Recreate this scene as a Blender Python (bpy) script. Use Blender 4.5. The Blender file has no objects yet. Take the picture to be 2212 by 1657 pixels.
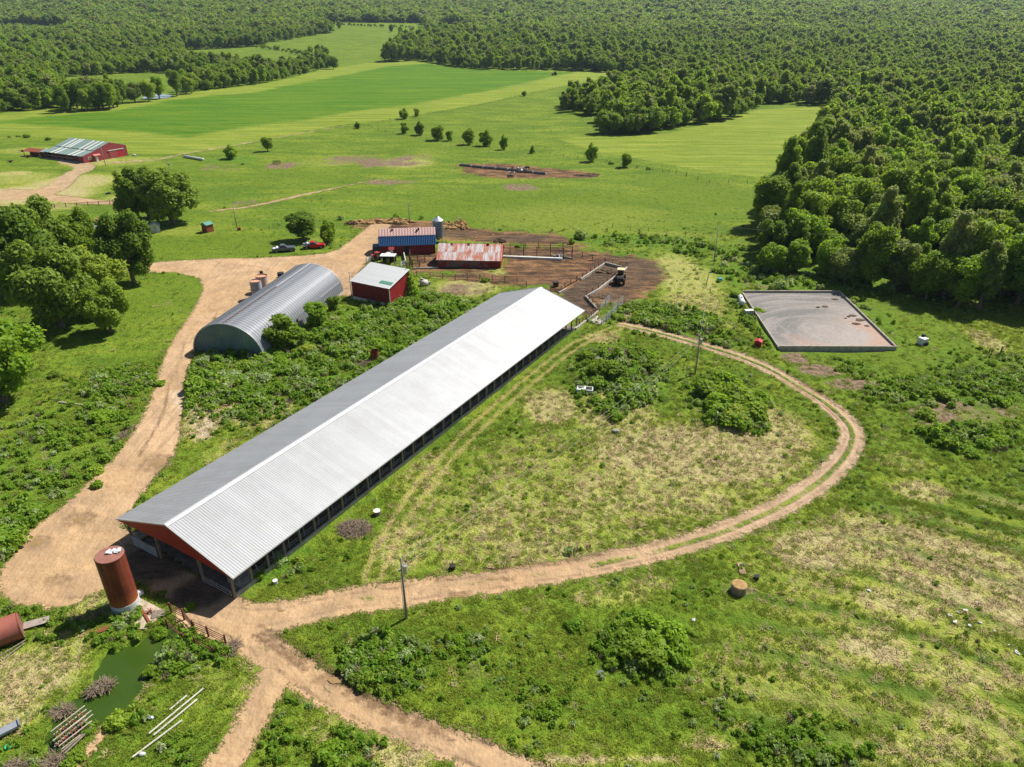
import bpy, math, random
import numpy as np
from mathutils import Vector, Matrix, noise as mnoise

# ------------------------------------------------------------------ camera, sky, sun, exposure
SC = bpy.context.scene
COL = SC.collection
H = 56.0                       # camera height above the farmyard, metres
PITCH = math.radians(27.54)
FPX = 1540.0                   # focal length for a 2212 px wide picture
cam_d = bpy.data.cameras.new("camera")
cam_d.sensor_width = 36.0
cam_d.lens = FPX / 2212 * 36
cam_d.clip_start = 0.5
cam_d.clip_end = 20000
cam = bpy.data.objects.new("camera", cam_d)
COL.objects.link(cam)
cam.location = (0, 0, H)
cam.rotation_euler = (math.pi / 2 - PITCH, 0, 0)
SC.camera = cam

SUN_EL = math.radians(51.0)
SUN_AZ = math.atan2(0.78, 0.625)     # from +Y towards +X
world = bpy.data.worlds.new("World")
SC.world = world
world.use_nodes = True
wn = world.node_tree.nodes
sky = wn.new('ShaderNodeTexSky')
sky.sky_type = 'NISHITA'
sky.sun_disc = False
sky.sun_elevation = SUN_EL
sky.sun_rotation = SUN_AZ
sky.air_density = 1.0
sky.dust_density = 0.6
world.node_tree.links.new(sky.outputs[0], wn['Background'].inputs[0])
wn['Background'].inputs[1].default_value = 0.05
sun_d = bpy.data.lights.new("sun", 'SUN')
sun_d.energy = 5.0
sun_d.angle = math.radians(0.5)
sun_d.color = (1.0, 0.95, 0.86)
sun = bpy.data.objects.new("sun", sun_d)
COL.objects.link(sun)
sv = Vector((math.sin(SUN_AZ) * math.cos(SUN_EL), math.cos(SUN_AZ) * math.cos(SUN_EL), math.sin(SUN_EL)))
sun.rotation_euler = sv.to_track_quat('Z', 'Y').to_euler()
sun.location = (100, 100, 300)
SC.view_settings.view_transform = 'Standard'
SC.view_settings.look = 'None'
SC.view_settings.gamma = 1
SC.view_settings.use_curve_mapping = False
SC.view_settings.exposure = 0.75
SC.cycles.max_bounces = 5
SC.cycles.diffuse_bounces = 2
SC.cycles.glossy_bounces = 2
SC.cycles.transmission_bounces = 3
SC.cycles.transparent_max_bounces = 6
SC.cycles.volume_bounces = 0

rng = np.random.default_rng(7)
random.seed(7)

# ------------------------------------------------------------------ terrain and picture-to-ground helpers
def S01(t):
    t = np.clip(t, 0, 1)
    return t * t * (3 - 2 * t)

MOUNDS = []     # (x, y, radius, height)

def tz(x, y):
    x = np.asarray(x, float); y = np.asarray(y, float)
    z = 60 * S01((y - 850) / 1500)
    q = y - 2000
    z = z + 0.05 * 300 * np.logaddexp(0, q / 300) * (y > 500)
    a = np.clip((y - 950) / 1200, 0, 1)
    z = z + a * (14 * np.sin(x / 520 + 1.3) * np.sin(y / 430 + x / 900) + 9 * np.sin(x / 210 + y / 350))
    z = z + 0.10 * np.sin(x / 5.3 + 0.7 * np.sin(y / 7.1)) * np.sin(y / 6.1 + 1.1) + 0.05 * np.sin(x / 2.1 + y / 1.9)
    for mx, my, r, h in MOUNDS:
        d2 = ((x - mx) ** 2 + (y - my) ** 2) / (r * r)
        z = z + h * np.exp(-d2 * 2.2)
    return z

CP, SP = math.cos(PITCH), math.sin(PITCH)

def ray(px, py):
    u, v = px - 1106.0, py - 828.5
    return np.array([u, FPX * CP - v * SP, -(FPX * SP + v * CP)])

def P(px, py, z=0.0):
    """point at height z seen at picture position px, py"""
    d = ray(px, py)
    t = (z - H) / d[2]
    return np.array([d[0] * t, d[1] * t, z])

def G(px, py):
    """point on the terrain"""
    d = ray(px, py)
    d = d / np.linalg.norm(d)
    if py > 170:
        p = P(px, py)
        for _ in range(3):
            p = P(px, py, float(tz(p[0], p[1])))
        return p
    t = np.arange(200, 9000, 4.0)
    X = d[0] * t; Y = d[1] * t; Z = H + d[2] * t
    below = Z < tz(X, Y)
    i = int(np.argmax(below)) if below.any() else len(t) - 1
    return np.array([X[i], Y[i], float(tz(X[i], Y[i]))])

def GZ(x, y):
    return float(tz(x, y))

def cr(x0, y0, k):
    return lambda a, b: ((x0 + a / k) * 0.8848, (y0 + b / k) * 0.8848)
cA = cr(0, 0, 2.589); cB = cr(825, 0, 2.589); cC = cr(1650, 0, 2.589)
cD = cr(0, 600, 2.589); cE = cr(825, 600, 2.589); cF = cr(1650, 600, 2.589)
cG = cr(0, 1233, 2.589); cH = cr(825, 1233, 2.589); cI = cr(1650, 1233, 2.589)
c4 = cr(850, 500, 4.873); c5 = cr(1200, 530, 4.873); c6 = cr(0, 300, 4.873); c7 = cr(0, 1350, 4.873)
d1 = cr(600, 540, 7.3); d2 = cr(1080, 360, 5.4875); d3 = cr(1750, 680, 4.424); d4 = cr(440, 620, 5.267)
d5 = cr(290, 1240, 6.627); d6 = cr(0, 1640, 7.113); d7 = cr(1440, 700, 7.363)
def Gc(c, a, b): return G(*c(a, b))

_m = P(1345, 800); MOUNDS.append((_m[0], _m[1], 9.0, 1.8))
_m = P(1575, 880); MOUNDS.append((_m[0], _m[1], 7.0, 0.9))
_m = P(1400, 1390); MOUNDS.append((_m[0], _m[1], 5.0, 0.9))

# ------------------------------------------------------------------ node helpers
class NT:
    def __init__(s, name, rough=0.8, disp=False):
        s.m = bpy.data.materials.new(name)
        s.m.use_nodes = True
        s.t = s.m.node_tree
        s.b = s.t.nodes['Principled BSDF']
        s.b.inputs['Roughness'].default_value = rough
        s.b.inputs['Specular IOR Level'].default_value = 0.25
    def n(s, typ, **kw):
        nd = s.t.nodes.new(typ)
        for k, v in kw.items(): setattr(nd, k, v)
        return nd
    def set(s, sock, v):
        if isinstance(v, bpy.types.NodeSocket): s.t.links.new(v, sock)
        elif v is not None:
            if hasattr(sock, 'default_value'):
                if sock.type == 'RGBA' and len(v) == 3: v = (*v, 1)
                sock.default_value = v
    def pos(s):
        return s.n('ShaderNodeNewGeometry').outputs['Position']
    def obj(s):
        return s.n('ShaderNodeTexCoord').outputs['Object']
    def mapping(s, vec, scale=(1, 1, 1), rot=(0, 0, 0), loc=(0, 0, 0)):
        m = s.n('ShaderNodeMapping')
        s.set(m.inputs['Vector'], vec)
        m.inputs['Scale'].default_value = scale
        m.inputs['Rotation'].default_value = rot
        m.inputs['Location'].default_value = loc
        return m.outputs[0]
    def noise(s, scale, detail=3, rough=0.55, vec=None, dist=0.0):
        nd = s.n('ShaderNodeTexNoise')
        nd.inputs['Scale'].default_value = scale
        nd.inputs['Detail'].default_value = detail
        nd.inputs['Roughness'].default_value = rough
        nd.inputs['Distortion'].default_value = dist
        if vec is not None: s.set(nd.inputs['Vector'], vec)
        return nd.outputs['Fac']
    def attr(s, name):
        return s.n('ShaderNodeAttribute', attribute_name=name).outputs['Fac']
    def mr(s, x, a, b, c=0.0, d=1.0, smooth=False):
        nd = s.n('ShaderNodeMapRange')
        if smooth: nd.interpolation_type = 'SMOOTHSTEP'
        s.set(nd.inputs[0], x)
        for i, v in zip((1, 2, 3, 4), (a, b, c, d)): nd.inputs[i].default_value = v
        return nd.outputs[0]
    def math(s, op, a, b=None, c=None):
        nd = s.n('ShaderNodeMath', operation=op)
        s.set(nd.inputs[0], a)
        if b is not None: s.set(nd.inputs[1], b)
        if c is not None: s.set(nd.inputs[2], c)
        return nd.outputs[0]
    def mix(s, f, a, b, mode='MIX'):
        nd = s.n('ShaderNodeMix', data_type='RGBA', blend_type=mode)
        s.set(nd.inputs[0], f); s.set(nd.inputs[6], a); s.set(nd.inputs[7], b)
        return nd.outputs[2]
    def rand(s):
        return s.n('ShaderNodeObjectInfo').outputs['Random']
    def bump(s, h, strength=0.5, dist=0.1):
        nd = s.n('ShaderNodeBump')
        nd.inputs['Strength'].default_value = strength
        nd.inputs['Distance'].default_value = dist
        s.set(nd.inputs['Height'], h)
        s.t.links.new(nd.outputs[0], s.b.inputs['Normal'])
    def color(s, c): s.set(s.b.inputs['Base Color'], c)

MATS = {}
def pm(name, c1, c2=None, scale=1.0, rough=0.8, metal=0.0, bump=0.0, stretch=(1, 1, 1), lo=0.35, hi=0.65, detail=4, spec=None):
    """procedural two-tone weathered material"""
    if name in MATS: return MATS[name]
    N = NT(name, rough)
    N.b.inputs['Metallic'].default_value = metal
    if spec is not None: N.b.inputs['Specular IOR Level'].default_value = spec
    v = N.mapping(N.obj(), stretch)
    if c2 is None: c2 = tuple(x * 0.8 for x in c1)
    nz = N.noise(scale, detail, 0.6, v)
    N.color(N.mix(N.mr(nz, lo, hi), c1, c2))
    if bump > 0: N.bump(N.noise(scale * 6, 3, 0.6, v), bump, 0.05)
    MATS[name] = N.m
    return N.m

def leafmat(name, dark, light, trans=0.35):
    N = NT(name, 0.6)
    N.b.inputs['Specular IOR Level'].default_value = 0.2
    r = N.rand()
    nz = N.noise(0.35, 2, 0.6, N.pos())
    nb = N.noise(0.011, 2, 0.6, N.pos())
    f = N.math('ADD', N.math('MULTIPLY', r, 0.5), N.math('MULTIPLY', N.mr(nz, 0.3, 0.7), 0.35))
    f = N.math('ADD', f, N.mr(nb, 0.35, 0.65, -0.1, 0.35))
    c = N.mix(f, dark, light)
    c = N.mix(N.mr(r, 0.86, 0.98), c, (light[0] * 1.15, light[1] * 1.0, light[2] * 1.3))
    N.color(c)
    tr = N.n('ShaderNodeBsdfTranslucent')
    N.set(tr.inputs[0], N.mix(0.5, c, (light[0] * 1.5, light[1] * 1.35, light[2] * 0.6)))
    mx = N.n('ShaderNodeMixShader')
    mx.inputs[0].default_value = trans
    N.t.links.new(N.b.outputs[0], mx.inputs[1])
    N.t.links.new(tr.outputs[0], mx.inputs[2])
    N.t.links.new(mx.outputs[0], N.t.nodes['Material Output'].inputs[0])
    MATS[name] = N.m
    return N.m

# ------------------------------------------------------------------ mesh helpers
def tag(o, label=None, cat=None, group=None, kind=None):
    if label: o['label'] = label
    if cat: o['category'] = cat
    if group: o['group'] = group
    if kind: o['kind'] = kind
    return o

def thing(name, label, cat, loc, rotz=0.0, group=None):
    o = bpy.data.objects.new(name, None)
    COL.objects.link(o)
    o.empty_display_size = 0.5
    o.location = loc
    o.rotation_euler = (0, 0, rotz)
    return tag(o, label, cat, group)

def mesh_np(name, V, F, mat=None, smooth=False):
    """V (n,3); F (m,k) constant k"""
    me = bpy.data.meshes.new(name)
    V = np.ascontiguousarray(V, np.float32); F = np.ascontiguousarray(F, np.int32)
    me.vertices.add(len(V)); me.vertices.foreach_set('co', V.ravel())
    k = F.shape[1]
    me.loops.add(F.size); me.loops.foreach_set('vertex_index', F.ravel())
    me.polygons.add(len(F))
    me.polygons.foreach_set('loop_start', np.arange(0, F.size, k, dtype=np.int32))
    me.polygons.foreach_set('loop_total', np.full(len(F), k, np.int32))
    if smooth: me.polygons.foreach_set('use_smooth', np.ones(len(F), bool))
    me.update(calc_edges=True)
    if mat: me.materials.append(mat)
    return me

def link(name, me, parent=None, loc=(0, 0, 0), rot=(0, 0, 0), scale=None):
    o = bpy.data.objects.new(name, me)
    COL.objects.link(o)
    o.parent = parent
    o.location = loc
    o.rotation_euler = rot
    if scale is not None: o.scale = scale
    return o

class MB:
    def __init__(s): s.v = []; s.f = []
    def add(s, vs, fs):
        b = len(s.v)
        s.v += [tuple(map(float, v)) for v in vs]
        s.f += [tuple(b + i for i in f) for f in fs]
        return s
    def box(s, x0, x1, y0, y1, z0, z1):
        return s.add([(x0, y0, z0), (x1, y0, z0), (x1, y1, z0), (x0, y1, z0), (x0, y0, z1), (x1, y0, z1), (x1, y1, z1), (x0, y1, z1)],
                     [(0, 3, 2, 1), (4, 5, 6, 7), (0, 1, 5, 4), (1, 2, 6, 5), (2, 3, 7, 6), (3, 0, 4, 7)])
    def cbox(s, c, d):
        return s.box(c[0] - d[0] / 2, c[0] + d[0] / 2, c[1] - d[1] / 2, c[1] + d[1] / 2, c[2] - d[2] / 2, c[2] + d[2] / 2)
    def bar(s, a, b, w, h=None):
        """rectangular bar from a to b"""
        h = h or w
        a = Vector(a); b = Vector(b); d = (b - a).normalized()
        up = Vector((0, 0, 1)) if abs(d.z) < 0.95 else Vector((1, 0, 0))
        sx = d.cross(up).normalized() * (w / 2); sz = sx.cross(d).normalized() * (h / 2)
        vs = [p + i * sx + j * sz for p in (a, b) for i, j in ((-1, -1), (1, -1), (1, 1), (-1, 1))]
        return s.add(vs, [(3, 2, 1, 0), (4, 5, 6, 7), (0, 1, 5, 4), (1, 2, 6, 5), (2, 3, 7, 6), (3, 0, 4, 7)])
    def cyl(s, a, b, r0, r1=None, n=10, caps=True):
        r1 = r0 if r1 is None else r1
        a = Vector(a); b = Vector(b); d = (b - a).normalized()
        up = Vector((0, 0, 1)) if abs(d.z) < 0.95 else Vector((1, 0, 0))
        ex = d.cross(up).normalized(); ey = ex.cross(d).normalized()
        vs = []
        for p, r in ((a, r0), (b, r1)):
            for i in range(n):
                t = 2 * math.pi * i / n
                vs.append(p + ex * (r * math.cos(t)) + ey * (r * math.sin(t)))
        fs = [(i, i + n, (i + 1) % n + n, (i + 1) % n) for i in range(n)]
        if caps:
            fs.append(tuple(range(n))); fs.append(tuple(range(2 * n - 1, n - 1, -1)))
        return s.add(vs, fs)
    def prism(s, prof, y0, y1, axis='y'):
        """extrude a closed profile [(a,z)...] between y0 and y1; axis y -> a is x, axis x -> a is y"""
        n = len(prof)
        if axis == 'y': vs = [(a, y0, z) for a, z in prof] + [(a, y1, z) for a, z in prof]
        else: vs = [(y0, a, z) for a, z in prof] + [(y1, a, z) for a, z in prof]
        fs = [(i, (i + 1) % n, (i + 1) % n + n, i + n) for i in range(n)]
        fs.append(tuple(range(n - 1, -1, -1))); fs.append(tuple(range(n, 2 * n)))
        return s.add(vs, fs)
    def ell(s, c, r, nu=10, nv=7, jit=0.0):
        vs = []; fs = []
        for j in range(nv + 1):
            ph = math.pi * j / nv
            for i in range(nu):
                th = 2 * math.pi * i / nu
                q = 1 + random.uniform(-jit, jit)
                vs.append((c[0] + r[0] * q * math.sin(ph) * math.cos(th), c[1] + r[1] * q * math.sin(ph) * math.sin(th), c[2] + r[2] * q * math.cos(ph)))
        for j in range(nv):
            for i in range(nu):
                fs.append((j * nu + i, (j + 1) * nu + i, (j + 1) * nu + (i + 1) % nu, j * nu + (i + 1) % nu))
        return s.add(vs, fs)
    def mesh(s, name, mat, smooth=False):
        me = bpy.data.meshes.new(name)
        me.from_pydata(s.v, [], s.f)
        if smooth: me.polygons.foreach_set('use_smooth', [True] * len(me.polygons))
        if mat: me.materials.append(mat)
        me.update()
        return me
    def build(s, name, mat, parent=None, smooth=False, loc=(0, 0, 0), rot=(0, 0, 0)):
        return link(name, s.mesh(name, mat, smooth), parent, loc, rot)

def bevel(o, w=0.03, seg=2):
    m = o.modifiers.new('bevel', 'BEVEL'); m.width = w; m.segments = seg; m.limit_method = 'ANGLE'
    return o

# ------------------------------------------------------------------ base materials
M = {}
def roofmat():
    N = NT('galvalume_roof', 0.58); N.b.inputs['Metallic'].default_value = 0.42
    r = N.rand(); o = N.pos()
    c = N.mix(N.mr(r, 0, 1), (0.305, 0.312, 0.325), (0.335, 0.343, 0.355))
    c = N.mix(N.math('MULTIPLY', N.mr(N.noise(0.25, 5, 0.65, o), 0.45, 0.68), 0.35), c, (0.24, 0.24, 0.24))
    c = N.mix(N.math('MULTIPLY', N.mr(N.noise(2.5, 3, 0.6, o), 0.6, 0.75), 0.3), c, (0.22, 0.21, 0.20))
    N.color(c); return N.m
M['roofwhite'] = roofmat()
M['rooftrim'] = pm('roof_trim', (0.52, 0.52, 0.53), (0.45, 0.45, 0.46), 0.6, 0.45, 0.2)
M['redmetal'] = pm('red_painted_metal', (0.34, 0.030, 0.016), (0.27, 0.024, 0.014), 0.5, 0.5)
M['redwall'] = pm('red_faded_metal', (0.24, 0.024, 0.022), (0.17, 0.020, 0.020), 0.6, 0.6)
M['wood'] = pm('weathered_post_wood', (0.17, 0.14, 0.10), (0.27, 0.23, 0.18), 3, 0.9, bump=0.3, stretch=(1, 1, 0.2))
M['polewood'] = pm('utility_pole_wood', (0.20, 0.17, 0.14), (0.30, 0.27, 0.23), 2, 0.9, stretch=(1, 1, 0.1))
M['concrete'] = pm('weathered_concrete', (0.42, 0.39, 0.34), (0.28, 0.25, 0.21), 1.2, 0.9, bump=0.3)
M['concretedark'] = pm('dirty_concrete', (0.10, 0.085, 0.07), (0.18, 0.15, 0.12), 0.8, 0.85, bump=0.3)
M['galv'] = pm('galvanised_steel', (0.55, 0.57, 0.6), (0.38, 0.4, 0.43), 1.0, 0.42, 0.75)
M['galvdull'] = pm('dull_galvanised_pipe', (0.42, 0.43, 0.44), (0.25, 0.25, 0.25), 1.5, 0.6, 0.3)
M['rust'] = pm('rusted_steel', (0.24, 0.065, 0.03), (0.16, 0.05, 0.03), 1.3, 0.75, 0.1, bump=0.2)
M['rustpipe'] = pm('rusty_pipe', (0.16, 0.06, 0.035), (0.10, 0.05, 0.035), 2.0, 0.85)
M['dark'] = pm('black_rubber', (0.02, 0.02, 0.02), (0.035, 0.033, 0.03), 4, 0.85)
M['glass'] = pm('dark_window_glass', (0.02, 0.025, 0.035), (0.03, 0.035, 0.045), 2, 0.12, spec=0.6)
M['white'] = pm('white_paint', (0.62, 0.62, 0.6), (0.5, 0.5, 0.48), 1.0, 0.5)
M['hay'] = pm('old_hay', (0.42, 0.26, 0.10), (0.24, 0.15, 0.07), 3.0, 0.95, bump=0.8)
M['manure'] = pm('dark_manure', (0.07, 0.045, 0.028), (0.13, 0.085, 0.05), 1.5, 0.95, bump=0.7)
M['bark'] = pm('tree_bark', (0.10, 0.075, 0.055), (0.18, 0.14, 0.11), 4, 0.95, bump=0.6, stretch=(1, 1, 0.25))
M['leafA'] = leafmat('leaves_mid_green', (0.110, 0.200, 0.018), (0.270, 0.385, 0.038), 0.5)
M['leafB'] = leafmat('leaves_dark_green', (0.086, 0.168, 0.020), (0.205, 0.310, 0.036), 0.48)
M['leafC'] = leafmat('leaves_bright_green', (0.135, 0.250, 0.018), (0.28, 0.43, 0.036), 0.5)
M['leafD'] = leafmat('leaves_grey_green', (0.145, 0.205, 0.045), (0.25, 0.315, 0.080), 0.45)
M['weed'] = leafmat('weed_leaves', (0.110, 0.225, 0.016), (0.240, 0.380, 0.038), 0.5)
M['flowerweed'] = leafmat('pale_weed_heads', (0.20, 0.31, 0.08), (0.36, 0.45, 0.20), 0.4)
M['twig'] = pm('dead_twigs', (0.17, 0.125, 0.085), (0.26, 0.205, 0.15), 3, 0.95)
M['straw'] = pm('dry_straw', (0.46, 0.35, 0.19), (0.34, 0.24, 0.13), 3, 0.95)
# ------------------------------------------------------------------ ground regions (picture outlines turned into places on the ground)
def GP(pts): return np.array([G(a, b)[:2] for a, b in pts])

def seg_d(x, y, a, b):
    ax, ay = a; bx, by = b
    dx, dy = bx - ax, by - ay
    L = dx * dx + dy * dy + 1e-9
    t = np.clip(((x - ax) * dx + (y - ay) * dy) / L, 0, 1)
    return np.hypot(x - ax - t * dx, y - ay - t * dy), t, np.sign((x - ax) * dy - (y - ay) * dx)

def inside(x, y, poly):
    c = np.zeros(x.shape, bool)
    n = len(poly)
    for i in range(n):
        x0, y0 = poly[i]; x1, y1 = poly[(i + 1) % n]
        if y0 == y1: continue
        k = ((y0 > y) != (y1 > y)) & (x < (x1 - x0) * (y - y0) / (y1 - y0) + x0)
        c ^= k
    return c

def poly_sd(x, y, poly, pad=12.0):
    """signed distance, positive inside, clipped to pad"""
    out = np.full(x.shape, -pad)
    lo = poly.min(0) - pad; hi = poly.max(0) + pad
    k = (x > lo[0]) & (x < hi[0]) & (y > lo[1]) & (y < hi[1])
    if not k.any(): return out
    xs, ys = x[k], y[k]
    d = np.full(xs.shape, 1e9)
    for i in range(len(poly)):
        d = np.minimum(d, seg_d(xs, ys, poly[i], poly[(i + 1) % len(poly)])[0])
    d = np.where(inside(xs, ys, poly), d, -d)
    out[k] = np.clip(d, -pad, pad)
    return out

def line_sd(x, y, pts, w, pad=8.0):
    """positive within w/2 of the line; also signed sideways distance"""
    out = np.full(x.shape, -pad); lat = np.full(x.shape, pad)
    lo = pts.min(0) - pad - 6; hi = pts.max(0) + pad + 6
    k = (x > lo[0]) & (x < hi[0]) & (y > lo[1]) & (y < hi[1])
    if not k.any(): return out, lat
    xs, ys = x[k], y[k]
    best = np.full(xs.shape, 1e9); sd = np.full(xs.shape, -1e9); la = np.full(xs.shape, pad)
    for i in range(len(pts) - 1):
        d, t, sg = seg_d(xs, ys, pts[i], pts[i + 1])
        ww = w[i] * (1 - t) + w[i + 1] * t
        sd = np.maximum(sd, ww / 2 - d)
        c = d < best
        la = np.where(c, sg * d, la); best = np.where(c, d, best)
    out[k] = np.maximum(sd, -pad); lat[k] = np.clip(la, -pad, pad)
    return out, lat

def smooth_line(pts, w, n=4):
    """Catmull-Rom through the points"""
    p = np.vstack([2 * pts[0] - pts[1], pts, 2 * pts[-1] - pts[-2]])
    out = []; ww = []
    for i in range(1, len(p) - 2):
        for k in range(n):
            t = k / n
            out.append(0.5 * ((2 * p[i]) + (-p[i - 1] + p[i + 1]) * t + (2 * p[i - 1] - 5 * p[i] + 4 * p[i + 1] - p[i + 2]) * t * t + (-p[i - 1] + 3 * p[i] - 3 * p[i + 1] + p[i + 2]) * t ** 3))
            ww.append(w[i - 1] * (1 - t) + w[i] * t)
    out.append(pts[-1]); ww.append(w[-1])
    return np.array(out), np.array(ww)

def RL(*a):
    pts = GP([(q[0], q[1]) for q in a]); return smooth_line(pts, [q[2] for q in a])

ROADS = [
    RL((250, 583, 5), (310, 579, 5), (400, 578, 5.5), (455, 590, 6), (470, 625, 6.5), (440, 680, 5.5), (405, 730, 5), (382, 780, 5), (370, 830, 5), (358, 880, 6), (325, 950, 6.5), (275, 1020, 7.5), (215, 1090, 9), (150, 1150, 10), (90, 1210, 8), (60, 1260, 5), (150, 1270, 6)),
    RL((470, 1325, 5.0), (560, 1335, 4.4), (640, 1322, 4.2), (760, 1296, 4.2), (870, 1283, 3.9), (1000, 1264, 3.8), (1150, 1242, 3.6), (1300, 1216, 3.5), (1450, 1182, 3.4), (1560, 1149, 3.4), (1680, 1097, 3.4), (1780, 1033, 3.5), (1832, 975, 3.5), (1840, 928, 3.5), (1802, 884, 3.4), (1745, 845, 3.3), (1660, 795, 3.2), (1560, 757, 3.1), (1460, 728, 3.0), (1380, 708, 3.2), (1345, 700, 2.4)),
    RL((420, 1320, 4), (520, 1365, 4.2), (600, 1420, 3.6), (690, 1483, 3.3), (780, 1532, 3.1), (900, 1577, 3.0), (1000, 1617, 3.0), (1090, 1652, 3), (1200, 1700, 3)),
    RL((605, 1440, 3.6), (545, 1555, 3.0), (490, 1640, 3.2), (440, 1720, 3.2)),
    RL((540, 690, 3), (640, 600, 8), (740, 560, 10), (790, 515, 7), (830, 480, 6)),
    RL((160, 1660, 0.9), (225, 1580, 1.0), (290, 1500, 0.8), (330, 1460, 0.3)),
    # paths towards the fields
    RL((455, 456, 1.6), (520, 449, 1.9), (580, 438, 2.0), (640, 424, 2.2), (700, 411, 1.6), (760, 398, 1.2), (830, 386, 1.4)),
    RL((341, 345, 2), (392, 333, 2.2), (470, 320, 2), (546, 307, 2), (650, 288, 1.6), (750, 270, 1.2)),
    RL((240, 352, 3), (290, 348, 3), (341, 345, 2)),
    RL((0, 420, 16), (60, 420, 15), (120, 405, 8), (150, 380, 7), (185, 362, 8), (150, 347, 9)),
    RL((100, 425, 7), (200, 436, 6), (300, 438, 4), (330, 436, 2)),
]
ROADPOLY = [GP(q) for q in (
    [(8, 1245), (50, 1190), (110, 1150), (200, 1085), (262, 1040), (310, 970), (345, 905), (388, 900), (392, 945), (372, 990), (330, 1035), (262, 1114), (280, 1170), (330, 1240), (420, 1310), (470, 1330), (400, 1320), (300, 1255), (250, 1262), (200, 1285), (130, 1305), (60, 1298), (25, 1275)],
    [(300, 567), (420, 561), (560, 557), (640, 553), (700, 548), (748, 532), (790, 508), (812, 500), (822, 530), (800, 560), (775, 590), (762, 640), (735, 640), (700, 590), (640, 590), (560, 640), (520, 690), (470, 700), (450, 640), (430, 600), (380, 588), (300, 590)],
    [(480, 1310), (560, 1300), (700, 1290), (690, 1315), (620, 1335), (560, 1365), (470, 1335)],
    [(262, 1140), (300, 1150), (400, 1230), (505, 1290), (500, 1335), (400, 1300), (290, 1240), (255, 1200)],
)]
PALE = RL((385, 850, 3), (420, 880, 5), (450, 905, 5), (440, 940, 3))
MUDPOLY = [GP(q) for q in (
    [(1060, 524), (1140, 532), (1245, 530), (1310, 545), (1240, 556), (1085, 560)],
    [(745, 480), (800, 472), (880, 474), (940, 476), (1010, 490), (1080, 498), (1180, 503), (1240, 512), (1265, 525), (1180, 532), (1090, 528), (1000, 520), (945, 516), (880, 500), (800, 505)],
    [(945, 575), (960, 590), (1080, 588), (1085, 560), (1110, 555), (1230, 552), (1290, 545), (1370, 552), (1420, 565), (1442, 590), (1430, 620), (1390, 650), (1340, 662), (1310, 655), (1290, 690), (1235, 665), (1170, 620), (1080, 615), (1000, 610), (930, 600)],
    [(880, 545), (1000, 545), (1060, 560), (1060, 590), (900, 590), (870, 570)],
    [(985, 355), (1080, 352), (1180, 362), (1290, 374), (1280, 385), (1180, 385), (1100, 388), (1000, 375)],
)]
def EL(cx, cy, rx, ry, w=1.0):
    c = G(cx, cy); a = G(cx + rx, cy); b = G(cx, cy - ry); d = G(cx, cy + ry)
    return (c[0], c[1], abs(a[0] - c[0]) + 0.01, abs(b[1] - d[1]) / 2, w)
MUDEL = [EL(760, 345, 60, 9, .75), EL(850, 350, 70, 10, .75), EL(900, 340, 40, 6, .6), EL(820, 352, 45, 8, 1), EL(1122, 405, 42, 8, .9), EL(1265, 380, 30, 5, 1), EL(470, 364, 40, 8, .5), EL(605, 358, 34, 8, .8), EL(535, 440, 40, 10, .5),
         EL(845, 393, 60, 6, .7), EL(1715, 774, 30, 12, .9), EL(1770, 800, 45, 14, 1), EL(1840, 830, 60, 14, .9), EL(2080, 890, 110, 26, .8), EL(2040, 920, 60, 14, .8),
         EL(1640, 615, 38, 9, .5), EL(765, 1145, 36, 22, .9), EL(790, 785, 24, 12, .9), EL(345, 1002, 30, 16, .55), EL(1325, 768, 42, 18, .8), EL(1580, 1270, 45, 20, .4),
         EL(500, 845, 16, 8, 1), EL(1000, 625, 60, 14, .7), EL(350, 1215, 100, 50, .62), EL(440, 1290, 50, 30, .6), EL(1650, 1200, 60, 20, .3), EL(940, 620, 30, 10, .5)]
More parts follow.
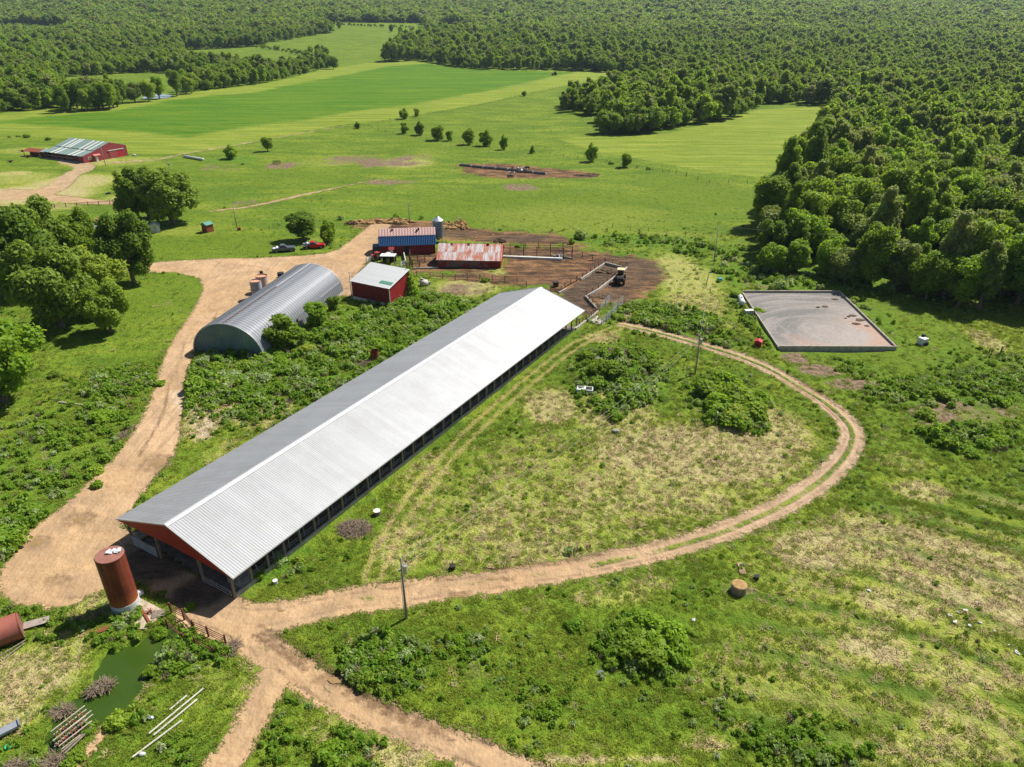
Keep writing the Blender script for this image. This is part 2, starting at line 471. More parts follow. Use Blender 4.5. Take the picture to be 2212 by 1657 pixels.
STRAW = [EL(1250, 1642, 80, 12, .9), EL(1400, 1640, 70, 10, .7), EL(1530, 1610, 60, 14, .8), EL(1610, 1570, 30, 14, .7), EL(60, 420, 140, 22, .8), EL(150, 395, 90, 20, .7), EL(60, 445, 120, 10, .6), EL(270, 430, 60, 12, .4), EL(200, 350, 60, 10, .5), EL(400, 500, 60, 10, .2), EL(880, 352, 60, 12, .45), EL(1250, 470, 200, 30, .15), EL(700, 350, 60, 10, .2), EL(1500, 300, 100, 14, .25), EL(1650, 280, 60, 10, .2), EL(1250, 1060, 250, 150, .34), EL(1480, 1010, 260, 110, .36), EL(1950, 1250, 300, 150, .34), EL(1080, 1130, 200, 110, .36), EL(1850, 1450, 350, 90, .28), EL(1190, 880, 60, 40, .7), EL(1330, 900, 90, 60, .55), EL(1500, 980, 240, 70, .75), EL(1650, 930, 100, 60, .7), EL(1350, 1060, 150, 60, .55), EL(1480, 1080, 120, 40, .55), EL(1250, 1000, 90, 60, .3),
         EL(1110, 1130, 130, 70, .5), EL(1230, 1120, 80, 50, .45), EL(1180, 1190, 130, 30, .55), EL(870, 1180, 60, 60, .5), EL(920, 1040, 60, 60, .35),
         EL(1760, 1190, 90, 50, .8), EL(1900, 1180, 160, 60, .75), EL(2050, 1230, 170, 90, .8), EL(2180, 1300, 110, 80, .8), EL(1950, 1300, 120, 45, .65), EL(1880, 1130, 110, 30, .5), EL(1890, 1400, 80, 40, .8), EL(1800, 1420, 70, 40, .45),
         EL(2100, 1460, 130, 40, .55), EL(2090, 1560, 120, 60, .5), EL(1980, 1620, 150, 45, .5), EL(2150, 1620, 60, 30, .5), EL(1990, 1060, 60, 24, .7), EL(1750, 1060, 40, 20, .4), EL(1960, 1000, 60, 20, .3),
         EL(500, 980, 60, 30, .3), EL(560, 900, 60, 24, .5), EL(590, 885, 40, 24, .6), EL(480, 870, 50, 40, .8), EL(440, 905, 40, 40, .8), EL(60, 1460, 110, 60, .75), EL(130, 1400, 70, 40, .5), EL(20, 1540, 70, 50, .7), EL(280, 1510, 40, 60, .4), EL(200, 1310, 60, 30, .5),
         EL(1480, 600, 70, 60, .5), EL(1500, 650, 60, 40, .5), EL(1370, 690, 40, 14, .8), EL(1300, 730, 40, 12, .6), EL(250, 560, 30, 10, .4), EL(50, 385, 60, 14, .4), EL(30, 375, 40, 6, .6), EL(90, 325, 90, 8, .35), EL(270, 348, 70, 10, .35),
         EL(1010, 620, 70, 20, .6), EL(1060, 590, 40, 12, .5), EL(850, 495, 30, 8, .8), EL(2130, 735, 30, 24, .6), EL(130, 1255, 60, 20, .2), EL(700, 1590, 60, 40, .35), EL(880, 1640, 60, 30, .7), EL(840, 1610, 40, 40, .6),
         EL(1450, 505, 70, 6, .25), EL(1650, 680, 50, 24, .3), EL(1500, 700, 90, 14, .3), EL(2000, 370, 10, 4, .1), EL(540, 1500, 40, 60, .3), EL(1560, 1150, 40, 14, .3), EL(1320, 1290, 90, 20, .4), EL(1400, 1260, 60, 14, .4), EL(460, 1470, 40, 60, .2)]
LUSH = [EL(560, 820, 190, 80, 1), EL(760, 760, 180, 90, 1), EL(900, 680, 120, 50, 1), EL(500, 810, 100, 60, 1), EL(700, 870, 130, 50, .6), EL(110, 1110, 150, 60, .9), EL(60, 1180, 90, 50, 1), EL(150, 960, 170, 130, .55), EL(250, 830, 90, 40, .7), EL(20, 1000, 60, 100, .5),
        EL(1350, 800, 80, 60, 1), EL(1580, 865, 80, 60, .9), EL(1290, 830, 60, 70, .6), EL(1440, 690, 110, 36, .95), EL(1560, 735, 60, 24, .5), EL(1700, 600, 160, 36, .8), EL(1850, 620, 100, 24, .7), EL(1620, 560, 60, 30, .6), EL(1630, 690, 30, 60, .8), EL(1880, 690, 40, 60, .6),
        EL(2000, 850, 130, 34, .9), EL(2100, 950, 130, 30, .9), EL(2150, 830, 100, 40, .7), EL(1850, 800, 50, 24, .6), EL(2120, 780, 90, 40, .4), EL(1400, 1390, 110, 70, .9), EL(830, 1430, 110, 70, .6), EL(1000, 1400, 60, 40, .5), EL(1180, 1530, 80, 60, .4), EL(1500, 1500, 120, 80, .3),
        EL(600, 1200, 90, 60, .5), EL(700, 1080, 60, 60, .4), EL(700, 1620, 130, 60, .6), EL(1750, 1600, 160, 60, .7), EL(380, 1410, 120, 60, .45), EL(200, 1350, 110, 60, .4), EL(60, 1310, 60, 40, .6), EL(250, 1560, 80, 50, .5), EL(1250, 1210, 60, 30, .3),
        EL(900, 470, 100, 8, .5), EL(1050, 500, 60, 8, .3), EL(1350, 520, 160, 12, .9), EL(800, 470, 70, 8, .7), EL(600, 480, 60, 10, .3), EL(1500, 540, 60, 14, .6), EL(240, 305, 30, 4, .7), EL(1120, 520, 20, 6, .6), EL(500, 345, 60, 8, .8), EL(420, 1630, 100, 50, .4)]
DARKG = [EL(1200, 450, 350, 40, .8), EL(1000, 300, 150, 20, .4), EL(450, 530, 200, 24, .8), EL(350, 640, 110, 60, .5), EL(600, 380, 200, 16, .3), EL(200, 395, 60, 12, .4), EL(1500, 410, 100, 40, .7), EL(1900, 680, 140, 60, .5), EL(1950, 760, 200, 40, .7), EL(1700, 620, 300, 30, .3), EL(1650, 1330, 250, 40, .5), EL(1900, 1450, 300, 40, .4)]
LAWN = [EL(100, 360, 150, 30, .6), EL(350, 660, 120, 110, 1), EL(250, 740, 130, 60, 1), EL(450, 530, 260, 40, 1), EL(420, 470, 260, 50, 1), EL(150, 460, 200, 40, 1), EL(1950, 710, 130, 60, .7), EL(1100, 420, 700, 60, 1), EL(1950, 760, 140, 40, .5)]
DARKEL = [EL(350, 1205, 90, 50, .9), EL(430, 1280, 60, 36, .9), EL(300, 1180, 40, 30, .6), EL(1230, 555, 40, 6, .6), EL(1340, 590, 60, 40, .6), EL(1385, 580, 50, 26, .7), EL(1330, 640, 40, 30, .5), EL(985, 505, 60, 8, .6), EL(1130, 515, 90, 8, .7), EL(1220, 660, 40, 22, .8), EL(1125, 547, 90, 4, .6), EL(1060, 645, 40, 8, .3)]  # near-black manure; the barn-mouth ellipses also paint in the gable's shadow
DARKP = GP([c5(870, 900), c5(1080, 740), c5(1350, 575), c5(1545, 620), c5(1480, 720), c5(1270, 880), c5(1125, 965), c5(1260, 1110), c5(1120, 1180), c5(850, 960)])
WETEL = [EL(725, 1465, 50, 24, 1), EL(345, 998, 45, 24, .9), EL(170, 1120, 40, 18, .9), EL(80, 1172, 36, 18, .9), EL(130, 1250, 36, 12, .9), EL(175, 1287, 36, 8, .8), EL(990, 1285, 40, 9, .9), EL(1070, 1248, 50, 10, .9), EL(970, 1250, 30, 8, .8), EL(590, 1375, 40, 14, .9), EL(640, 1420, 26, 16, .8), EL(820, 570, 36, 20, .7), EL(500, 752, 30, 12, .5), EL(505, 680, 40, 14, .6), EL(545, 575, 10, 3, .7), EL(770, 610, 50, 30, .7), EL(850, 1600, 60, 40, .7), EL(1540, 745, 70, 14, .6), EL(1745, 840, 40, 22, .7), EL(1800, 900, 16, 30, .4), EL(720, 570, 40, 10, .3)]
DARKL = [RL((548, 1372, .5), (600, 1402, .7), (660, 1446, .5)), RL((640, 1392, .4), (700, 1436, .6), (770, 1490, .7), (860, 1536, .5), (960, 1580, .3)), RL((560, 1350, .3), (620, 1380, .4), (700, 1420, .3)), RL((740, 1500, .3), (850, 1548, .4), (980, 1600, .3)), RL((1010, 1232, .3), (1150, 1222, .35), (1300, 1196, .3)), RL((1400, 705, .3), (1500, 732, .6), (1560, 748, .5)), RL((1690, 800, .3), (1760, 842, .6), (1810, 880, .4)), RL((365, 810, .3), (352, 890, .35), (300, 985, .3)), RL((398, 740, .3), (384, 790, .3), (380, 830, .2))]
CROP = GP([(-300, 270), (0, 263), (100, 249), (240, 242), (375, 215), (550, 200), (650, 180), (750, 162), (832, 144), (921, 138), (1000, 146), (1071, 152), (1242, 155), (1197, 165), (1071, 194), (969, 211), (866, 229), (750, 244), (512, 276), (443, 288), (410, 295), (273, 283), (136, 273), (0, 268), (-300, 272)])
MOWN = GP([(-400, 262), (0, 245), (140, 234), (265, 224), (330, 210), (470, 193), (560, 182), (640, 166), (700, 150), (790, 137), (900, 131), (1000, 146), (1200, 152), (1370, 157), (1290, 172), (1208, 188), (1037, 225), (856, 256), (730, 271), (546, 307), (392, 333), (300, 333), (239, 327), (160, 300), (0, 290), (-400, 290)])
RIGHTF = GP([(1300, 292), (1430, 292), (1640, 236), (1795, 230), (1760, 285), (1700, 345), (1650, 385), (1500, 365), (1300, 330), (1200, 300)])
TRACKE = RL((805, 1245, 3.0), (860, 1130, 3.0), (950, 1005, 3), (1060, 895, 3), (1160, 810, 3), (1250, 742, 3), (1335, 708, 3))
WIND = GP([(1560, 1230), (1800, 1060), (2300, 1000), (2500, 1700), (1700, 1700), (1450, 1400)])
BARN_O = (H * -0.667, H * 1.105)
BARN_R = -math.atan2(0.5008, 0.8656)
def barn_xy(lx, ly):
    c, s = math.cos(BARN_R), math.sin(BARN_R)
    return (BARN_O[0] + c * lx - s * ly, BARN_O[1] + s * lx + c * ly)
BL = 86.9
BARNP = np.array([barn_xy(-9.2, -0.3), barn_xy(9.2, -0.3), barn_xy(9.2, BL), barn_xy(-9.2, BL)])
PITP = np.array([P(*q, 0)[:2] for q in ((1606, 640), (1813, 641), (1932, 764), (1682, 764))])
PONDP = GP([d6(960, 1120), d6(1080, 900), d6(1240, 640), d6(1400, 540), d6(1560, 480), cG(700, 1180), cG(640, 1090), cG(700, 960), cG(820, 910), cG(950, 900), cG(950, 850), cG(1030, 790), cG(1075, 820), cG(1050, 880), cG(960, 950), cG(920, 1050), cG(850, 1160), cG(790, 1240), d6(1650, 730), d6(1300, 960), d6(1080, 1180)])
NOPLANT = [BARNP, PITP, PONDP]

def elmax(x, y, L):
    o = np.zeros(x.shape)
    for cx, cy, rx, ry, w in L:
        k = (np.abs(x - cx) < rx * 1.5) & (np.abs(y - cy) < ry * 1.5)
        if not k.any(): continue
        d = np.hypot((x[k] - cx) / rx, (y[k] - cy) / ry)
        o[k] = np.maximum(o[k], w * S01((1.35 - d) / 0.7))
    return o

def masks(x, y):
    x = np.asarray(x, float); y = np.asarray(y, float)
    R = {}
    road = np.full(x.shape, -8.0); lat = np.full(x.shape, 8.0)
    for i, (p, w) in enumerate(ROADS):
        sd, la = line_sd(x, y, p, w)
        if i in (1, 2): lat = np.where(np.abs(la) < np.abs(lat), la, lat)
        road = np.maximum(road, sd)
    yard = np.full(x.shape, -8.0)
    for p in ROADPOLY: yard = np.maximum(yard, poly_sd(x, y, p))
    for p, w in ROADS[:1]: yard = np.maximum(yard, line_sd(x, y, p, w)[0])
    R['road'] = np.maximum(road, yard)
    R['yard'] = np.clip(yard, -8, 8)
    R['lat'] = lat
    R['pale'] = line_sd(x, y, *PALE)[0]
    R['te'] = line_sd(x, y, *TRACKE)[1]
    mud = np.full(x.shape, -8.0)
    for p in MUDPOLY: mud = np.maximum(mud, poly_sd(x, y, p))
    R['mud'] = mud
    R['mudspot'] = elmax(x, y, MUDEL)
    R['straw'] = elmax(x, y, STRAW)
    R['lush'] = elmax(x, y, LUSH)
    R['darkg'] = elmax(x, y, DARKG)
    R['lawn'] = elmax(x, y, LAWN)
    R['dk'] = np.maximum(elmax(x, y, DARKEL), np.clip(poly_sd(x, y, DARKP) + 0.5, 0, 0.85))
    dl = np.full(x.shape, -8.0)
    for p, w in DARKL: dl = np.maximum(dl, line_sd(x, y, p, w)[0])
    R['dl'] = dl
    R['wet'] = elmax(x, y, WETEL)
    R['crop'] = poly_sd(x, y, CROP)
    R['mown'] = np.maximum(poly_sd(x, y, MOWN), poly_sd(x, y, RIGHTF))
    R['wind'] = np.clip(poly_sd(x, y, WIND) / 10, 0, 1)
    return R

# forest outlines
WOOD = GP([(-400, 265), (0, 246), (140, 235), (265, 225), (330, 213), (400, 200), (470, 193), (560, 182), (640, 166), (700, 150), (790, 137), (900, 131), (950, 139), (1010, 148), (1100, 152), (1200, 152), (1340, 158), (1450, 172), (1560, 190), (1640, 224), (1800, 228), (1795, 250), (1745, 330), (1700, 400), (1660, 450), (1640, 510), (1650, 560), (1700, 590), (1850, 620), (2000, 648), (2212, 688), (2900, 800)])
WOOD = np.vstack([WOOD, [[900, 130], [9000, 4000], [9000, 9000], [-9000, 9000], [-9000, 600], [-900, 380]]])
COPSE = GP([(1205, 240), (1290, 254), (1305, 290), (1385, 291), (1440, 280), (1500, 270), (1570, 262), (1640, 233), (1660, 200), (1560, 188), (1450, 180), (1400, 176), (1350, 195), (1260, 215), (1215, 228)])
OPEN = [GP(q) for q in (
    [(130, 240), (130, 185), (150, 166), (300, 158), (455, 160), (475, 170), (440, 186), (388, 200), (385, 212), (300, 222), (262, 232), (140, 242)],
    [(398, 145), (398, 110), (560, 101), (672, 106), (700, 132), (600, 152), (540, 150)],
    [(590, 112), (560, 98), (640, 84), (700, 74), (850, 60), (870, 100), (815, 140), (760, 150), (720, 150), (700, 128)],
    [(690, 49), (915, 50), (925, 84), (740, 90)],
    [(945, 55), (1015, 56), (1015, 76), (945, 76)],
    [(-100, 55), (143, 55), (150, 74), (-100, 74)])]

# ------------------------------------------------------------------ ground material
def ground_material():
    N = NT('farmland', 0.95)
    N.b.inputs['Specular IOR Level'].default_value = 0.1
    p = N.pos()
    A = N.attr
    n_big = N.noise(0.035, 4, 0.6, p)
    n_mid = N.noise(0.22, 4, 0.6, p)
    n_sm = N.noise(0.9, 4, 0.65, p)
    n_fine = N.noise(3.6, 3, 0.7, p)
    n_streak = N.noise(1.0, 4, 0.6, N.mapping(p, (0.05, 0.42, 1)))
    # pasture
    c = N.mix(N.mr(n_mid, 0.33, 0.66), (0.090, 0.148, 0.012), (0.150, 0.212, 0.018))
    c = N.mix(N.mr(n_big, 0.42, 0.7), c, (0.195, 0.245, 0.026))
    n_past = N.noise(1.0, 5, 0.62, N.mapping(p, (0.035, 0.11, 1), (0, 0, 0.15)))
    c = N.mix(N.math('MULTIPLY', N.mr(n_past, 0.47, 0.58), 0.85), c, (0.070, 0.132, 0.012))
    c = N.mix(N.math('MULTIPLY', N.mr(n_past, 0.42, 0.30), 0.7), c, (0.25, 0.28, 0.04))
    c = N.mix(N.math('MULTIPLY', N.mr(n_streak, 0.5, 0.66), 0.75), c, (0.100, 0.180, 0.013))
    c = N.mix(N.math('MULTIPLY', N.mr(n_sm, 0.50, 0.66), 0.85), c, (0.048, 0.100, 0.008))
    c = N.mix(N.math('MULTIPLY', N.mr(n_fine, 0.5, 0.72), 0.7), c, (0.22, 0.27, 0.022))
    c = N.mix(N.math('MULTIPLY', A('darkg'), 0.75), c, N.mix(N.mr(N.math('ADD', N.math('MULTIPLY', n_sm, .45), N.math('MULTIPLY', n_past, .55)), 0.42, 0.58), (0.056, 0.115, 0.007), (0.150, 0.205, 0.014)))
    dots = N.noise(0.55, 3, 0.7, N.mapping(p, (1.0, 0.8, 1)))
    c = N.mix(N.math('MULTIPLY', N.mr(dots, 0.54, 0.64), 0.7), c, (0.040, 0.088, 0.006))
    # lush weeds
    lush = N.mix(N.mr(n_sm, 0.35, 0.62), (0.055, 0.120, 0.012), (0.120, 0.220, 0.018))
    c = N.mix(N.math('MULTIPLY', A('lush'), 0.85), c, lush)
    # windrows of cut grass, swept round the lower right
    cx, cy = 10.0, -35.0
    sx = N.n('ShaderNodeSeparateXYZ'); N.set(sx.inputs[0], p)
    dx = N.math('SUBTRACT', sx.outputs[0], float(cx)); dy = N.math('SUBTRACT', sx.outputs[1], float(cy) + 30)
    rr = N.math('SQRT', N.math('ADD', N.math('MULTIPLY', dx, dx), N.math('MULTIPLY', dy, dy)))
    an = N.math('ARCTAN2', dy, dx)
    cv = N.n('ShaderNodeCombineXYZ'); N.set(cv.inputs[0], rr); N.set(cv.inputs[1], N.math('MULTIPLY', an, 3.0))
    wr = N.noise(0.75, 4, 0.6, cv.outputs[0], 0.15)
    wr2 = N.noise(0.28, 4, 0.6, cv.outputs[0], 0.3)
    wob = N.math('MULTIPLY', N.noise(0.05, 3, 0.6, p), 9.0)
    wsin = N.math('SINE', N.math('ADD', N.math('MULTIPLY', rr, 1.55), wob))
    wr = N.math('ADD', N.math('MULTIPLY', wr, 0.7), N.math('MULTIPLY', wsin, 0.22))
    wcol = N.mix(N.mr(wr, 0.20, 0.50), (0.045, 0.100, 0.011), (0.19, 0.23, 0.028))
    wcol = N.mix(N.mr(wr2, 0.52, 0.66), wcol, (0.30, 0.25, 0.11))
    c = N.mix(N.math('MULTIPLY', A('wind'), 0.8), c, wcol)
    # sun-bleached grass round the dry patches
    yf = N.math('MULTIPLY', N.mr(A('straw'), 0.0, 0.5), N.mr(N.noise(0.6, 5, 0.65, N.mapping(p, (1, 0.6, 1), (0, 0, 0.4))), 0.36, 0.58, 0.25, 1.0))
    c = N.mix(N.math('MULTIPLY', yf, 0.9), c, N.mix(N.mr(n_fine, 0.35, 0.65), (0.23, 0.27, 0.035), (0.38, 0.37, 0.085)))
    # dry straw
    sn = N.noise(1.3, 5, 0.7, N.mapping(p, (1.0, 0.45, 1), (0, 0, 0.5)))
    sf = N.mr(N.math('ADD', N.math('MULTIPLY', sn, 0.9), N.math('MULTIPLY', A('straw'), 0.62)), 0.66, 0.98)
    sf = N.math('MULTIPLY', sf, 0.85)
    strawc = N.mix(N.mr(n_fine, 0.3, 0.7), (0.30, 0.235, 0.12), (0.50, 0.42, 0.23))
    sf = N.math('MULTIPLY', sf, N.math('SUBTRACT', 1.0, N.math('MULTIPLY', A('wind'), N.mr(wsin, 0.1, 0.7, 0.0, 0.65))))
    c = N.mix(sf, c, strawc)
    wl = N.mr(N.math('SINE', N.math('ADD', N.math('MULTIPLY', rr, 0.85), N.math('MULTIPLY', N.noise(0.03, 2, 0.5, p), 8.0))), 0.72, 0.97)
    c = N.mix(N.math('MULTIPLY', N.math('MULTIPLY', wl, A('wind')), N.mr(n_sm, 0.3, 0.6, 0.3, 0.8)), c, (0.050, 0.105, 0.009))
    # mown hay and crop
    mv = N.mapping(p, (0.015, 0.36, 1), (0, 0, -0.62))
    mrow = N.noise(1.0, 3, 0.5, mv)
    edge = N.math('ADD', A('mown'), N.mr(n_mid, 0, 1, -1.2, 1.2))
    mc = N.mix(N.mr(mrow, 0.42, 0.58), (0.145, 0.205, 0.016), (0.245, 0.285, 0.042))
    mc = N.mix(N.math('MULTIPLY', N.mr(n_past, 0.45, 0.6), 0.45), mc, (0.115, 0.175, 0.018))
    mc = N.mix(N.math('MULTIPLY', N.mr(n_sm, 0.5, 0.7), 0.45), mc, (0.10, 0.16, 0.016))
    c = N.mix(N.mr(edge, -1.0, 1.5), c, mc)
    cropn = N.noise(1.0, 4, 0.6, N.mapping(p, (0.012, 0.12, 1), (0, 0, -0.62)))
    cc = N.mix(N.mr(cropn, 0.42, 0.62), (0.055, 0.140, 0.006), (0.100, 0.182, 0.010))
    cc = N.mix(N.mr(N.noise(1.0, 4, 0.7, N.mapping(p, (0.02, 0.22, 1), (0, 0, -0.55))), 0.55, 0.68), cc, (0.14, 0.21, 0.018))
    c = N.mix(N.mr(N.math('ADD', A('crop'), N.math('ADD', N.mr(n_mid, 0, 1, -2, 2), N.mr(N.noise(0.03, 3, 0.6, p), 0.2, 0.8, -7, 7))), -5, 5), c, cc)
    # bare spots and mud
    mudc = N.mix(N.mr(n_mid, 0.35, 0.6), (0.125, 0.066, 0.034), (0.26, 0.145, 0.068))
    mudc = N.mix(N.mr(N.noise(0.5, 5, 0.7, N.mapping(p, (0.25, 1.0, 1))), 0.44, 0.58), mudc, (0.060, 0.036, 0.024))
    mudc = N.mix(N.mr(N.noise(0.35, 5, 0.75, p), 0.58, 0.68), mudc, (0.30, 0.185, 0.10))
    ms = N.mr(N.math('ADD', N.math('MULTIPLY', A('mudspot'), 0.9), N.math('ADD', N.mr(n_sm, 0.2, 0.8, -0.35, 0.35), N.mr(N.noise(0.14, 4, 0.65, p), 0.25, 0.75, -0.55, 0.55))), 0.3, 0.75)
    spotc = N.mix(N.mr(n_sm, 0.4, 0.6), (0.12, 0.082, 0.058), (0.24, 0.17, 0.11))
    c = N.mix(ms, c, spotc)
    mf = N.mr(N.math('ADD', A('mud'), N.math('ADD', N.mr(n_sm, 0.15, 0.85, -2.2, 2.2), N.mr(n_mid, 0.2, 0.8, -4.5, 4.5))), -0.8, 2.0)
    c = N.mix(mf, c, mudc)
    # wheel-worn strip beside the long barn
    te = N.math('ABSOLUTE', A('te'))
    tef = N.mr(N.math('ABSOLUTE', N.math('SUBTRACT', te, 0.95)), 0.15, 0.75, 1, 0)
    tef = N.math('MULTIPLY', tef, N.mr(n_sm, 0.35, 0.6, 0.1, 0.7))
    c = N.mix(tef, c, (0.38, 0.28, 0.12))
    # dirt roads
    dn = N.noise(0.55, 5, 0.65, p)
    dirt = N.mix(N.mr(dn, 0.3, 0.7), (0.450, 0.300, 0.165), (0.315, 0.205, 0.112))
    dirt = N.mix(N.mr(n_big, 0.45, 0.65), dirt, (0.47, 0.325, 0.20))
    dirt = N.mix(N.math('MULTIPLY', N.mr(N.noise(2.4, 5, 0.75, p), 0.52, 0.72), 0.35), dirt, (0.235, 0.148, 0.080))
    lat = A('lat')
    al = N.math('ABSOLUTE', lat)
    far_right = N.mr(sx.outputs[0], 2, 34)
    dirt = N.mix(N.math('MULTIPLY', far_right, 0.6), dirt, (0.37, 0.270, 0.190))
    rutn = N.noise(1.0, 3, 0.6, N.mapping(p, (0.5, 0.5, 0.5)))
    rut = N.math('MULTIPLY', N.mr(N.math('ABSOLUTE', N.math('SUBTRACT', al, 1.05)), 0.05, 0.35, 1, 0), N.mr(rutn, 0.4, 0.6))
    dirt = N.mix(N.math('MULTIPLY', rut, 0.6), dirt, (0.21, 0.135, 0.082))
    dirt = N.mix(N.mr(N.math('ADD', N.math('MULTIPLY', A('wet'), 0.8), N.mr(N.noise(0.8, 5, 0.75, p), 0.2, 0.8, -0.7, 0.7)), 0.25, 0.9), dirt, (0.185, 0.118, 0.065))
    dirt = N.mix(N.math('MULTIPLY', N.mr(n_mid, 0.45, 0.6), 0.55), dirt, (0.27, 0.185, 0.112))
    farf = N.mr(sx.outputs[1], 220, 300)
    dirt = N.mix(N.math('MULTIPLY', farf, 0.6), dirt, N.mix(N.mr(n_mid, 0.4, 0.6), (0.33, 0.25, 0.17), (0.24, 0.20, 0.10)))
    rf = N.mr(N.math('ADD', N.math('ADD', A('road'), N.math('MULTIPLY', farf, N.mr(N.noise(0.3, 4, 0.7, p), 0.2, 0.8, -1.8, 1.8))), N.math('ADD', N.mr(n_sm, 0, 1, -1.3, 1.3), N.mr(n_fine, 0, 1, -0.9, 0.9))), -0.3, 0.2)
    strip = N.math('MULTIPLY', N.mr(N.math('ADD', al, N.math('MULTIPLY', n_sm, 0.5)), 0.45, 0.75, 1, 0), N.mr(N.math('ADD', n_mid, N.math('MULTIPLY', far_right, 0.42)), 0.56, 0.7))
    strip = N.math('MULTIPLY', strip, N.mr(N.noise(0.8, 4, 0.7, p), 0.36, 0.52, 0.35, 1.0))
    strip = N.math('MULTIPLY', strip, N.mr(A('yard'), -3, -1, 1, 0))
    rf = N.math('MULTIPLY', rf, N.math('SUBTRACT', 1.0, strip))
    c = N.mix(rf, c, dirt)
    c = N.mix(N.math('MULTIPLY', N.mr(N.math('ADD', A('pale'), N.mr(n_sm, 0, 1, -1, 1)), -0.5, 0.8), 0.8), c, N.mix(N.mr(n_sm, 0.4, 0.6), (0.42, 0.36, 0.29), (0.50, 0.36, 0.22)))
    dkf = N.mr(N.math('ADD', A('dk'), N.mr(n_sm, 0, 1, -0.3, 0.3)), 0.2, 0.8)  # dark manure, plus barn shade put into the colour at the barn mouth
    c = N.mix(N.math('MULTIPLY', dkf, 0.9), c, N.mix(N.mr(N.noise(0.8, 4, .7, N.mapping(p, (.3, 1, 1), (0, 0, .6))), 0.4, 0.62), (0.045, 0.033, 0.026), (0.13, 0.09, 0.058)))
    c = N.mix(N.math('MULTIPLY', N.mr(N.math('ADD', A('dl'), N.mr(n_fine, 0, 1, -0.5, 0.5)), -0.25, 0.1), 0.75), c, (0.105, 0.062, 0.036))
    # long wheel marks in the yards
    wv = N.noise(1.0, 3, 0.6, N.mapping(p, (1.3, 0.10, 1), (0, 0, 0.75)), 0.6)
    wm = N.math('MULTIPLY', N.mr(wv, 0.52, 0.62), N.math('MULTIPLY', N.mr(n_big, 0.4, 0.6), N.math('MULTIPLY', rf, 0.42)))
    c = N.mix(wm, c, (0.22, 0.14, 0.08))
    N.color(c)
    gb = N.math('SUBTRACT', 1.0, N.math('MULTIPLY', rf, 0.93))
    h = N.math('MULTIPLY', N.math('ADD', n_sm, N.math('MULTIPLY', n_fine, 0.5)), gb)
    h = N.math('ADD', h, N.math('MULTIPLY', wv, N.math('MULTIPLY', rf, 0.12)))
    h = N.math('SUBTRACT', h, N.math('MULTIPLY', rut, 0.25))
    N.bump(N.math('ADD', h, N.math('MULTIPLY', dots, 0.8)), 0.85, 0.5)
    return N.m
GMAT = ground_material()

def build_ground():
    ys = [-400, -150, -60, -30]
    y = -12.0
    while y < 6500: ys.append(y); y += 0.40 + 0.0062 * max(y, 0)
    ys += [7500, 9500]
    ys = np.array(ys)
    ss = np.concatenate([[-6, -3, -1.6], np.linspace(-0.98, 0.98, 500), [1.6, 3, 6]])
    X = np.clip(ss[None, :] * (np.maximum(ys, -40)[:, None] + 62), -9400 + 20 * np.arange(len(ss))[None, :] * 0 + ss[None, :], 9400 + ss[None, :])
    Y = np.repeat(ys[:, None], len(ss), 1)
    m = masks(X.ravel(), Y.ravel())
    Z = tz(X, Y).ravel()
    pond = poly_sd(X.ravel(), Y.ravel(), PONDP, 4)
    Z = np.where(pond > -1.0, np.maximum(Z, -0.1), Z) - 1.1 * S01((pond + 0.9) / 1.8)
    pit = poly_sd(X.ravel(), Y.ravel(), PITP, 6)
    Z = np.where(pit > 0.3, -0.8, Z)
    bd = poly_sd(X.ravel(), Y.ravel(), BARNP, 6)
    Z = np.where(bd > 0.2, -0.05, Z)
    rut = np.where((m['road'] > 0) & (m['yard'] < 0.3), -0.10 * np.exp(-((np.abs(m['lat']) - 1.05) / 0.4) ** 2), 0)
    Z = Z + rut - 0.05 * S01(m['road'] / 0.8)
    V = np.stack([X.ravel(), Y.ravel(), Z], 1)
    ny, nx = X.shape
    idx = np.arange(ny * nx).reshape(ny, nx)
    F = np.stack([idx[:-1, :-1].ravel(), idx[:-1, 1:].ravel(), idx[1:, 1:].ravel(), idx[1:, :-1].ravel()], 1)
    def fm(a): return a[F].mean(1)
    cls = np.zeros(len(F), int)
    fx, fy = fm(V[:, 0]), fm(V[:, 1])
    cls[fm(m['mown']) > 0] = 3
    cls[fm(m['crop']) > 0] = 2
    cls[fm(m['mud']) > 0.3] = 4
    cls[fm(m['road']) > 0] = 1
    names = {0: 'pasture_ground', 1: 'dirt_road', 2: 'crop_field', 3: 'mown_field', 4: 'corral_ground'}
    for k, nm in names.items():
        f = F[cls == k]
        if len(f) == 0: continue
        u, inv = np.unique(f.ravel(), return_inverse=True)
        me = mesh_np(nm, V[u], inv.reshape(-1, 4), GMAT, True)
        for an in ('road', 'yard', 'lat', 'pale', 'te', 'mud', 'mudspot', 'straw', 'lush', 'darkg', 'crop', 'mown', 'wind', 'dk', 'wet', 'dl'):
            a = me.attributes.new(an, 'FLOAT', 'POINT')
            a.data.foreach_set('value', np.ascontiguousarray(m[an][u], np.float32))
        tag(link(nm, me), kind='structure')
build_ground()

def follow(pts, name, mat, dz, kind='structure', label=None, n=1):
    """thin sheet in world x,y outline at one height"""
    mb = MB()
    mb.add([(a, b, dz) for a, b in pts], [tuple(range(len(pts)))])
    return tag(mb.build(name, mat), label, None, None, kind)

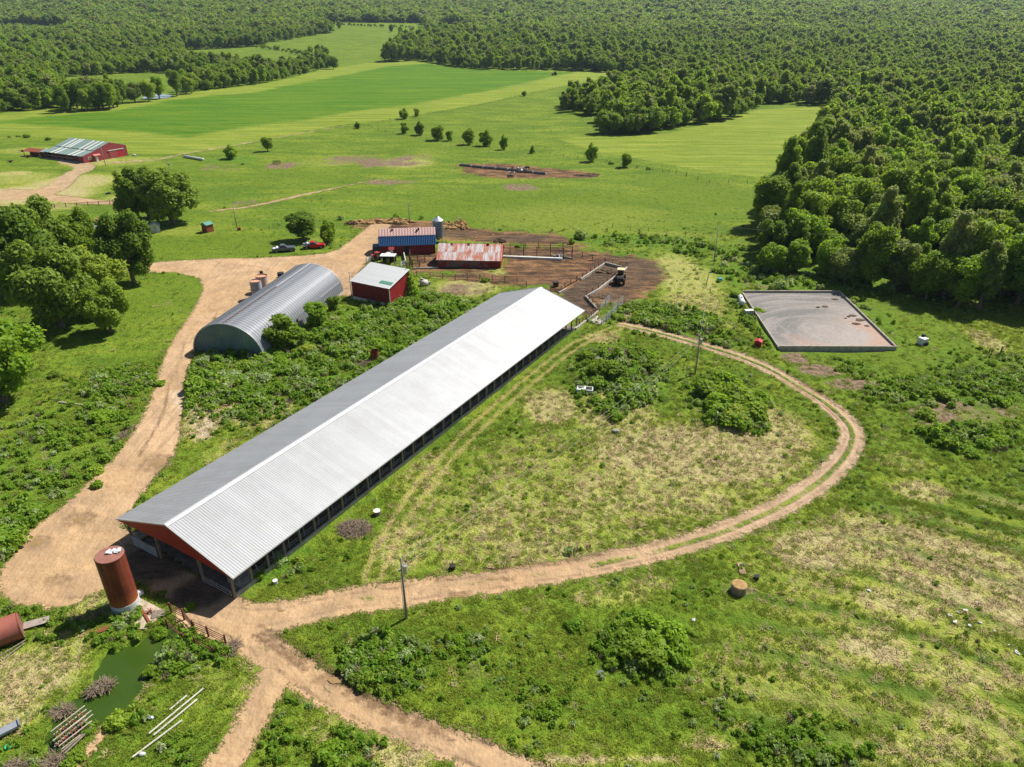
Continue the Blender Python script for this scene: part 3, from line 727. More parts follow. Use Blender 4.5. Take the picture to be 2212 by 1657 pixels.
def water_mat(name, col, rough=0.12, col2=None, scale=0.3):
    N = NT(name, rough)
    N.b.inputs['Specular IOR Level'].default_value = 0.3
    N.color(N.mix(N.mr(N.noise(scale, 3, 0.6, N.pos()), 0.35, 0.65), col, col2 or col))
    N.bump(N.noise(3.0, 2, 0.5, N.pos()), 0.05, 0.05)
    return N.m
_lo, _hi = PONDP.min(0) - 1.2, PONDP.max(0) + 1.2
follow([(_lo[0], _lo[1]), (_hi[0], _lo[1]), (_hi[0], _hi[1]), (_lo[0], _hi[1])], 'pond_water', water_mat('algae_water', (0.030, 0.062, 0.006), 0.22, (0.038, 0.070, 0.008)), -0.34)
_p = GP([(305, 213), (330, 215), (366, 212), (374, 207), (350, 204), (322, 205)])
follow(_p, 'pond_water', water_mat('far_pond_water', (0.25, 0.32, 0.40), 0.1), GZ(*_p.mean(0)) + 0.35)
PUD = water_mat('muddy_puddle', (0.27, 0.175, 0.085), 0.25, (0.24, 0.155, 0.07))
for px, py, rx, ry in ((725, 1468, 26, 11), (608, 1318, 12, 4), (345, 998, 24, 12), (170, 1122, 16, 8), (80, 1172, 20, 10), (992, 1285, 16, 4), (975, 1250, 12, 3.5), (1065, 1250, 18, 4)):
    e = EL(px, py, rx * 0.75, ry * 0.75)
    x0, y0 = e[0], e[1]
    pts = []
    for i in range(18):
        t = 2 * math.pi * i / 18; q = random.uniform(0.8, 1.12)
        pts.append((x0 + e[2] * q * math.cos(t), y0 + e[3] * q * math.sin(t)))
    mb = MB(); mb.add([(x0, y0, GZ(x0, y0) + 0.012)] + [(a, b, GZ(a, b) + 0.012 - 0.05) for a, b in pts], [(0, i + 1, (i + 1) % 18 + 1) for i in range(18)])
    tag(mb.build('puddle', PUD), kind='structure')
# ------------------------------------------------------------------ vegetation prototypes
def unit(v): return v / (np.linalg.norm(v, axis=1, keepdims=True) + 1e-9)

def leaf_quads(C, Nn, size, r, aspect=1.5, bend=0.25):
    """one bent leaf spray (4 verts, 2 tris folded) at each centre C with normal Nn"""
    n = len(C)
    t = unit(np.cross(Nn, r.normal(size=(n, 3))))
    b = np.cross(Nn, t)
    s = size[:, None]
    w = 0.5 * s; l = 0.5 * s * aspect
    v0 = C - t * l
    v1 = C - b * w + Nn * s * bend * -0.3
    v2 = C + t * l
    v3 = C + b * w + Nn * s * bend * -0.3
    V = np.stack([v0, v1, v2, v3], 1).reshape(-1, 3)
    F = np.arange(4 * n).reshape(n, 4)
    return V, F

def crown_np(seed, lobes, R, Z0, Z1, nleaf, lsize, shape='round', lobe_r=(0.28, 0.42)):
    """leaf sprays spread over many lobes of a crown of radius R between heights Z0 and Z1"""
    r = np.random.default_rng(seed)
    hz = (Z1 - Z0) / 2; cz = (Z1 + Z0) / 2
    cs = []; rs = []
    for i in range(lobes):
        d = unit(r.normal(size=(1, 3)))[0]
        q = r.uniform(0.35, 0.72)
        if shape == 'cone':
            f = r.uniform(0, 1) ** 1.3; ang = r.uniform(0, 2 * math.pi); rad = (1 - f * 0.85) * r.uniform(0.2, 0.7)
            c = np.array([math.cos(ang) * rad * R, math.sin(ang) * rad * R, Z0 + (0.1 + 0.85 * f) * 2 * hz]); lr = R * (0.5 - 0.3 * f)
        else:
            c = np.array([d[0] * R * q, d[1] * R * q, cz + d[2] * hz * q]); lr = R * r.uniform(*lobe_r)
        cs.append(c); rs.append(lr)
    cs = np.array(cs); rs = np.array(rs)
    w = rs ** 2; w = w / w.sum()
    k = r.choice(lobes, size=int(nleaf * 1.9), p=w)
    d = unit(r.normal(size=(len(k), 3)) + np.array([0, 0, 0.35]))
    C = cs[k] + d * rs[k][:, None] * np.array([1, 1, min(1.0, hz / R * 1.1)]) * r.uniform(0.62, 1.18, (len(k), 1))
    C = C + r.normal(size=C.shape) * lsize * 0.35
    keep = np.ones(len(k), bool)
    for c, q in zip(cs, rs):
        keep &= np.linalg.norm(C - c, axis=1) > q * 0.62
    keep &= C[:, 2] > Z0 * 0.75
    C, d = C[keep][:nleaf], d[keep][:nleaf]
    Nn = unit(d + r.normal(size=d.shape) * 0.8 + np.array([0, 0, 0.3]))
    return leaf_quads(C, Nn, lsize * r.uniform(0.6, 1.35, len(C)), r)

def trunk_np(seed, h, r0, crownR, nlimb=5, split=0.45):
    r = random.Random(seed)
    mb = MB()
    p = Vector((0, 0, -0.3)); pts = [p]
    for i in range(1, 5):
        p = Vector((r.uniform(-.06, .06) * h * i / 5, r.uniform(-.06, .06) * h * i / 5, h * 0.8 * i / 4)); pts.append(p)
    rad = [r0 * 1.35, r0, r0 * 0.8, r0 * 0.55, r0 * 0.25]
    for i in range(4): mb.cyl(pts[i], pts[i + 1], rad[i], rad[i + 1], 8, False)
    for k in range(nlimb):
        f = split + (0.9 - split) * k / max(1, nlimb - 1)
        i = min(3, int(f * 4)); a = pts[i].lerp(pts[i + 1], f * 4 - i)
        ang = k * 2.4 + r.uniform(-.5, .5); L = crownR * r.uniform(0.55, 0.85)
        m = a + Vector((math.cos(ang) * L * 0.5, math.sin(ang) * L * 0.5, L * 0.35))
        e = m + Vector((math.cos(ang + .2) * L * 0.45, math.sin(ang + .2) * L * 0.45, L * 0.3))
        mb.cyl(a, m, r0 * 0.42 * (1.3 - f), r0 * 0.25 * (1.3 - f), 6, False); mb.cyl(m, e, r0 * 0.25 * (1.3 - f), 0.03, 5, False)
    return mb

class TreeKind:
    def __init__(s, nm, seed, Ht, R, n, ls, leaf, lobes=16, z0=0.28, shape='round', r0=None, limbs=5, lobe_r=(0.28, 0.42)):
        V, F = crown_np(seed, lobes, R, Ht * z0, Ht, n, ls, shape, lobe_r)
        s.crown = {}
        s.V, s.F, s.nm = V, F, nm
        s.Ht, s.R = Ht, R
        s.trunk = trunk_np(seed, Ht * 0.85, r0 or Ht * 0.022, R, limbs).mesh(nm + '_trunk', M['bark'], True)
        s.leaf = leaf
    def mesh(s, leaf):
        if leaf not in s.crown: s.crown[leaf] = mesh_np(s.nm + '_crown_' + leaf, s.V, s.F, M[leaf])
        return s.crown[leaf]

def plant(kind, x, y, name, label, cat, group=None, leaf=None, scale=1.0, sz=None, rot=None, z=None):
    leaf = leaf or kind.leaf
    rot = random.uniform(0, 6.28) if rot is None else rot
    t = thing(name, label, cat, (x, y, (GZ(x, y) if z is None else z) - 0.1), rot, group)
    t.scale = (scale, scale, sz or scale)
    link('trunk', kind.trunk, t); link('crown', kind.mesh(leaf), t)
    return t

OAK = [TreeKind('oak%d' % i, 100 + i, 17, 8.5, 21000, 0.50, 'leafA', 60, 0.06, limbs=9, r0=0.45, lobe_r=(0.12, 0.26)) for i in range(2)]
MID = [TreeKind('mid%d' % i, 120 + i, (15, 18, 13, 16, 14)[i], (4.8, 3.9, 5.9, 5.2, 4.4)[i], 8500, 0.42, 'leafB', 44, 0.0, lobe_r=(0.18, 0.34)) for i in range(5)]
SMALL = [TreeKind('small%d' % i, 140 + i, 6, 2.5, 3600, 0.27, 'leafC', 28, -0.14, r0=0.12, lobe_r=(0.16, 0.32)) for i in range(3)]
CEDAR = [TreeKind('cedar%d' % i, 150 + i, 7, 2.0, 3200, 0.28, 'leafB', 22, 0.04, 'cone') for i in range(1)]

def dome_np(seed, R, Hh, n, ls, lobes=9):
    r = np.random.default_rng(seed)
    a = r.uniform(0, 6.28, lobes); q = r.uniform(0.15, 0.62, lobes)
    cs = np.stack([np.cos(a) * q * R, np.sin(a) * q * R, r.uniform(0.1, 0.55, lobes) * Hh], 1); rs = r.uniform(0.3, 0.48, lobes) * R
    k = r.integers(0, lobes, n)
    d = unit(r.normal(size=(n, 3)) + np.array([0, 0, 0.7]))
    C = cs[k] + d * rs[k][:, None] * np.array([1, 1, Hh / R * 0.95]) * r.uniform(0.7, 1.1, (n, 1))
    C[:, 2] = np.abs(C[:, 2])
    Nn = unit(d + r.normal(size=d.shape) * 0.6)
    return leaf_quads(C, Nn, ls * r.uniform(0.6, 1.4, n), r)

def tuft_np(seed, R, Hh, n, w=0.03, lean=0.5):
    """grass blades, each a bent strip of two quads"""
    r = np.random.default_rng(seed)
    a = r.uniform(0, 6.28, n); q = np.sqrt(r.uniform(0, 1, n)) * R
    b = np.stack([np.cos(a) * q, np.sin(a) * q, np.zeros(n)], 1)
    dirn = unit(np.stack([r.normal(size=n), r.normal(size=n), np.zeros(n)], 1))
    side = np.stack([-dirn[:, 1], dirn[:, 0], np.zeros(n)], 1)
    h = Hh * r.uniform(0.5, 1.15, n)[:, None]; L = lean * r.uniform(0.3, 1.2, n)[:, None]
    up = np.array([[0, 0, 1.0]])
    m = b + up * h * 0.6 + dirn * h * L * 0.35
    t = b + up * h * 0.95 + dirn * h * L
    ww = w * r.uniform(0.7, 1.3, n)[:, None]
    V = np.stack([b - side * ww, b + side * ww, m + side * ww * 0.8, m - side * ww * 0.8, t + side * ww * 0.15, t - side * ww * 0.15], 1).reshape(-1, 3)
    i = np.arange(n)[:, None] * 6
    F = np.concatenate([i + np.array([[0, 1, 2, 3]]), i + np.array([[3, 2, 4, 5]])])
    return V, F

def proto(name, VF, mat):
    o = bpy.data.objects.new(name, mesh_np(name, VF[0], VF[1], mat))
    return o

def scatter(name, pts, scale, protos, idx, label, cat=None, tilt=0.0, kind='stuff', zscale=None):
    """one object: a cloud of points that geometry nodes dress with the prototypes"""
    n = len(pts)
    me = bpy.data.meshes.new(name)
    me.vertices.add(n); me.vertices.foreach_set('co', np.ascontiguousarray(pts, np.float32).ravel())
    rot = np.stack([rng.normal(0, tilt, n), rng.normal(0, tilt, n), rng.uniform(0, 6.283, n)], 1)
    zs = scale if zscale is None else zscale
    sc3 = np.stack([scale, scale, zs], 1)
    a = me.attributes.new('rot', 'FLOAT_VECTOR', 'POINT'); a.data.foreach_set('vector', rot.astype(np.float32).ravel())
    a = me.attributes.new('scl', 'FLOAT_VECTOR', 'POINT'); a.data.foreach_set('vector', sc3.astype(np.float32).ravel())
    a = me.attributes.new('pick', 'INT', 'POINT'); a.data.foreach_set('value', np.asarray(idx, np.int32))
    o = link(name, me)
    tag(o, label, cat, None, kind)
    coll = bpy.data.collections.new(name + '_kinds')
    for i, p in enumerate(protos):
        p.name = '%s_%02d' % (name, i)
        coll.objects.link(p)
    ng = bpy.data.node_groups.new(name, 'GeometryNodeTree')
    ng.interface.new_socket('Geometry', in_out='INPUT', socket_type='NodeSocketGeometry')
    ng.interface.new_socket('Geometry', in_out='OUTPUT', socket_type='NodeSocketGeometry')
    gi = ng.nodes.new('NodeGroupInput'); go = ng.nodes.new('NodeGroupOutput')
    ip = ng.nodes.new('GeometryNodeInstanceOnPoints')
    ci = ng.nodes.new('GeometryNodeCollectionInfo')
    ci.inputs['Collection'].default_value = coll
    ci.inputs['Separate Children'].default_value = True
    ci.inputs['Reset Children'].default_value = True
    def na(nm, dt):
        q = ng.nodes.new('GeometryNodeInputNamedAttribute'); q.data_type = dt
        q.inputs['Name'].default_value = nm
        return q.outputs['Attribute']
    L = ng.links.new
    L(gi.outputs[0], ip.inputs['Points']); L(ci.outputs[0], ip.inputs['Instance'])
    ip.inputs['Pick Instance'].default_value = True
    L(na('pick', 'INT'), ip.inputs['Instance Index'])
    e2r = ng.nodes.new('FunctionNodeEulerToRotation')
    L(na('rot', 'FLOAT_VECTOR'), e2r.inputs[0]); L(e2r.outputs[0], ip.inputs['Rotation'])
    L(na('scl', 'FLOAT_VECTOR'), ip.inputs['Scale'])
    L(ip.outputs[0], go.inputs[0])
    md = o.modifiers.new('scatter', 'NODES'); md.node_group = ng
    return o

# ------------------------------------------------------------------ woods
def jgrid(x0, x1, y0, y1, s):
    xs = np.arange(x0, x1, s); ys = np.arange(y0, y1, s * 0.9)
    X, Y = np.meshgrid(xs, ys)
    X = X + (np.arange(len(ys)) % 2)[:, None] * s / 2
    X = X.ravel() + rng.uniform(-.42, .42, X.size) * s; Y = Y.ravel() + rng.uniform(-.42, .42, Y.size) * s
    return X, Y

def woods_mask(x, y):
    k = inside(x, y, WOOD) | inside(x, y, COPSE)
    for q in OPEN: k &= ~inside(x, y, q)
    return k

fx, fy, fs = [], [], []
for y0, y1, s in ((100, 420, 6.1), (420, 900, 7.0), (900, 1600, 8.8), (1600, 2600, 12.0), (2600, 5200, 17.0)):
    X, Y = jgrid(-0.78 * y1 - 60, 0.78 * y1 + 60, y0, y1, s)
    k = (np.abs(X) < 0.76 * Y + 60)
    X, Y = X[k], Y[k]
    k = woods_mask(X, Y)
    fx.append(X[k]); fy.append(Y[k]); fs.append(np.full(k.sum(), s))
fx = np.concatenate(fx); fy = np.concatenate(fy); fs = np.concatenate(fs)
fz = tz(fx, fy)
# thin clearings and taller stands so the canopy is uneven
gapn = np.sin(fx / 37 + 2 * np.sin(fy / 51)) * np.sin(fy / 43 + 1.7 * np.sin(fx / 66))
dist = np.hypot(fx, fy)
inview = (np.abs(fx) < 0.70 * fy + 12)
sel = np.argsort(np.where(inview, dist, 1e9))[:292]
issel = np.zeros(len(fx), bool); issel[sel] = True
LEAVES = ['leafB', 'leafA', 'leafB', 'leafD', 'leafA', 'leafC', 'leafA', 'leafC', 'leafD']
TONE = {'leafA': 'mid green', 'leafB': 'dark green', 'leafC': 'bright green', 'leafD': 'grey-green'}
def depth_in(x, y, poly):
    return float(poly_sd(np.array([x]), np.array([y]), poly, 60)[0])
for i in sel:
    x, y = float(fx[i]), float(fy[i])
    k = random.choice(MID)
    lf = random.choice(LEAVES)
    sc = random.uniform(0.62, 1.22) * (1 + 0.12 * gapn[i])
    incopse = bool(inside(np.array([x]), np.array([y]), COPSE)[0])
    dd = depth_in(x, y, COPSE if incopse else WOOD)
    if incopse: where = 'in the copse standing in the pasture, ' + ('left end' if x < 75 else ('right end' if x > 130 else 'middle')); g = 'trees of the copse in the pasture'
    elif x > 20:
        g = 'trees of the wood on the right'
        side = 'behind the manure pit' if y < 175 and dd < 16 else ('on the pasture edge of the right wood' if dd < 16 else ('in the near part of the right wood' if y < 230 else 'deep in the right wood'))
        where = side
        if where == 'behind the manure pit': where = 'at the wood foot behind the manure pit' if x < 85 else 'at the wood foot beyond the right meadow'
    else: where = 'in the wood beyond the hay field'; g = 'trees of the wood at the left'
    edge = 'front-row' if dd < 9 else 'broadleaf'
    size = 'tall' if sc > 1.0 else ('low' if sc < 0.84 else 'middling')
    if where == 'deep in the right wood': where += (' near the picture edge' if x > 0.55 * y else (' above the pit' if x > 0.38 * y else ' towards the copse side'))
    elif where.startswith('in the near part'): where += ', right end' if x > 0.62 * y else (', middle' if x > 0.48 * y else ', pasture side')
    edge = size + ' ' + edge
    plant(k, x, y, 'tree', '%s %s tree %s' % (TONE[lf], edge, where), 'tree', g, lf, sc, sc * random.uniform(0.85, 1.12))
rest = ~issel
FARP = []
for i in range(6):
    V, F = crown_np(300 + i, 16, (5.2, 4.0, 6.4, 5.0, 4.5, 5.8)[i], 1.2, (14.5, 17.5, 13, 15, 16.5, 13.5)[i], 2400, 0.80, 'round', (0.2, 0.36))
    FARP.append(proto('far', (V, F), M[['leafB', 'leafA', 'leafB', 'leafC', 'leafD', 'leafA'][i]]))
for i in range(4):
    V, F = crown_np(320 + i, 8, 6.0, 1.0, 14.0, 380, 2.0, 'round')
    FARP.append(proto('vfar', (V, F), M[['leafB', 'leafA', 'leafB', 'leafD'][i]]))
rx, ry, rz, rs_ = fx[rest], fy[rest], fz[rest], fs[rest]
d = np.hypot(rx, ry)
pick = np.where(d < 1400, rng.integers(0, 6, len(rx)), rng.integers(6, 10, len(rx)))
scl = np.clip(rs_ / 8.0, 0.9, 1.75) * rng.uniform(0.55, 1.3, len(rx)) * (1 + 0.2 * gapn[rest])
scatter('distant_woods', np.stack([rx, ry, rz - 0.3], 1), scl, FARP, pick, 'continuous green broadleaf forest running from the fields to the horizon', zscale=scl * rng.uniform(0.8, 1.15, len(rx)) * np.where(rs_ > 10, 0.8, 1.0))
print('woods', len(fx), 'single', len(sel))

# ------------------------------------------------------------------ ground cover near the farm
GR = [proto('g', tuft_np(i, 0.36, 0.20 + 0.06 * i, 34, 0.022, 1.0), M['weed']) for i in range(3)]
def plantmat():
    """grass blades take the tone of the patch of pasture they grow in"""
    N = NT('grass_blades', 0.7)
    p = N.pos()
    c = N.mix(N.mr(N.noise(0.22, 4, 0.6, p), 0.33, 0.66), (0.120, 0.205, 0.015), (0.225, 0.310, 0.026))
    c = N.mix(N.mr(N.noise(0.035, 4, 0.6, p), 0.42, 0.7), c, (0.30, 0.36, 0.035))
    c = N.mix(N.math('MULTIPLY', N.rand(), 0.6), c, (0.33, 0.38, 0.05))
    N.color(c)
    tr = N.n('ShaderNodeBsdfTranslucent'); N.set(tr.inputs[0], c)
    mx = N.n('ShaderNodeMixShader'); mx.inputs[0].default_value = 0.35
    N.t.links.new(N.b.outputs[0], mx.inputs[1]); N.t.links.new(tr.outputs[0], mx.inputs[2])
    N.t.links.new(mx.outputs[0], N.t.nodes['Material Output'].inputs[0])
    return N.m
M['grass'] = plantmat()
for g in GR: g.data.materials[0] = M['grass']
WD = [proto('w', dome_np(10 + i, 0.62, 0.75, 130, 0.17, 6), M['weed' if i < 3 else 'leafA']) for i in range(4)]
WD.append(proto('w', dome_np(19, 0.6, 0.8, 110, 0.17, 6), M['flowerweed']))
WD.append(proto('w', tuft_np(44, 0.30, 0.8, 40, 0.022, 0.6), M['twig']))
ST = [proto('s', tuft_np(60 + i, 0.35, 0.22, 24, 0.02, 2.0), M['straw']) for i in range(2)]

def cand(n, y0, y1, pad=14):
    y = np.sqrt(rng.uniform(y0 * y0, y1 * y1, n)) if y0 > 0 else rng.uniform(y0, y1, n)
    x = rng.uniform(-1, 1, n) * (0.80 * y + pad)
    return x, y
def okmask(m, x, y, dirtok=-0.05):
    k = (m['road'] < dirtok) & (m['mud'] < 0.2)
    for q in NOPLANT: k &= poly_sd(x, y, q, 3) < -0.1
    k &= ~((np.abs(m['lat']) < 2.2) & (m['road'] > -0.2))
    return k
def low(x, y, f, ph):
    return 0.5 + 0.5 * np.sin(x / f + 2.1 * np.sin(y / (f * 1.3) + ph)) * np.sin(y / (f * 0.9) + 1.7 * np.sin(x / (f * 1.1)))

GX, GY, GI, GS = [], [], [], []
for n, y0, y1, sc in ((52000, 30, 75, 0.85), (60000, 75, 135, 1.05), (45000, 135, 230, 1.35)):
    x, y = cand(n, y0, y1); m = masks(x, y)
    prob = (1 - 0.85 * m['straw']) * np.where(m['mown'] > 0, 0.1, 1.0) * (1 - m['mudspot'] * 0.9) * (0.35 + 0.65 * low(x, y, 3.3, 0.4)) * (1 - 0.5 * m['darkg']) * (1 - 0.9 * m['lawn']) * np.clip((225 - y) / 90, 0.0, 1)
    rw = np.hypot(x - 10, y + 5) * 1.55 + 2.2 * np.sin(x / 13 + y / 17)
    prob = np.where(m['wind'] > .3, prob * (0.18 + 0.8 * (np.sin(rw) > 0.1)), prob * (0.3 + 0.7 * low(x, y, 1.3, 4)))
    k = okmask(m, x, y) & (rng.uniform(0, 1, n) < prob) & (np.minimum(np.abs(np.abs(m['te']) - .95), 2) > 0.45)
    GX.append(x[k]); GY.append(y[k]); GS.append(sc * rng.uniform(0.6, 1.4, k.sum()))
x = np.concatenate(GX); y = np.concatenate(GY); s = np.concatenate(GS)
scatter('grass', np.stack([x, y, tz(x, y) - 0.03], 1), s, GR, rng.integers(0, 3, len(x)), 'rough green grass growing across the farmyard and paddocks', tilt=0.12)
print('grass', len(x))
GX, GY, GI, GS = [], [], [], []
for n, y0, y1, sc in ((34000, 30, 80, 0.85), (52000, 80, 150, 1.0), (40000, 150, 260, 1.2)):
    x, y = cand(n, y0, y1); m = masks(x, y)
    patch = low(x, y, 2.2, 1.0) * low(x, y, 7.0, 3.0)
    prob = m['lush'] * (0.12 + 1.0 * (low(x, y, 2.6, 2) > 0.45) * low(x, y, 6.0, 5)) + 0.10 * (patch > 0.42) + 0.02 + 0.3 * ((m['road'] > -1.0) & (m['road'] < -0.1)) * (patch > 0.3)
    prob *= (1 - 0.95 * m['lawn']) * np.clip((250 - y) / 70, 0.0, 1)
    prob *= (1 - 0.92 * np.clip(m['straw'] * 1.6, 0, 1) * (m['lush'] < .4)) * (1 - m['mudspot']) * np.where((m['mown'] > 0), 0.0, 1.0) * (1 - 0.85 * m['darkg'])
    k = okmask(m, x, y, -0.35) & (rng.uniform(0, 1, n) < prob) & (np.abs(m['te']) > 1.6)
    GX.append(x[k]); GY.append(y[k]); GS.append(sc * rng.uniform(0.45, 1.3, k.sum()) * (0.7 + (0.6 + 1.6 * low(x[k], y[k], 5.5, 3.3) ** 3) * m['lush'][k]))
x = np.concatenate(GX); y = np.concatenate(GY); s = np.concatenate(GS)
r = rng.uniform(0, 1, len(x))
pt = low(x, y, 9.0, 7.0)
pk = np.select([r < .3, r < .55, r < .70, r < .70 + .12 * (pt < .5), r < .94], [0, 1, 2, 3, 4], 5)
scatter('weeds', np.stack([x, y, tz(x, y) - 0.05], 1), s, WD, pk, 'clumps of tall leafy weeds between the buildings and along the tracks', tilt=0.1)
print('weeds', len(x))
x, y = cand(60000, 32, 150); m = masks(x, y)
k = okmask(m, x, y) & (rng.uniform(0, 1, len(x)) < m['straw'] * 0.9 + 0.015)
x, y = x[k], y[k]
scatter('dry_straw', np.stack([x, y, tz(x, y) - 0.02], 1), rng.uniform(0.6, 1.5, len(x)), ST, rng.integers(0, 2, len(x)), 'dry straw-coloured dead grass lying in patches on the cut ground', tilt=0.25)
print('straw', len(x))

# ------------------------------------------------------------------ single trees
def mpp(p): return (H - p[2]) / -ray(*_lastpx)[2]
def at(px, py): return G(px, py)
for px, py, lf, w_ in ((160, 230, 'leafA', 'by the wood end'), (178, 238, 'leafB', 'front row left'), (198, 226, 'leafD', 'behind the front row'), (215, 236, 'leafA', 'front row middle'), (232, 228, 'leafB', 'back row middle'), (246, 234, 'leafA', 'front row right'), (265, 224, 'leafB', 'beside the small pond'), (292, 221, 'leafD', 'before the small pond, slim'), (322, 219, 'leafA', 'before the small pond, wide'), (383, 208, 'leafB', 'right of the small pond'), (402, 203, 'leafA', 'starting the long hedgerow'), (140, 243, 'leafB', 'first in the left row'), (152, 238, 'leafA', 'second in the left row'), (168, 234, 'leafC', 'bright one in the left row'), (190, 240, 'leafA', 'fourth in the left row'), (207, 238, 'leafB', 'sixth in the left row'), (223, 233, 'leafD', 'seventh in the left row'), (238, 237, 'leafA', 'ninth in the left row'), (254, 231, 'leafB', 'last in the left row'), (345, 214, 'leafC', 'small bright one by the pond'), (415, 202, 'leafB', 'second of the long hedgerow')):
    g = at(px, py); plant(MID[px % 5], g[0], g[1], 'tree', TONE[lf] + ' far tree on the hay field edge, ' + w_, 'tree', 'scattered trees along the far edge of the hay field', lf, random.uniform(.95, 1.35), random.uniform(1.0, 1.35))
for px, py, sc, sz, lf, lab in (
    (136, 708, 1.12, 1.12, 'leafB', 'large spreading yard tree with its pale trunk in view, nearest the left drive'),
    (40, 640, 1.3, 1.25, 'leafB', 'tall dense yard tree cut by the left edge of the picture'),
    (218, 672, 0.88, 0.85, 'leafA', 'broad yard tree overhanging the lawn by the drive'),
    (290, 612, 0.88, 1.05, 'leafB', 'yard tree with a dark trunk in front of the grey house roof'),
    (240, 718, .62, .66, 'leafA', 'low leafy yard tree nearest the driveway bend, leaves almost to the grass'),
    (100, 610, 1.1, 1.2, 'leafB', 'dark yard tree behind the large pale-trunked tree'),
    (180, 585, 0.75, 0.95, 'leafA', 'yard tree beside the grey house roof, at the back of the group'),
    (10, 868, 1.05, .95, 'leafC', 'bushy bright green tree at the left edge above the weedy slope'),
    (372, 484, 1.22, 1.0, 'leafB', 'very wide dark-trunked shade tree behind the house'),
    (322, 470, 0.9, 0.95, 'leafB', 'dark tree merged with the left side of the wide shade tree')):
    g = at(px, py)
    plant(random.choice(OAK), g[0], g[1], 'yard_tree', lab, 'tree', 'shade trees round the house', lf, sc, sz)
g = at(275, 470); plant(CEDAR[0], g[0], g[1], 'cedar_tree', 'narrow very dark tree at the left end of the wide shade tree', 'tree', None, 'leafB', 1.9, 2.0)
for px, py, kk, sc, sz, lf, lab in (
    (655, 519, 'M', 1.0, .55, 'leafB', 'dense rounded dark tree behind the parked trucks'),
    (712, 526, 'S', 1.15, 1.25, 'leafA', 'small airy tree just right of the red truck'),
    (579, 327, 'M', .62, .46, 'leafA', 'larger of the two lone trees beside the ditch in the pasture'),
    (502, 343, 'S', 1.5, 1.15, 'leafC', 'smaller bright green lone tree beside the ditch in the pasture'),
    (872, 257, 'S', 1.5, 1.15, 'leafA', 'rounded small tree, left one of the pair on the fence line'),
    (900, 252, 'S', .9, .95, 'leafA', 'smallest tree of the pair on the far fence line'),
    (874, 288, 'S', 1.2, 1.1, 'leafA', 'leftmost small tree of the row across the pasture'),
    (906, 292, 'S', 1.25, 1.3, 'leafB', 'second small dark tree of the row across the pasture'),
    (947, 303, 'S', 1.75, 1.4, 'leafA', 'widest tree of the row across the pasture'),
    (972, 304, 'S', .95, 1.0, 'leafC', 'little tree against the right side of the widest pasture tree'),
    (1013, 312, 'S', 1.5, 1.45, 'leafA', 'fifth tree of the pasture row, with weeds at its foot'),
    (1050, 315, 'S', 1.45, 1.4, 'leafA', 'sixth tree of the pasture row, standing alone'),
    (1088, 323, 'S', .85, 1.25, 'leafC', 'thin upright tree at the right end of the pasture row'),
    (1150, 331, 'C', .7, .5, 'leafB', 'small pointed dark bush in the open pasture'),
    (1277, 349, 'S', 1.2, 1.45, 'leafC', 'leaning feathery tree on the fence line below the copse'),
    (1352, 361, 'S', 1.1, 1.1, 'leafA', 'rounded small tree right of the leaning feathery one'),
    (1132, 208, 'S', .9, .75, 'leafB', 'lone dark bush on the edge of the hay field'),
    (772, 278, 'S', .8, .7, 'leafA', 'scrubby bush where the fence meets the far track'),
    (885, 640, 'C', 1.05, .92, 'leafC', 'tall narrow leafy tree against the right wall of the red shed'),
    (618, 748, 'S', 1.75, 1.25, 'leafA', 'large round bush pressed against the arched barn'),
    (684, 706, 'S', 1.2, 1.05, 'leafC', 'taller pointed bush against the middle of the arched barn'),
    (722, 668, 'S', .7, .6, 'leafB', 'small dark bush at the far foot of the arched barn'),
    (2115, 618, 'S', 1.4, 1.1, 'leafC', 'bright young tree at the foot of the wood, right of the manure pit'),
    (2010, 628, 'M', .9, .5, 'leafA', 'bushy young tree at the foot of the wood above the pit grass'),
    (1665, 588, 'M', .7, .6, 'leafC', 'bright leafy young tree at the near left corner of the wood')):
    g = at(px, py)
    K = {'M': MID, 'S': SMALL, 'C': CEDAR}[kk]
    plant(random.choice(K), g[0], g[1], 'tree', lab, 'tree', None, lf, sc, sz)

# far single trees and hedges on the open fields behind
for px, py, lab in ((733, 62, 'lone dark tree standing in the pale far field'), (700, 147, 'tall dark tree at the far corner of the hay field'), (720, 150, 'second tall tree at the far corner of the hay field'), (845, 70, 'small tree by the far hedge'), (980, 74, 'tree beside the small far clearing')):
    g = at(px, py)
    plant(random.choice(MID), g[0], g[1], 'tree', lab, 'tree', 'single trees on the far fields', 'leafB', 1.2, 1.1)
for row in (((700, 54), (900, 61)), ((560, 103), (700, 124))):
    a, b = at(*row[0]), at(*row[1])
    pts = []
    for i in range(46):
        t = i / 45 + random.uniform(-.01, .01); x = a[0] * (1 - t) + b[0] * t + random.uniform(-5, 5); y = a[1] * (1 - t) + b[1] * t + random.uniform(-7, 7)
        pts.append((x, y, GZ(x, y)))
    pts = np.array(pts)
    scatter('hedge', pts, rng.uniform(.25, .6, len(pts)), [proto('h', (FARP[0].data and crown_np(333, 8, 5, .4, 11, 500, 1.3)), M['leafB'])], np.zeros(len(pts), int), 'dark scrubby hedge crossing the far pale field', 'hedge')

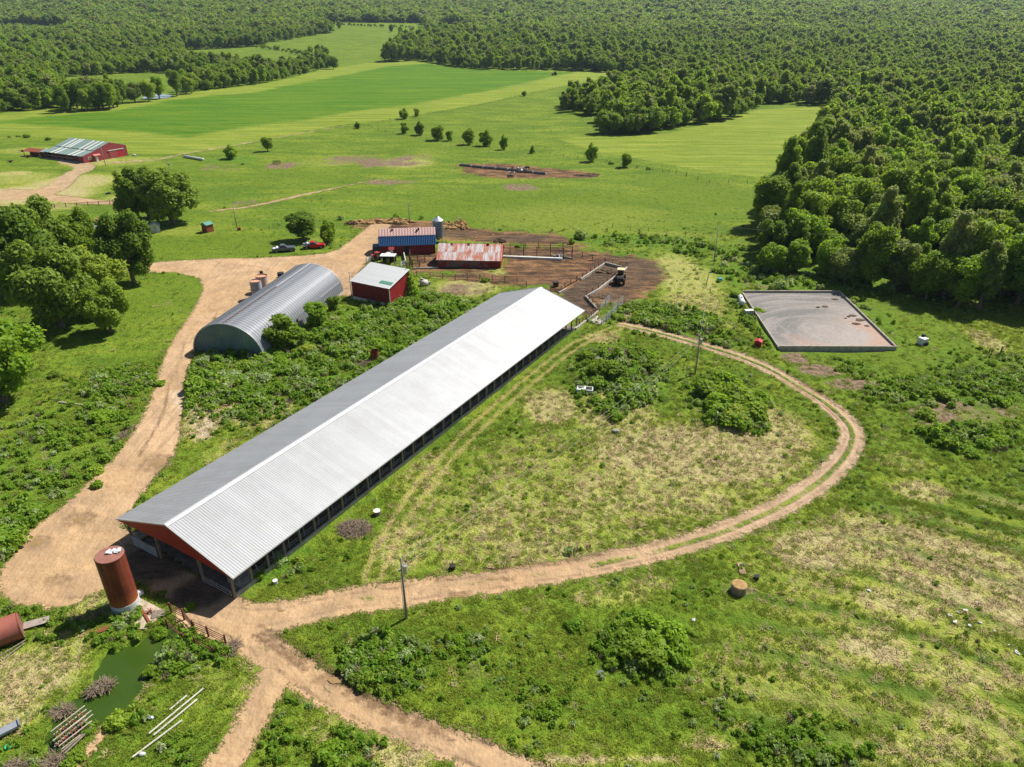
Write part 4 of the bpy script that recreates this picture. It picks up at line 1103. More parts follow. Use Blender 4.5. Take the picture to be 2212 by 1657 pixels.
# ------------------------------------------------------------------ bushes
BU = [mesh_np('bush_%d' % i, *dome_np(70 + i, 1.5, 1.5, 1500, 0.23, 12), M[l]) for i, l in enumerate(('weed', 'leafA', 'leafC', 'leafB', 'flowerweed'))]
BUSH = []
def bush(px, py, s, k, lab, group=None, sz=None, name='bush'):
    g = at(px, py)
    o = link(name, BU[k], None, (g[0], g[1], g[2] - 0.15), (0, 0, random.uniform(0, 6.28)), (s, s, (sz or s * 0.85)))
    tag(o, lab, 'bush', group); return o
mg = 'bushes on the scrubby mound'
for px, py, s, k, lab in (
    (1270, 775, 1.1, 1, 'leftmost green bush at the back of the scrubby mound'), (1300, 800, 1.3, 1, 'wide bush on the left flank of the scrubby mound'),
    (1335, 815, 1.4, 3, 'dark bush in the centre of the scrubby mound'), (1375, 772, 1.3, 1, 'green bush right of the grey brush on the mound'),
    (1405, 800, 1.1, 3, 'dark bush on the right slope of the mound'), (1340, 755, 1.0, 0, 'bush at the top of the mound behind the grey brush'),
    (1375, 835, .9, 1, 'low bush at the front of the mound'), (1290, 835, 1.0, 0, 'pale weedy bush in front of the mound near the white tub'),
    (1400, 770, 1.0, 2, 'bright bush at the far right end of the mound'), (1360, 870, 1.1, 1, 'separate bush in front of the mound'), (1330, 905, .9, 0, 'low weedy bush nearest the pale rock')):
    bush(px, py, s * 1.25, k, lab, mg)
for px, py, s, k, lab in (
    (1530, 850, 1.6, 1, 'left end of the big green thicket by the utility pole'), (1570, 835, 1.6, 2, 'back bush of the big thicket by the utility pole'), (1600, 870, 1.8, 1, 'large middle bush of the thicket by the pole'),
    (1560, 880, 1.5, 2, 'front left bush of the thicket by the pole'), (1620, 900, 1.6, 1, 'front right bush of the thicket by the pole'), (1590, 905, 1.4, 3, 'darkest lowest bush of the thicket by the pole'), (1640, 865, 1.1, 2, 'right end bush of the thicket by the pole')):
    bush(px, py, s * 1.3, k if k != 3 else 1, lab, 'bushes of the thicket by the pole', s * 1.0)
for px, py, s, k, lab in (
    (1350, 1360, 1.0, 0, 'back left bush of the foreground thicket'), (1400, 1365, 1.4, 2, 'back bush of the foreground thicket'), (1440, 1390, 1.5, 2, 'large right bush of the foreground thicket'),
    (1370, 1400, 1.3, 3, 'dark middle bush of the foreground thicket'), (1410, 1420, 1.2, 1, 'front bush of the foreground thicket'), (1470, 1420, .9, 2, 'small bush at the right end of the foreground thicket'),
    (1240, 1355, .8, 0, 'low pale bush left of the foreground thicket')):
    bush(px, py, s * 1.15, k if k != 3 else 1, lab, 'bushes of the foreground thicket', s * .85)
for i, (px, py, s, k, lab) in enumerate((
    (985, 1395, .85, 2, 'single leafy bush right of the near utility pole'), (830, 1430, 1.1, 2, 'leafy bush above the muddy puddle'), (785, 1470, 1.0, 1, 'bush at the edge of the rutted road by the puddle'),
    (870, 1420, .8, 4, 'pale-topped bush below the near utility pole'), (1190, 1535, .8, 2, 'small bright bush low in the weedy triangle'), (720, 1630, 1.1, 2, 'bright bush in the bottom-edge weeds between the forked roads'),
    (225, 905, 1.5, 2, 'tall leafy bush on the weedy slope left of the drive'), (70, 1015, .8, 1, 'low bush on the slope near the left edge'), (205, 1020, .9, 2, 'small bush low on the slope by the drive'),
    (195, 880, 1.0, 0, 'pale bush above the fallen white log'), (320, 800, 1.1, 1, 'bush beside the drive bend'), (345, 830, .8, 2, 'small bush against the drive, left side'), (190, 840, 1.0, 0, 'bright weedy bush at the lawn edge'),
    (120, 815, 1.0, 3, 'dark bush at the lawn corner under the yard trees'), (210, 1050, .8, 0, 'weedy bush just above the tall weed bank'),
    (255, 1560, .9, 2, 'leafy bush between the rusty racks and the pond'), (345, 1370, .6, 2, 'small bush on the right bank of the pond'), (325, 1450, .55, 1, 'little bush at the pond narrows'),
    (262, 1352, .6, 4, 'flowering bush at the foot of the tall rusty silo'), (352, 1282, .4, 0, 'weeds at the edge of the silo slab'), (22, 1370, .7, 2, 'small leafy bush against the fallen silo'),
    (412, 1312, .5, 1, 'bush at the corner of the silo slab by the pipe fence'), (288, 1372, .55, 0, 'yellow-green bush on the near tip of the silo slab'),
    (130, 1595, .5, 0, 'weed bush beside the rusty racks'), (165, 1640, .7, 1, 'bush at the bottom edge below the rusty racks'),
    (1830, 800, .9, 1, 'dark bush by the wood-chip strip below the pit'), (1980, 850, 1.3, 3, 'dark bush at the left of the right-hand scrub'), (2040, 860, 1.4, 1, 'bush in the middle of the right-hand scrub'), (2110, 840, 1.3, 1, 'bush at the back of the right-hand scrub'),
    (2160, 870, 1.3, 2, 'bright bush at the right of the right-hand scrub'), (2000, 900, 1.2, 1, 'front bush of the right-hand scrub'), (2060, 950, .9, 3, 'low dark bush beside the grey bare ground'), (2150, 960, 1.3, 2, 'large bush near the right edge below the bare ground'),
    (2185, 920, .9, 1, 'dark bush at the right edge on the bare ground'), (2100, 985, 1.0, 0, 'pale bush in front of the grey bare ground'),
    (600, 790, 1.5, 2, 'bright leafy bush in front of the round bush at the arched barn'), (660, 760, 1.4, 1, 'green bush between the two bushes of the arched barn, slightly nearer'), (740, 700, 1.3, 2, 'bright bush right of the pointed bush'), (770, 730, 1.5, 0, 'broad weedy mound between the red shed and the barrel'),
    (700, 785, 1.4, 1, 'green mound just above the brush heap by the barrel'), (820, 745, 1.3, 2, 'bright mound close behind the long white roof'), (900, 722, 1.3, 0, 'weedy mound behind the far half of the long white roof'), (870, 680, 1.2, 1, 'green mound right below the tall narrow tree'),
    (530, 795, 1.4, 0, 'weedy mound against the end wall of the arched barn'), (465, 800, 1.2, 1, 'dark mound at the near left corner of the arched barn'), (930, 670, 1.1, 2, 'bright mound above the big bush behind the roof'), (610, 835, 1.2, 2, 'bright mound near the bare dirt and the stick pile'),
    (440, 780, 1.0, 4, 'pale flowering weeds at the near end of the arched barn'), (500, 815, 1.2, 4, 'wide pale weed bank before the arched barn'), (570, 820, 1.3, 4, 'pale weed bank in the middle of the weedy strip'), (560, 855, 1.1, 0, 'weed bank nearest the bare dirt by the drive'),
    (640, 800, 1.2, 4, 'weed bank below the round bush'), (690, 830, 1.2, 0, 'weed bank beside the barrel'), (740, 760, 1.2, 1, 'green bush midway between arched barn and long roof'), (850, 722, 1.5, 1, 'big round bush behind the long white roof'),
    (905, 690, 1.4, 2, 'bright bush below the red shed'), (960, 655, 1.2, 1, 'bush by the corner of the corral fence'), (790, 690, 1.1, 4, 'pale weeds before the red shed'), (835, 700, 1.0, 0, 'weeds at the front of the red shed'), (640, 860, 1.1, 0, 'weedy bush behind the brush pile'),
    (1050, 608, .9, 3, 'dark low bush by the corral fence corner'), (1420, 675, 1.3, 2, 'bushy bank right of the cattle ramp'), (1370, 672, 1.1, 1, 'bush at the gate end of the bushy bank'), (1470, 700, 1.1, 0, 'right part of the bushy bank'), (1330, 685, .8, 1, 'bush at the foot of the cattle ramp'),
    (1700, 560, 1.3, 1, 'bush at the corner of the wood above the pit'), (1750, 615, 1.2, 2, 'bush at the back wall of the pit'), (1650, 585, 1.1, 1, 'bush left of the wood corner'), (1590, 640, 1.1, 1, 'bush behind the white tank'), (1640, 675, 1.0, 2, 'bush growing against the left pit wall'),
    (1840, 650, 1.1, 1, 'bush at the far right corner of the pit'), (1870, 690, .9, 2, 'bush on the right pit wall'), (1510, 520, 1.0, 1, 'bush in the weeds above the corral'), (1415, 515, 1.0, 3, 'dark bush on the field edge above the corral'), (1120, 533, .8, 2, 'bright bush at the corral corner behind the rusty barn'),
    (40, 296, .9, 3, 'dark bush in the hay field left of the green-roofed barn'), (60, 297, 1.6, 3, 'largest bush in the field left of the green-roofed barn'), (105, 303, 1.5, 0, 'pale bush nearest the green-roofed barn'), (20, 297, .7, 3, 'small bush at the left end of the field bushes'),
    (1320, 355, 1.0, 3, 'low round brown-green bush on the fence line'), (1400, 366, .9, 1, 'low bush at the right end of the fence line'), (600, 1210, .9, 4, 'pale weeds beside the long barn near the road'), (560, 1245, .9, 0, 'weed clump at the near corner of the long barn'))):
    bush(px, py, s, k, lab, None, s * 0.8)
# ------------------------------------------------------------------ ribbed sheet metal
def sheet(w, L, ribs, rh=0.03, rw=0.05, name='sheet', mat=None, smooth=False):
    """ribbed panel: x across 0..w, y along 0..L, ribs standing in +z"""
    prof = [(0, 0)]
    for i in range(ribs):
        c = w * (i + 0.5) / ribs
        prof += [(c - rw, 0), (c - rw * 0.45, rh), (c + rw * 0.45, rh), (c + rw, 0)]
    prof.append((w - 0.004, 0))
    V = [(a, 0, b) for a, b in prof] + [(a, L, b) for a, b in prof]
    n = len(prof)
    F = [(i, i + 1, i + 1 + n, i + n) for i in range(n - 1)]
    return mesh_np(name, np.array(V), np.array(F), mat)

def panels_on(parent, mesh, count, w, origin, xdir, ydir, name):
    """lay `count` panels side by side along xdir, each running along ydir"""
    X = Vector(xdir).normalized(); Y = Vector(ydir).normalized(); Z = X.cross(Y).normalized()
    R = Matrix((X, Y, Z)).transposed().to_euler()
    out = []
    for i in range(count):
        o = link(name, mesh, parent, Vector(origin) + X * (w * i), R)
        out.append(o)
    return out

def frame(px0, px1):
    """ground frame from two world points: origin, heading angle of the line, length"""
    a = np.array(px0); b = np.array(px1); d = b - a
    return a, math.atan2(d[1], d[0]), float(np.hypot(d[0], d[1]))

# ------------------------------------------------------------------ long barn
def long_barn():
    HW, ZE, ZR = 9.83, 3.62, 6.70
    t = thing('livestock_barn', 'very long open-sided cattle barn with a bright white ribbed metal roof and red gable', 'barn', (BARN_O[0], BARN_O[1], 0), BARN_R)
    y0, y1 = -0.55, BL - 0.55
    n = 95; w = (y1 - y0) / n
    SL = math.hypot(HW, ZR - ZE)
    me = sheet(w, SL, 3, 0.013, 0.055, 'roof_panel', M['roofwhite'])
    # right slope: x axis runs along -y so that the normal is up
    panels_on(t, me, n, w, (HW, y0, ZE), (0, 1, 0), (-HW, 0, ZR - ZE), 'roof_panel')
    panels_on(t, me, n, w, (-HW, y1, ZE), (0, -1, 0), (HW, 0, ZR - ZE), 'roof_panel')
    mb = MB()
    s = (ZR - ZE) / HW
    mb.prism([(-0.42, ZR - 0.42 * s + 0.05), (0, ZR + 0.06), (0.42, ZR - 0.42 * s + 0.05), (0.42, ZR - 0.42 * s + 0.075), (0, ZR + 0.09), (-0.42, ZR - 0.42 * s + 0.075)], y0 - 0.02, y1 + 0.02)
    mb.build('ridge_cap', M['rooftrim'], t)
    for sg in (-1, 1):
        mb = MB(); mb.box(sg * HW - 0.02, sg * HW + 0.02, y0, y1, ZE - 0.16, ZE - 0.01); mb.build('eave_trim', M['rooftrim'], t)
        for yy in (y0, y1):
            mb = MB(); mb.bar((sg * HW, yy, ZE - 0.03), (0, yy, ZR - 0.03), 0.05, 0.18); mb.build('gable_trim', M['rooftrim'], t)
    # red gable sheets, hung below the roof edge; bottom edge follows a shallow arch
    for yy in (y0 + 0.1, y1 - 0.1):
        k = 20; pw = 2 * (HW - 0.1) / k
        for i in range(k):
            xa = -(HW - 0.1) + i * pw; xb = xa + pw - 0.01
            def zt(x): return ZE + (HW - abs(x)) * s - 0.05
            def zb(x): return max(ZE - 0.25, min(zt(x) - 0.12, ZE - 0.25 + (HW - abs(x)) * 0.035))
            V = []; F = []
            segs = [xa]
            for q in range(4):
                c = xa + (xb - xa) * (q + 0.5) / 4
                segs += [c - 0.04, c, c + 0.04]
            segs.append(xb)
            for j, x in enumerate(segs):
                off = -0.03 if j % 3 == 2 and 0 < j < len(segs) - 1 else 0.0
                V += [(x, yy + off, zb(x)), (x, yy + off, zt(x))]
            for j in range(len(segs) - 1): F.append((2 * j, 2 * j + 2, 2 * j + 3, 2 * j + 1))
            link('wall_panel', mesh_np('gable_sheet', np.array(V), np.array(F), M['redmetal']), t)
    post = MB().box(-0.11, 0.11, -0.11, 0.11, -0.3, ZE + 0.1).mesh('post', M['wood'])
    rod = MB().cyl((0, 0, 0), (0, 0, 1.35), 0.045, n=6).mesh('stall_post', M['galvdull'])
    px = 8.65
    m = int((BL - 1.0) / 2.44)
    for sg in (-1, 1):
        for i in range(m + 1):
            link('post', post, t, (sg * px, 0.0 + i * 2.44, 0))
            if i < m: link('stall_post', rod, t, (sg * (px - 0.55), 1.22 + i * 2.44, 0.25))
        mb = MB(); mb.box(sg * (px + 0.02) - 0.12, sg * (px + 0.02) + 0.12, 0.12, BL - 1.2, -0.3, 0.42); mb.build('kerb_wall', M['concrete'], t)
        mb = MB(); mb.bar((sg * px, 0, ZE - 0.2), (sg * px, BL - 1.1, ZE - 0.2), 0.08, 0.25); mb.build('eave_beam', M['wood'], t)
        for z in (1.15, 0.8): MB().cyl((sg * (px - 0.2), 0.1, z), (sg * (px - 0.2), BL - 1.3, z), 0.03, n=5).build('rail', M['galvdull'], t)
    for x in (-3.6, 3.6):
        for i in range(0, m + 1, 2): link('post', post, t, (x, i * 2.44, 0), (0, 0, 0), (1, 1, 1.25))
    # gable end posts, braces and gates
    for yy in (0.0, BL - 1.1):
        for x in (-3.6, 3.6): link('post', post, t, (x, yy, 0), (0, 0, 0), (1.1, 1.1, 1.02))
        for x, sg in ((-px, 1), (px, -1)):
            MB().bar((x, yy, 2.0), (x + sg * 1.4, yy, ZE + 0.1), 0.1, 0.1).build('brace', M['wood'], t)
    MB().bar((-px, -0.1, 1.7), (-px - 0.9, -0.1, ZE - 0.1), 0.08).build('brace', M['wood'], t)
    def gate(x0, x1, nr, top):
        mb = MB()
        for k in range(nr): mb.cyl((x0, -0.2, 0.25 + k * (top - 0.25) / (nr - 1)), (x1, -0.2, 0.25 + k * (top - 0.25) / (nr - 1)), 0.025, n=5)
        for x in (x0, (x0 + x1) / 2, x1): mb.cyl((x, -0.2, 0.2), (x, -0.2, top + 0.05), 0.03, n=5)
        mb.build('gate', M['galv'], t)
    gate(-px + 0.3, -3.9, 6, 1.45); gate(4.0, px - 0.3, 3, 0.95)
    MB().box(-px + 0.1, px - 0.15, 0.3, BL - 1.3, -0.25, 0.02).build('floor', M['concretedark'], t)
    MB().box(6.1, 8.4, 1.2, 3.6, 0.03, 0.55).build('water_trough', M['concrete'], t)
    # stall bed kerbs down the inside
    for x in (-6.0, -1.2, 1.2, 6.0): MB().box(x - 0.08, x + 0.08, 4, BL - 4, 0.02, 0.32).build('stall_kerb', M['concretedark'], t)
    return t
long_barn()

# ------------------------------------------------------------------ arched barn
def arched_barn():
    NL = P(419.6, 750)[:2]; NR = P(572.4, 781)[:2]; FR = P(732.8, 648)[:2]
    ang = -0.205
    ux = np.array([math.cos(ang), math.sin(ang)]); uy = np.array([-math.sin(ang), math.cos(ang)])
    c = (NL + NR) / 2
    R = 7.05; HT = 6.1
    L = 35.4
    t = thing('arched_barn', 'half-round corrugated metal barn with a pale green-blue end wall and rust along its crown seam', 'barn', (c[0], c[1], -0.1), ang)
    NP = 44; w = L / NP; NS = 18
    V = []; F = []
    xs = [0, 0.12, 0.30, 0.50, 0.68, 0.80]; zs = [0, 0.02, 0.20, 0.20, 0.02, 0]
    for j, (a, b) in enumerate(zip(xs, zs)):
        for i in range(NS + 1):
            th = math.pi * i / NS
            V.append((math.cos(th) * (R + b), a / 0.8 * w * 0.995, math.sin(th) * (HT + b)))
    for j in range(len(xs) - 1):
        for i in range(NS):
            p = j * (NS + 1) + i
            F.append((p, p + 1, p + NS + 2, p + NS + 1))
    N = NT('arch_metal', 0.58); N.b.inputs['Metallic'].default_value = 0.35
    N.color(N.mix(N.mr(N.noise(0.7, 4, 0.6, N.obj()), 0.35, 0.65), (0.27, 0.285, 0.31), (0.17, 0.18, 0.20)))
    me = mesh_np('arch_panel', np.array(V), np.array(F), N.m, False)
    for i in range(NP): link('arch_panel', me, t, (0, i * w, 0))
    # crown seam: raised cap, its near two thirds rusty
    for y0, y1, mt in ((0.1, L * 0.55, 'rust'), (L * 0.55, L, 'rooftrim')):
        k = 0; y = y0
        mb = MB()
        while y < y1 - 0.1:
            mb.cbox((0, y + 0.3, HT + 0.2), (0.2, 0.40 if mt == 'rust' else 0.8, 0.05)); y += 0.8
        mb.build('crown_seam', M[mt], t)
    for sg in (1, -1):
        mb = MB(); mb.box(sg * (R - .15), sg * (R + .25), 0, L, -0.3, 0.25); mb.build('footing', M['concrete'], t)
    mb = MB(); mb.bar((R * math.cos(.38), L * .72, HT * math.sin(.38) + .15), (R * math.cos(.38), L - .1, HT * math.sin(.38) + .15), 0.1); mb.build('side_seam', M['rooftrim'], t)
    # rim hoop at each end
    for yy in (0.0, L):
        V = []; F = []
        for i in range(25):
            th = math.pi * i / 24
            for rr, y in ((R - .05, yy - .06), (R + .14, yy - .06), (R + .14, yy + .08)):
                V.append((math.cos(th) * rr, y, math.sin(th) * (HT - R + rr)))
        for i in range(24):
            for q in range(2): F.append((i * 3 + q, (i + 1) * 3 + q, (i + 1) * 3 + q + 1, i * 3 + q + 1))
        link('end_hoop', mesh_np('end_hoop', np.array(V), np.array(F), M['rooftrim']), t)
    EN = pm('end_wall_paint', (0.19, 0.25, 0.22), (0.11, 0.17, 0.20), 0.35, 0.6, 0.2)
    for yy in (0.25, L - 0.25):
        k = 22; pw = 2 * (R - 0.1) / k
        for i in range(k):
            xa = -(R - 0.1) + i * pw; V = []; F = []
            for j in range(5):
                x = xa + pw * j / 4
                off = -0.10 if j in (1, 2) else 0.02
                zt = HT * math.sqrt(max(0, 1 - (x / R) ** 2))
                V += [(x, yy + off, -0.2), (x, yy + off, max(zt, 0))]
            for j in range(4): F.append((2 * j, 2 * j + 2, 2 * j + 3, 2 * j + 1))
            link('wall_panel', mesh_np('end_sheet', np.array(V), np.array(F), EN), t)
arched_barn()

# ------------------------------------------------------------------ red shed with grey roof
def red_shed():
    a, ang, W = frame(P(*c4(62, 1118))[:2], P(*c4(505, 1215))[:2])
    t = thing('shed', 'red metal shed with a pale grey single-slope roof and one green roof strip', 'shed', (a[0], a[1], 0), ang)
    D = 7.0; ZF = 4.25; ZB = 6.2
    n = 11; w = W / n
    me = sheet(w, ZF, 4, 0.03, 0.03, 'wall_sheet', M['redwall'])
    me2 = MB().box(0, w - .004, -.02, .02, 0.6, ZF).mesh('wall_panel', M['redwall'])
    for i in range(n):
        mb = MB(); mb.box(i * w, (i + 1) * w - .006, -.02, .03, .65, ZF - .05)
        for q in range(4): mb.box(i * w + w * (q + .5) / 4 - .025, i * w + w * (q + .5) / 4 + .025, -.045, -.02, .65, ZF - .05)
        mb.build('wall_panel', M['redwall'], t)
    nd = 7; wd = D / nd
    for sx in (0, W):
        for i in range(nd):
            y0 = i * wd; y1 = y0 + wd - .006
            z0 = ZF + (ZB - ZF) * y0 / D - .06; z1 = ZF + (ZB - ZF) * y1 / D - .06
            mb = MB(); mb.prism([(y0, .65), (y1, .65), (y1, z1), (y0, z0)], sx - .03, sx + .03, 'x')
            for q in range(3):
                yy = y0 + wd * (q + .5) / 3; sgn = 1 if sx > 0 else -1
                mb.box(min(sx + sgn * .03, sx + sgn * .06), max(sx + sgn * .03, sx + sgn * .06), yy - .025, yy + .025, .65, ZF + (ZB - ZF) * yy / D - .07)
            mb.build('wall_panel', pm('red_bright_metal', (0.42, 0.035, 0.035), (0.33, 0.03, 0.03), .6, .55) if sx > 0 else M['redwall'], t)
    MB().box(0, W, D - .05, D, .65, ZB - .08).build('back_wall', M['redwall'], t)
    MB().box(-.06, W + .06, -.06, D + .06, -.3, .65).build('block_base', pm('white_block', (.62, .62, .6), (.45, .45, .43), 1.2, .9), t)
    for x in (0, W): MB().box(x - .08, x + .08, -.1, .06, .6, ZF - .02).build('corner_trim', M['rooftrim'], t)
    SLn = math.hypot(D + .6, (ZB - ZF) * (D + .6) / D)
    k = 13; pw = (W + .6) / k
    rm = sheet(pw, SLn, 3, .03, .04, 'roof_panel', pm('grey_roof_metal', (.44, .45, .46), (.37, .38, .39), .8, .5, .35))
    o = (-.3, -.3, ZF - .3 * (ZB - ZF) / D)
    for i, p in enumerate(panels_on(t, rm, k, pw, o, (1, 0, 0), (0, D, ZB - ZF), 'roof_panel')): pass
    MB().add([(W - 3.4, .9, ZF + .9 * (ZB - ZF) / D + .05), (W - .2, .9, ZF + .9 * (ZB - ZF) / D + .05), (W - .2, 1.9, ZF + 1.9 * (ZB - ZF) / D + .05), (W - 3.4, 1.9, ZF + 1.9 * (ZB - ZF) / D + .05)], [(0, 1, 2, 3)]).build('roof_patch', pm('green_strip', (.06, .2, .13), (.09, .24, .17), 1, .5), t)
    MB().cyl((-.3, -.15, 0), (-.3, -.15, 6.2), .07, n=6).build('conduit_post', M['galvdull'], t)
red_shed()

# ------------------------------------------------------------------ blue-roofed red barn
def blue_barn():
    a, ang, W = frame(P(*c4(383, 600))[:2], P(*c4(1040, 577))[:2])
    t = thing('barn', 'small red barn whose lower roof is blue metal and upper roof rust-and-white shingles', 'barn', (a[0], a[1], 0), ang)
    ZE, ZK, ZR = 2.75, 4.6, 5.9; DK, DR = .9, 3.6; D = 7.2
    n = 16; w = W / n
    for i in range(n):
        mb = MB(); mb.box(i * w, (i + 1) * w - .008, 0, .05, -.2, ZE); mb.box(i * w + w * .45, i * w + w * .55, -.03, 0, -.2, ZE)
        mb.build('wall_panel', M['redwall'], t)
    for x0, x1 in ((0, .06), (W - .06, W)):
        MB().prism([(.06, -.2), (D - .06, -.2), (D - .06, ZE), (D - DK, ZK - .06), (DR, ZR - .08), (DK, ZK - .06), (.06, ZE)], x0, x1, 'x').build('gable_wall', M['redwall'], t)
    MB().box(0, W, D - .05, D, -.2, ZE).build('back_wall', M['redwall'], t)
    bl = pm('blue_roof_metal', (.035, .11, .26), (.05, .14, .30), 1.5, .45, .1)
    k = 16; pw = (W + .5) / k
    L1 = math.hypot(DK + .3, ZK - ZE + .5)
    s1 = sheet(pw, L1, 2, .03, .03, 'blue_sheet', bl)
    panels_on(t, s1, k, pw, (-.25, -.25, ZE - .35), (1, 0, 0), (0, DK + .25, ZK - ZE + .35), 'roof_panel')
    panels_on(t, s1, k, pw, (W + .25, D + .25, ZE - .35), (-1, 0, 0), (0, -DK - .25, ZK - ZE + .35), 'roof_panel')
    # upper roof of overlapping shingles in broken courses
    sh1 = pm('faded_white_shingle', (.50, .44, .42), (.40, .34, .33), 2, .8); sh2 = pm('rusted_shingle', (.36, .10, .06), (.27, .07, .05), 2, .8)
    rows, cols = 7, 20
    L2 = math.hypot(DR - DK, ZR - ZK)
    th = math.atan2(ZR - ZK, DR - DK)
    cw = (W + .5) / cols; rl = L2 / rows
    ma = MB().box(0, cw - .02, 0, rl + .05, 0, .035).mesh('shingle', sh1); mbb = MB().box(0, cw - .02, 0, rl * .62, .036, .05).mesh('shingle', sh2)
    mc = MB().box(0, cw * .5, 0, rl * .9, .036, .05).mesh('shingle', sh2)
    for r_ in range(rows):
        for c_ in range(cols):
            y = DK + math.cos(th) * rl * r_; z = ZK + math.sin(th) * rl * r_ + .02
            link('shingle', ma, t, (-.25 + c_ * cw, y, z), (th - .04, 0, 0))
            link('shingle', mc, t, (-.25 + c_ * cw + cw * .25 * (r_ % 2), y, z), (th - .04, 0, .12))
    MB().add([(-.25, DR, ZR + .03), (W + .25, DR, ZR + .03), (W + .25, D - DK, ZK + .03), (-.25, D - DK, ZK + .03)], [(0, 1, 2, 3)]).build('rear_roof', sh1, t)
    for fx_, fz_ in ((.235, 0), (.71, 0), (.68, -.7)):
        x = W * fx_
        mb = MB(); mb.box(x - .2, x + .2, DR - .9 + fz_, DR - .5 + fz_, ZR - .5 + fz_ * .5, ZR + .15 + fz_ * .5); v = mb.build('roof_vent', M['dark'], t)
    MB().box(W * .21, W * .25, -.06, -.005, 1.3, 2.0).build('window', M['glass'], t)
    MB().box(W * .44, W * .54, -.07, -.005, 0, 2.1).build('doorway', M['dark'], t)
    mb = MB(); mb.prism([(-1.6, 1.75), (-.05, 2.2), (-.05, 2.28), (-1.65, 1.83)], W * .16, W * .26, 'x'); mb.build('porch_roof', M['redwall'], t)
    MB().box(W * .18, W * .235, -1.3, -1.2, 0, 1.8).build('porch_door', M['white'], t)
    MB().box(-1.9, -.1, .6, 3.4, -.2, 2.1).build('side_tank', pm('dark_blue_tank', (.05, .07, .09), (.03, .05, .06), 1, .5), t)
    return t
blue_barn()

# ------------------------------------------------------------------ rusty-roofed red barn
def rusty_barn():
    a, ang, W = frame(P(*c4(1065, 742))[:2], P(*c4(1815, 757))[:2])
    t = thing('barn', 'low red barn with a streaky rust-and-silver metal roof with missing sheets', 'barn', (a[0], a[1], 0), ang)
    ZE, ZR, D = 2.1, 4.7, 5.0
    n = 17; w = W / n
    wm = pm('faded_red_bare_wall', (.26, .035, .03), (.20, .13, .11), .35, .8, lo=.45, hi=.55)
    for i in range(n):
        mb = MB(); mb.box(i * w, (i + 1) * w - .01, 0, .05, -.2, ZE)
        for q in (0.25, .75): mb.box(i * w + w * q - .03, i * w + w * q + .03, -.03, 0, -.2, ZE)
        mb.build('wall_panel', wm if i < 14 else M['redwall'], t)
    for x0, x1 in ((0, .06), (W - .06, W)):
        MB().prism([(.06, -.2), (2 * D - .06, -.2), (2 * D - .06, ZE), (D, ZR - .1), (.06, ZE)], x0, x1, 'x').build('gable_wall', M['redwall'], t)
    MB().box(0, W, 2 * D - .05, 2 * D, -.2, ZE).build('back_wall', M['redwall'], t)
    # every sheet has its own blend of bare zinc and rust streaks
    N = NT('rusty_zinc_sheet', .6); N.b.inputs['Metallic'].default_value = .25
    o = N.obj(); r = N.rand()
    v = N.mapping(o, (7.0, .40, 1))
    sc = N.n('ShaderNodeVectorMath', operation='ADD'); N.set(sc.inputs[0], v)
    cv = N.n('ShaderNodeCombineXYZ'); N.set(cv.inputs[0], N.math('MULTIPLY', r, 57.0)); N.set(cv.inputs[1], N.math('MULTIPLY', r, 31.0)); N.set(sc.inputs[1], cv.outputs[0])
    nz = N.noise(1.0, 4, .6, sc.outputs[0])
    big = N.noise(.22, 3, .6, N.mapping(N.pos(), (1, .8, 1)))
    f = N.mr(N.math('ADD', N.math('ADD', N.math('MULTIPLY', nz, .55), N.math('MULTIPLY', big, .6)), N.math('MULTIPLY', N.math('SUBTRACT', r, .5), .16)), .50, .64)
    N.color(N.mix(f, (.38, .375, .39), (.30, .085, .038)))
    SLn = math.hypot(D + .3, (ZR - ZE) * (D + .3) / D)
    k = 27; pw = (W + .6) / k
    missing = (5, 12, 20)
    for side in (0, 1):
        for course in (0, 1):
            L = SLn * (.52 if course == 0 else .5)
            me = sheet(pw, L, 3, .025, .03, 'zinc', N.m)
            for i in range(k):
                if side == 0 and course == 1 and i in missing:
                    Lm = L * .72
                    mm = sheet(pw, Lm, 3, .025, .03, 'zinc', N.m)
                else: mm = me
                off = SLn * .48 * course
                dy, dz = D / math.hypot(D, ZR - ZE), (ZR - ZE) / math.hypot(D, ZR - ZE)
                z0 = ZE - .3 * (ZR - ZE) / D + .02 * course
                if side == 0: org = (-.3 + i * pw, -.3 + off * dy, z0 + off * dz); xd = (1, 0, 0); yd = (0, dy, dz)
                else: org = (W + .3 - i * pw, 2 * D + .3 - off * dy, z0 + off * dz); xd = (-1, 0, 0); yd = (0, -dy, dz)
                panels_on(t, mm, 1, pw, org, xd, yd, 'roof_panel')
    for i in missing[:2]:
        for q in (.3, .8): MB().bar((-.3 + (i + q * .9) * pw, D * .6, ZR - 1.1), (-.3 + (i + q * .9) * pw, D - .05, ZR - .08), .06).build('rafter', M['wood'], t)
rusty_barn()

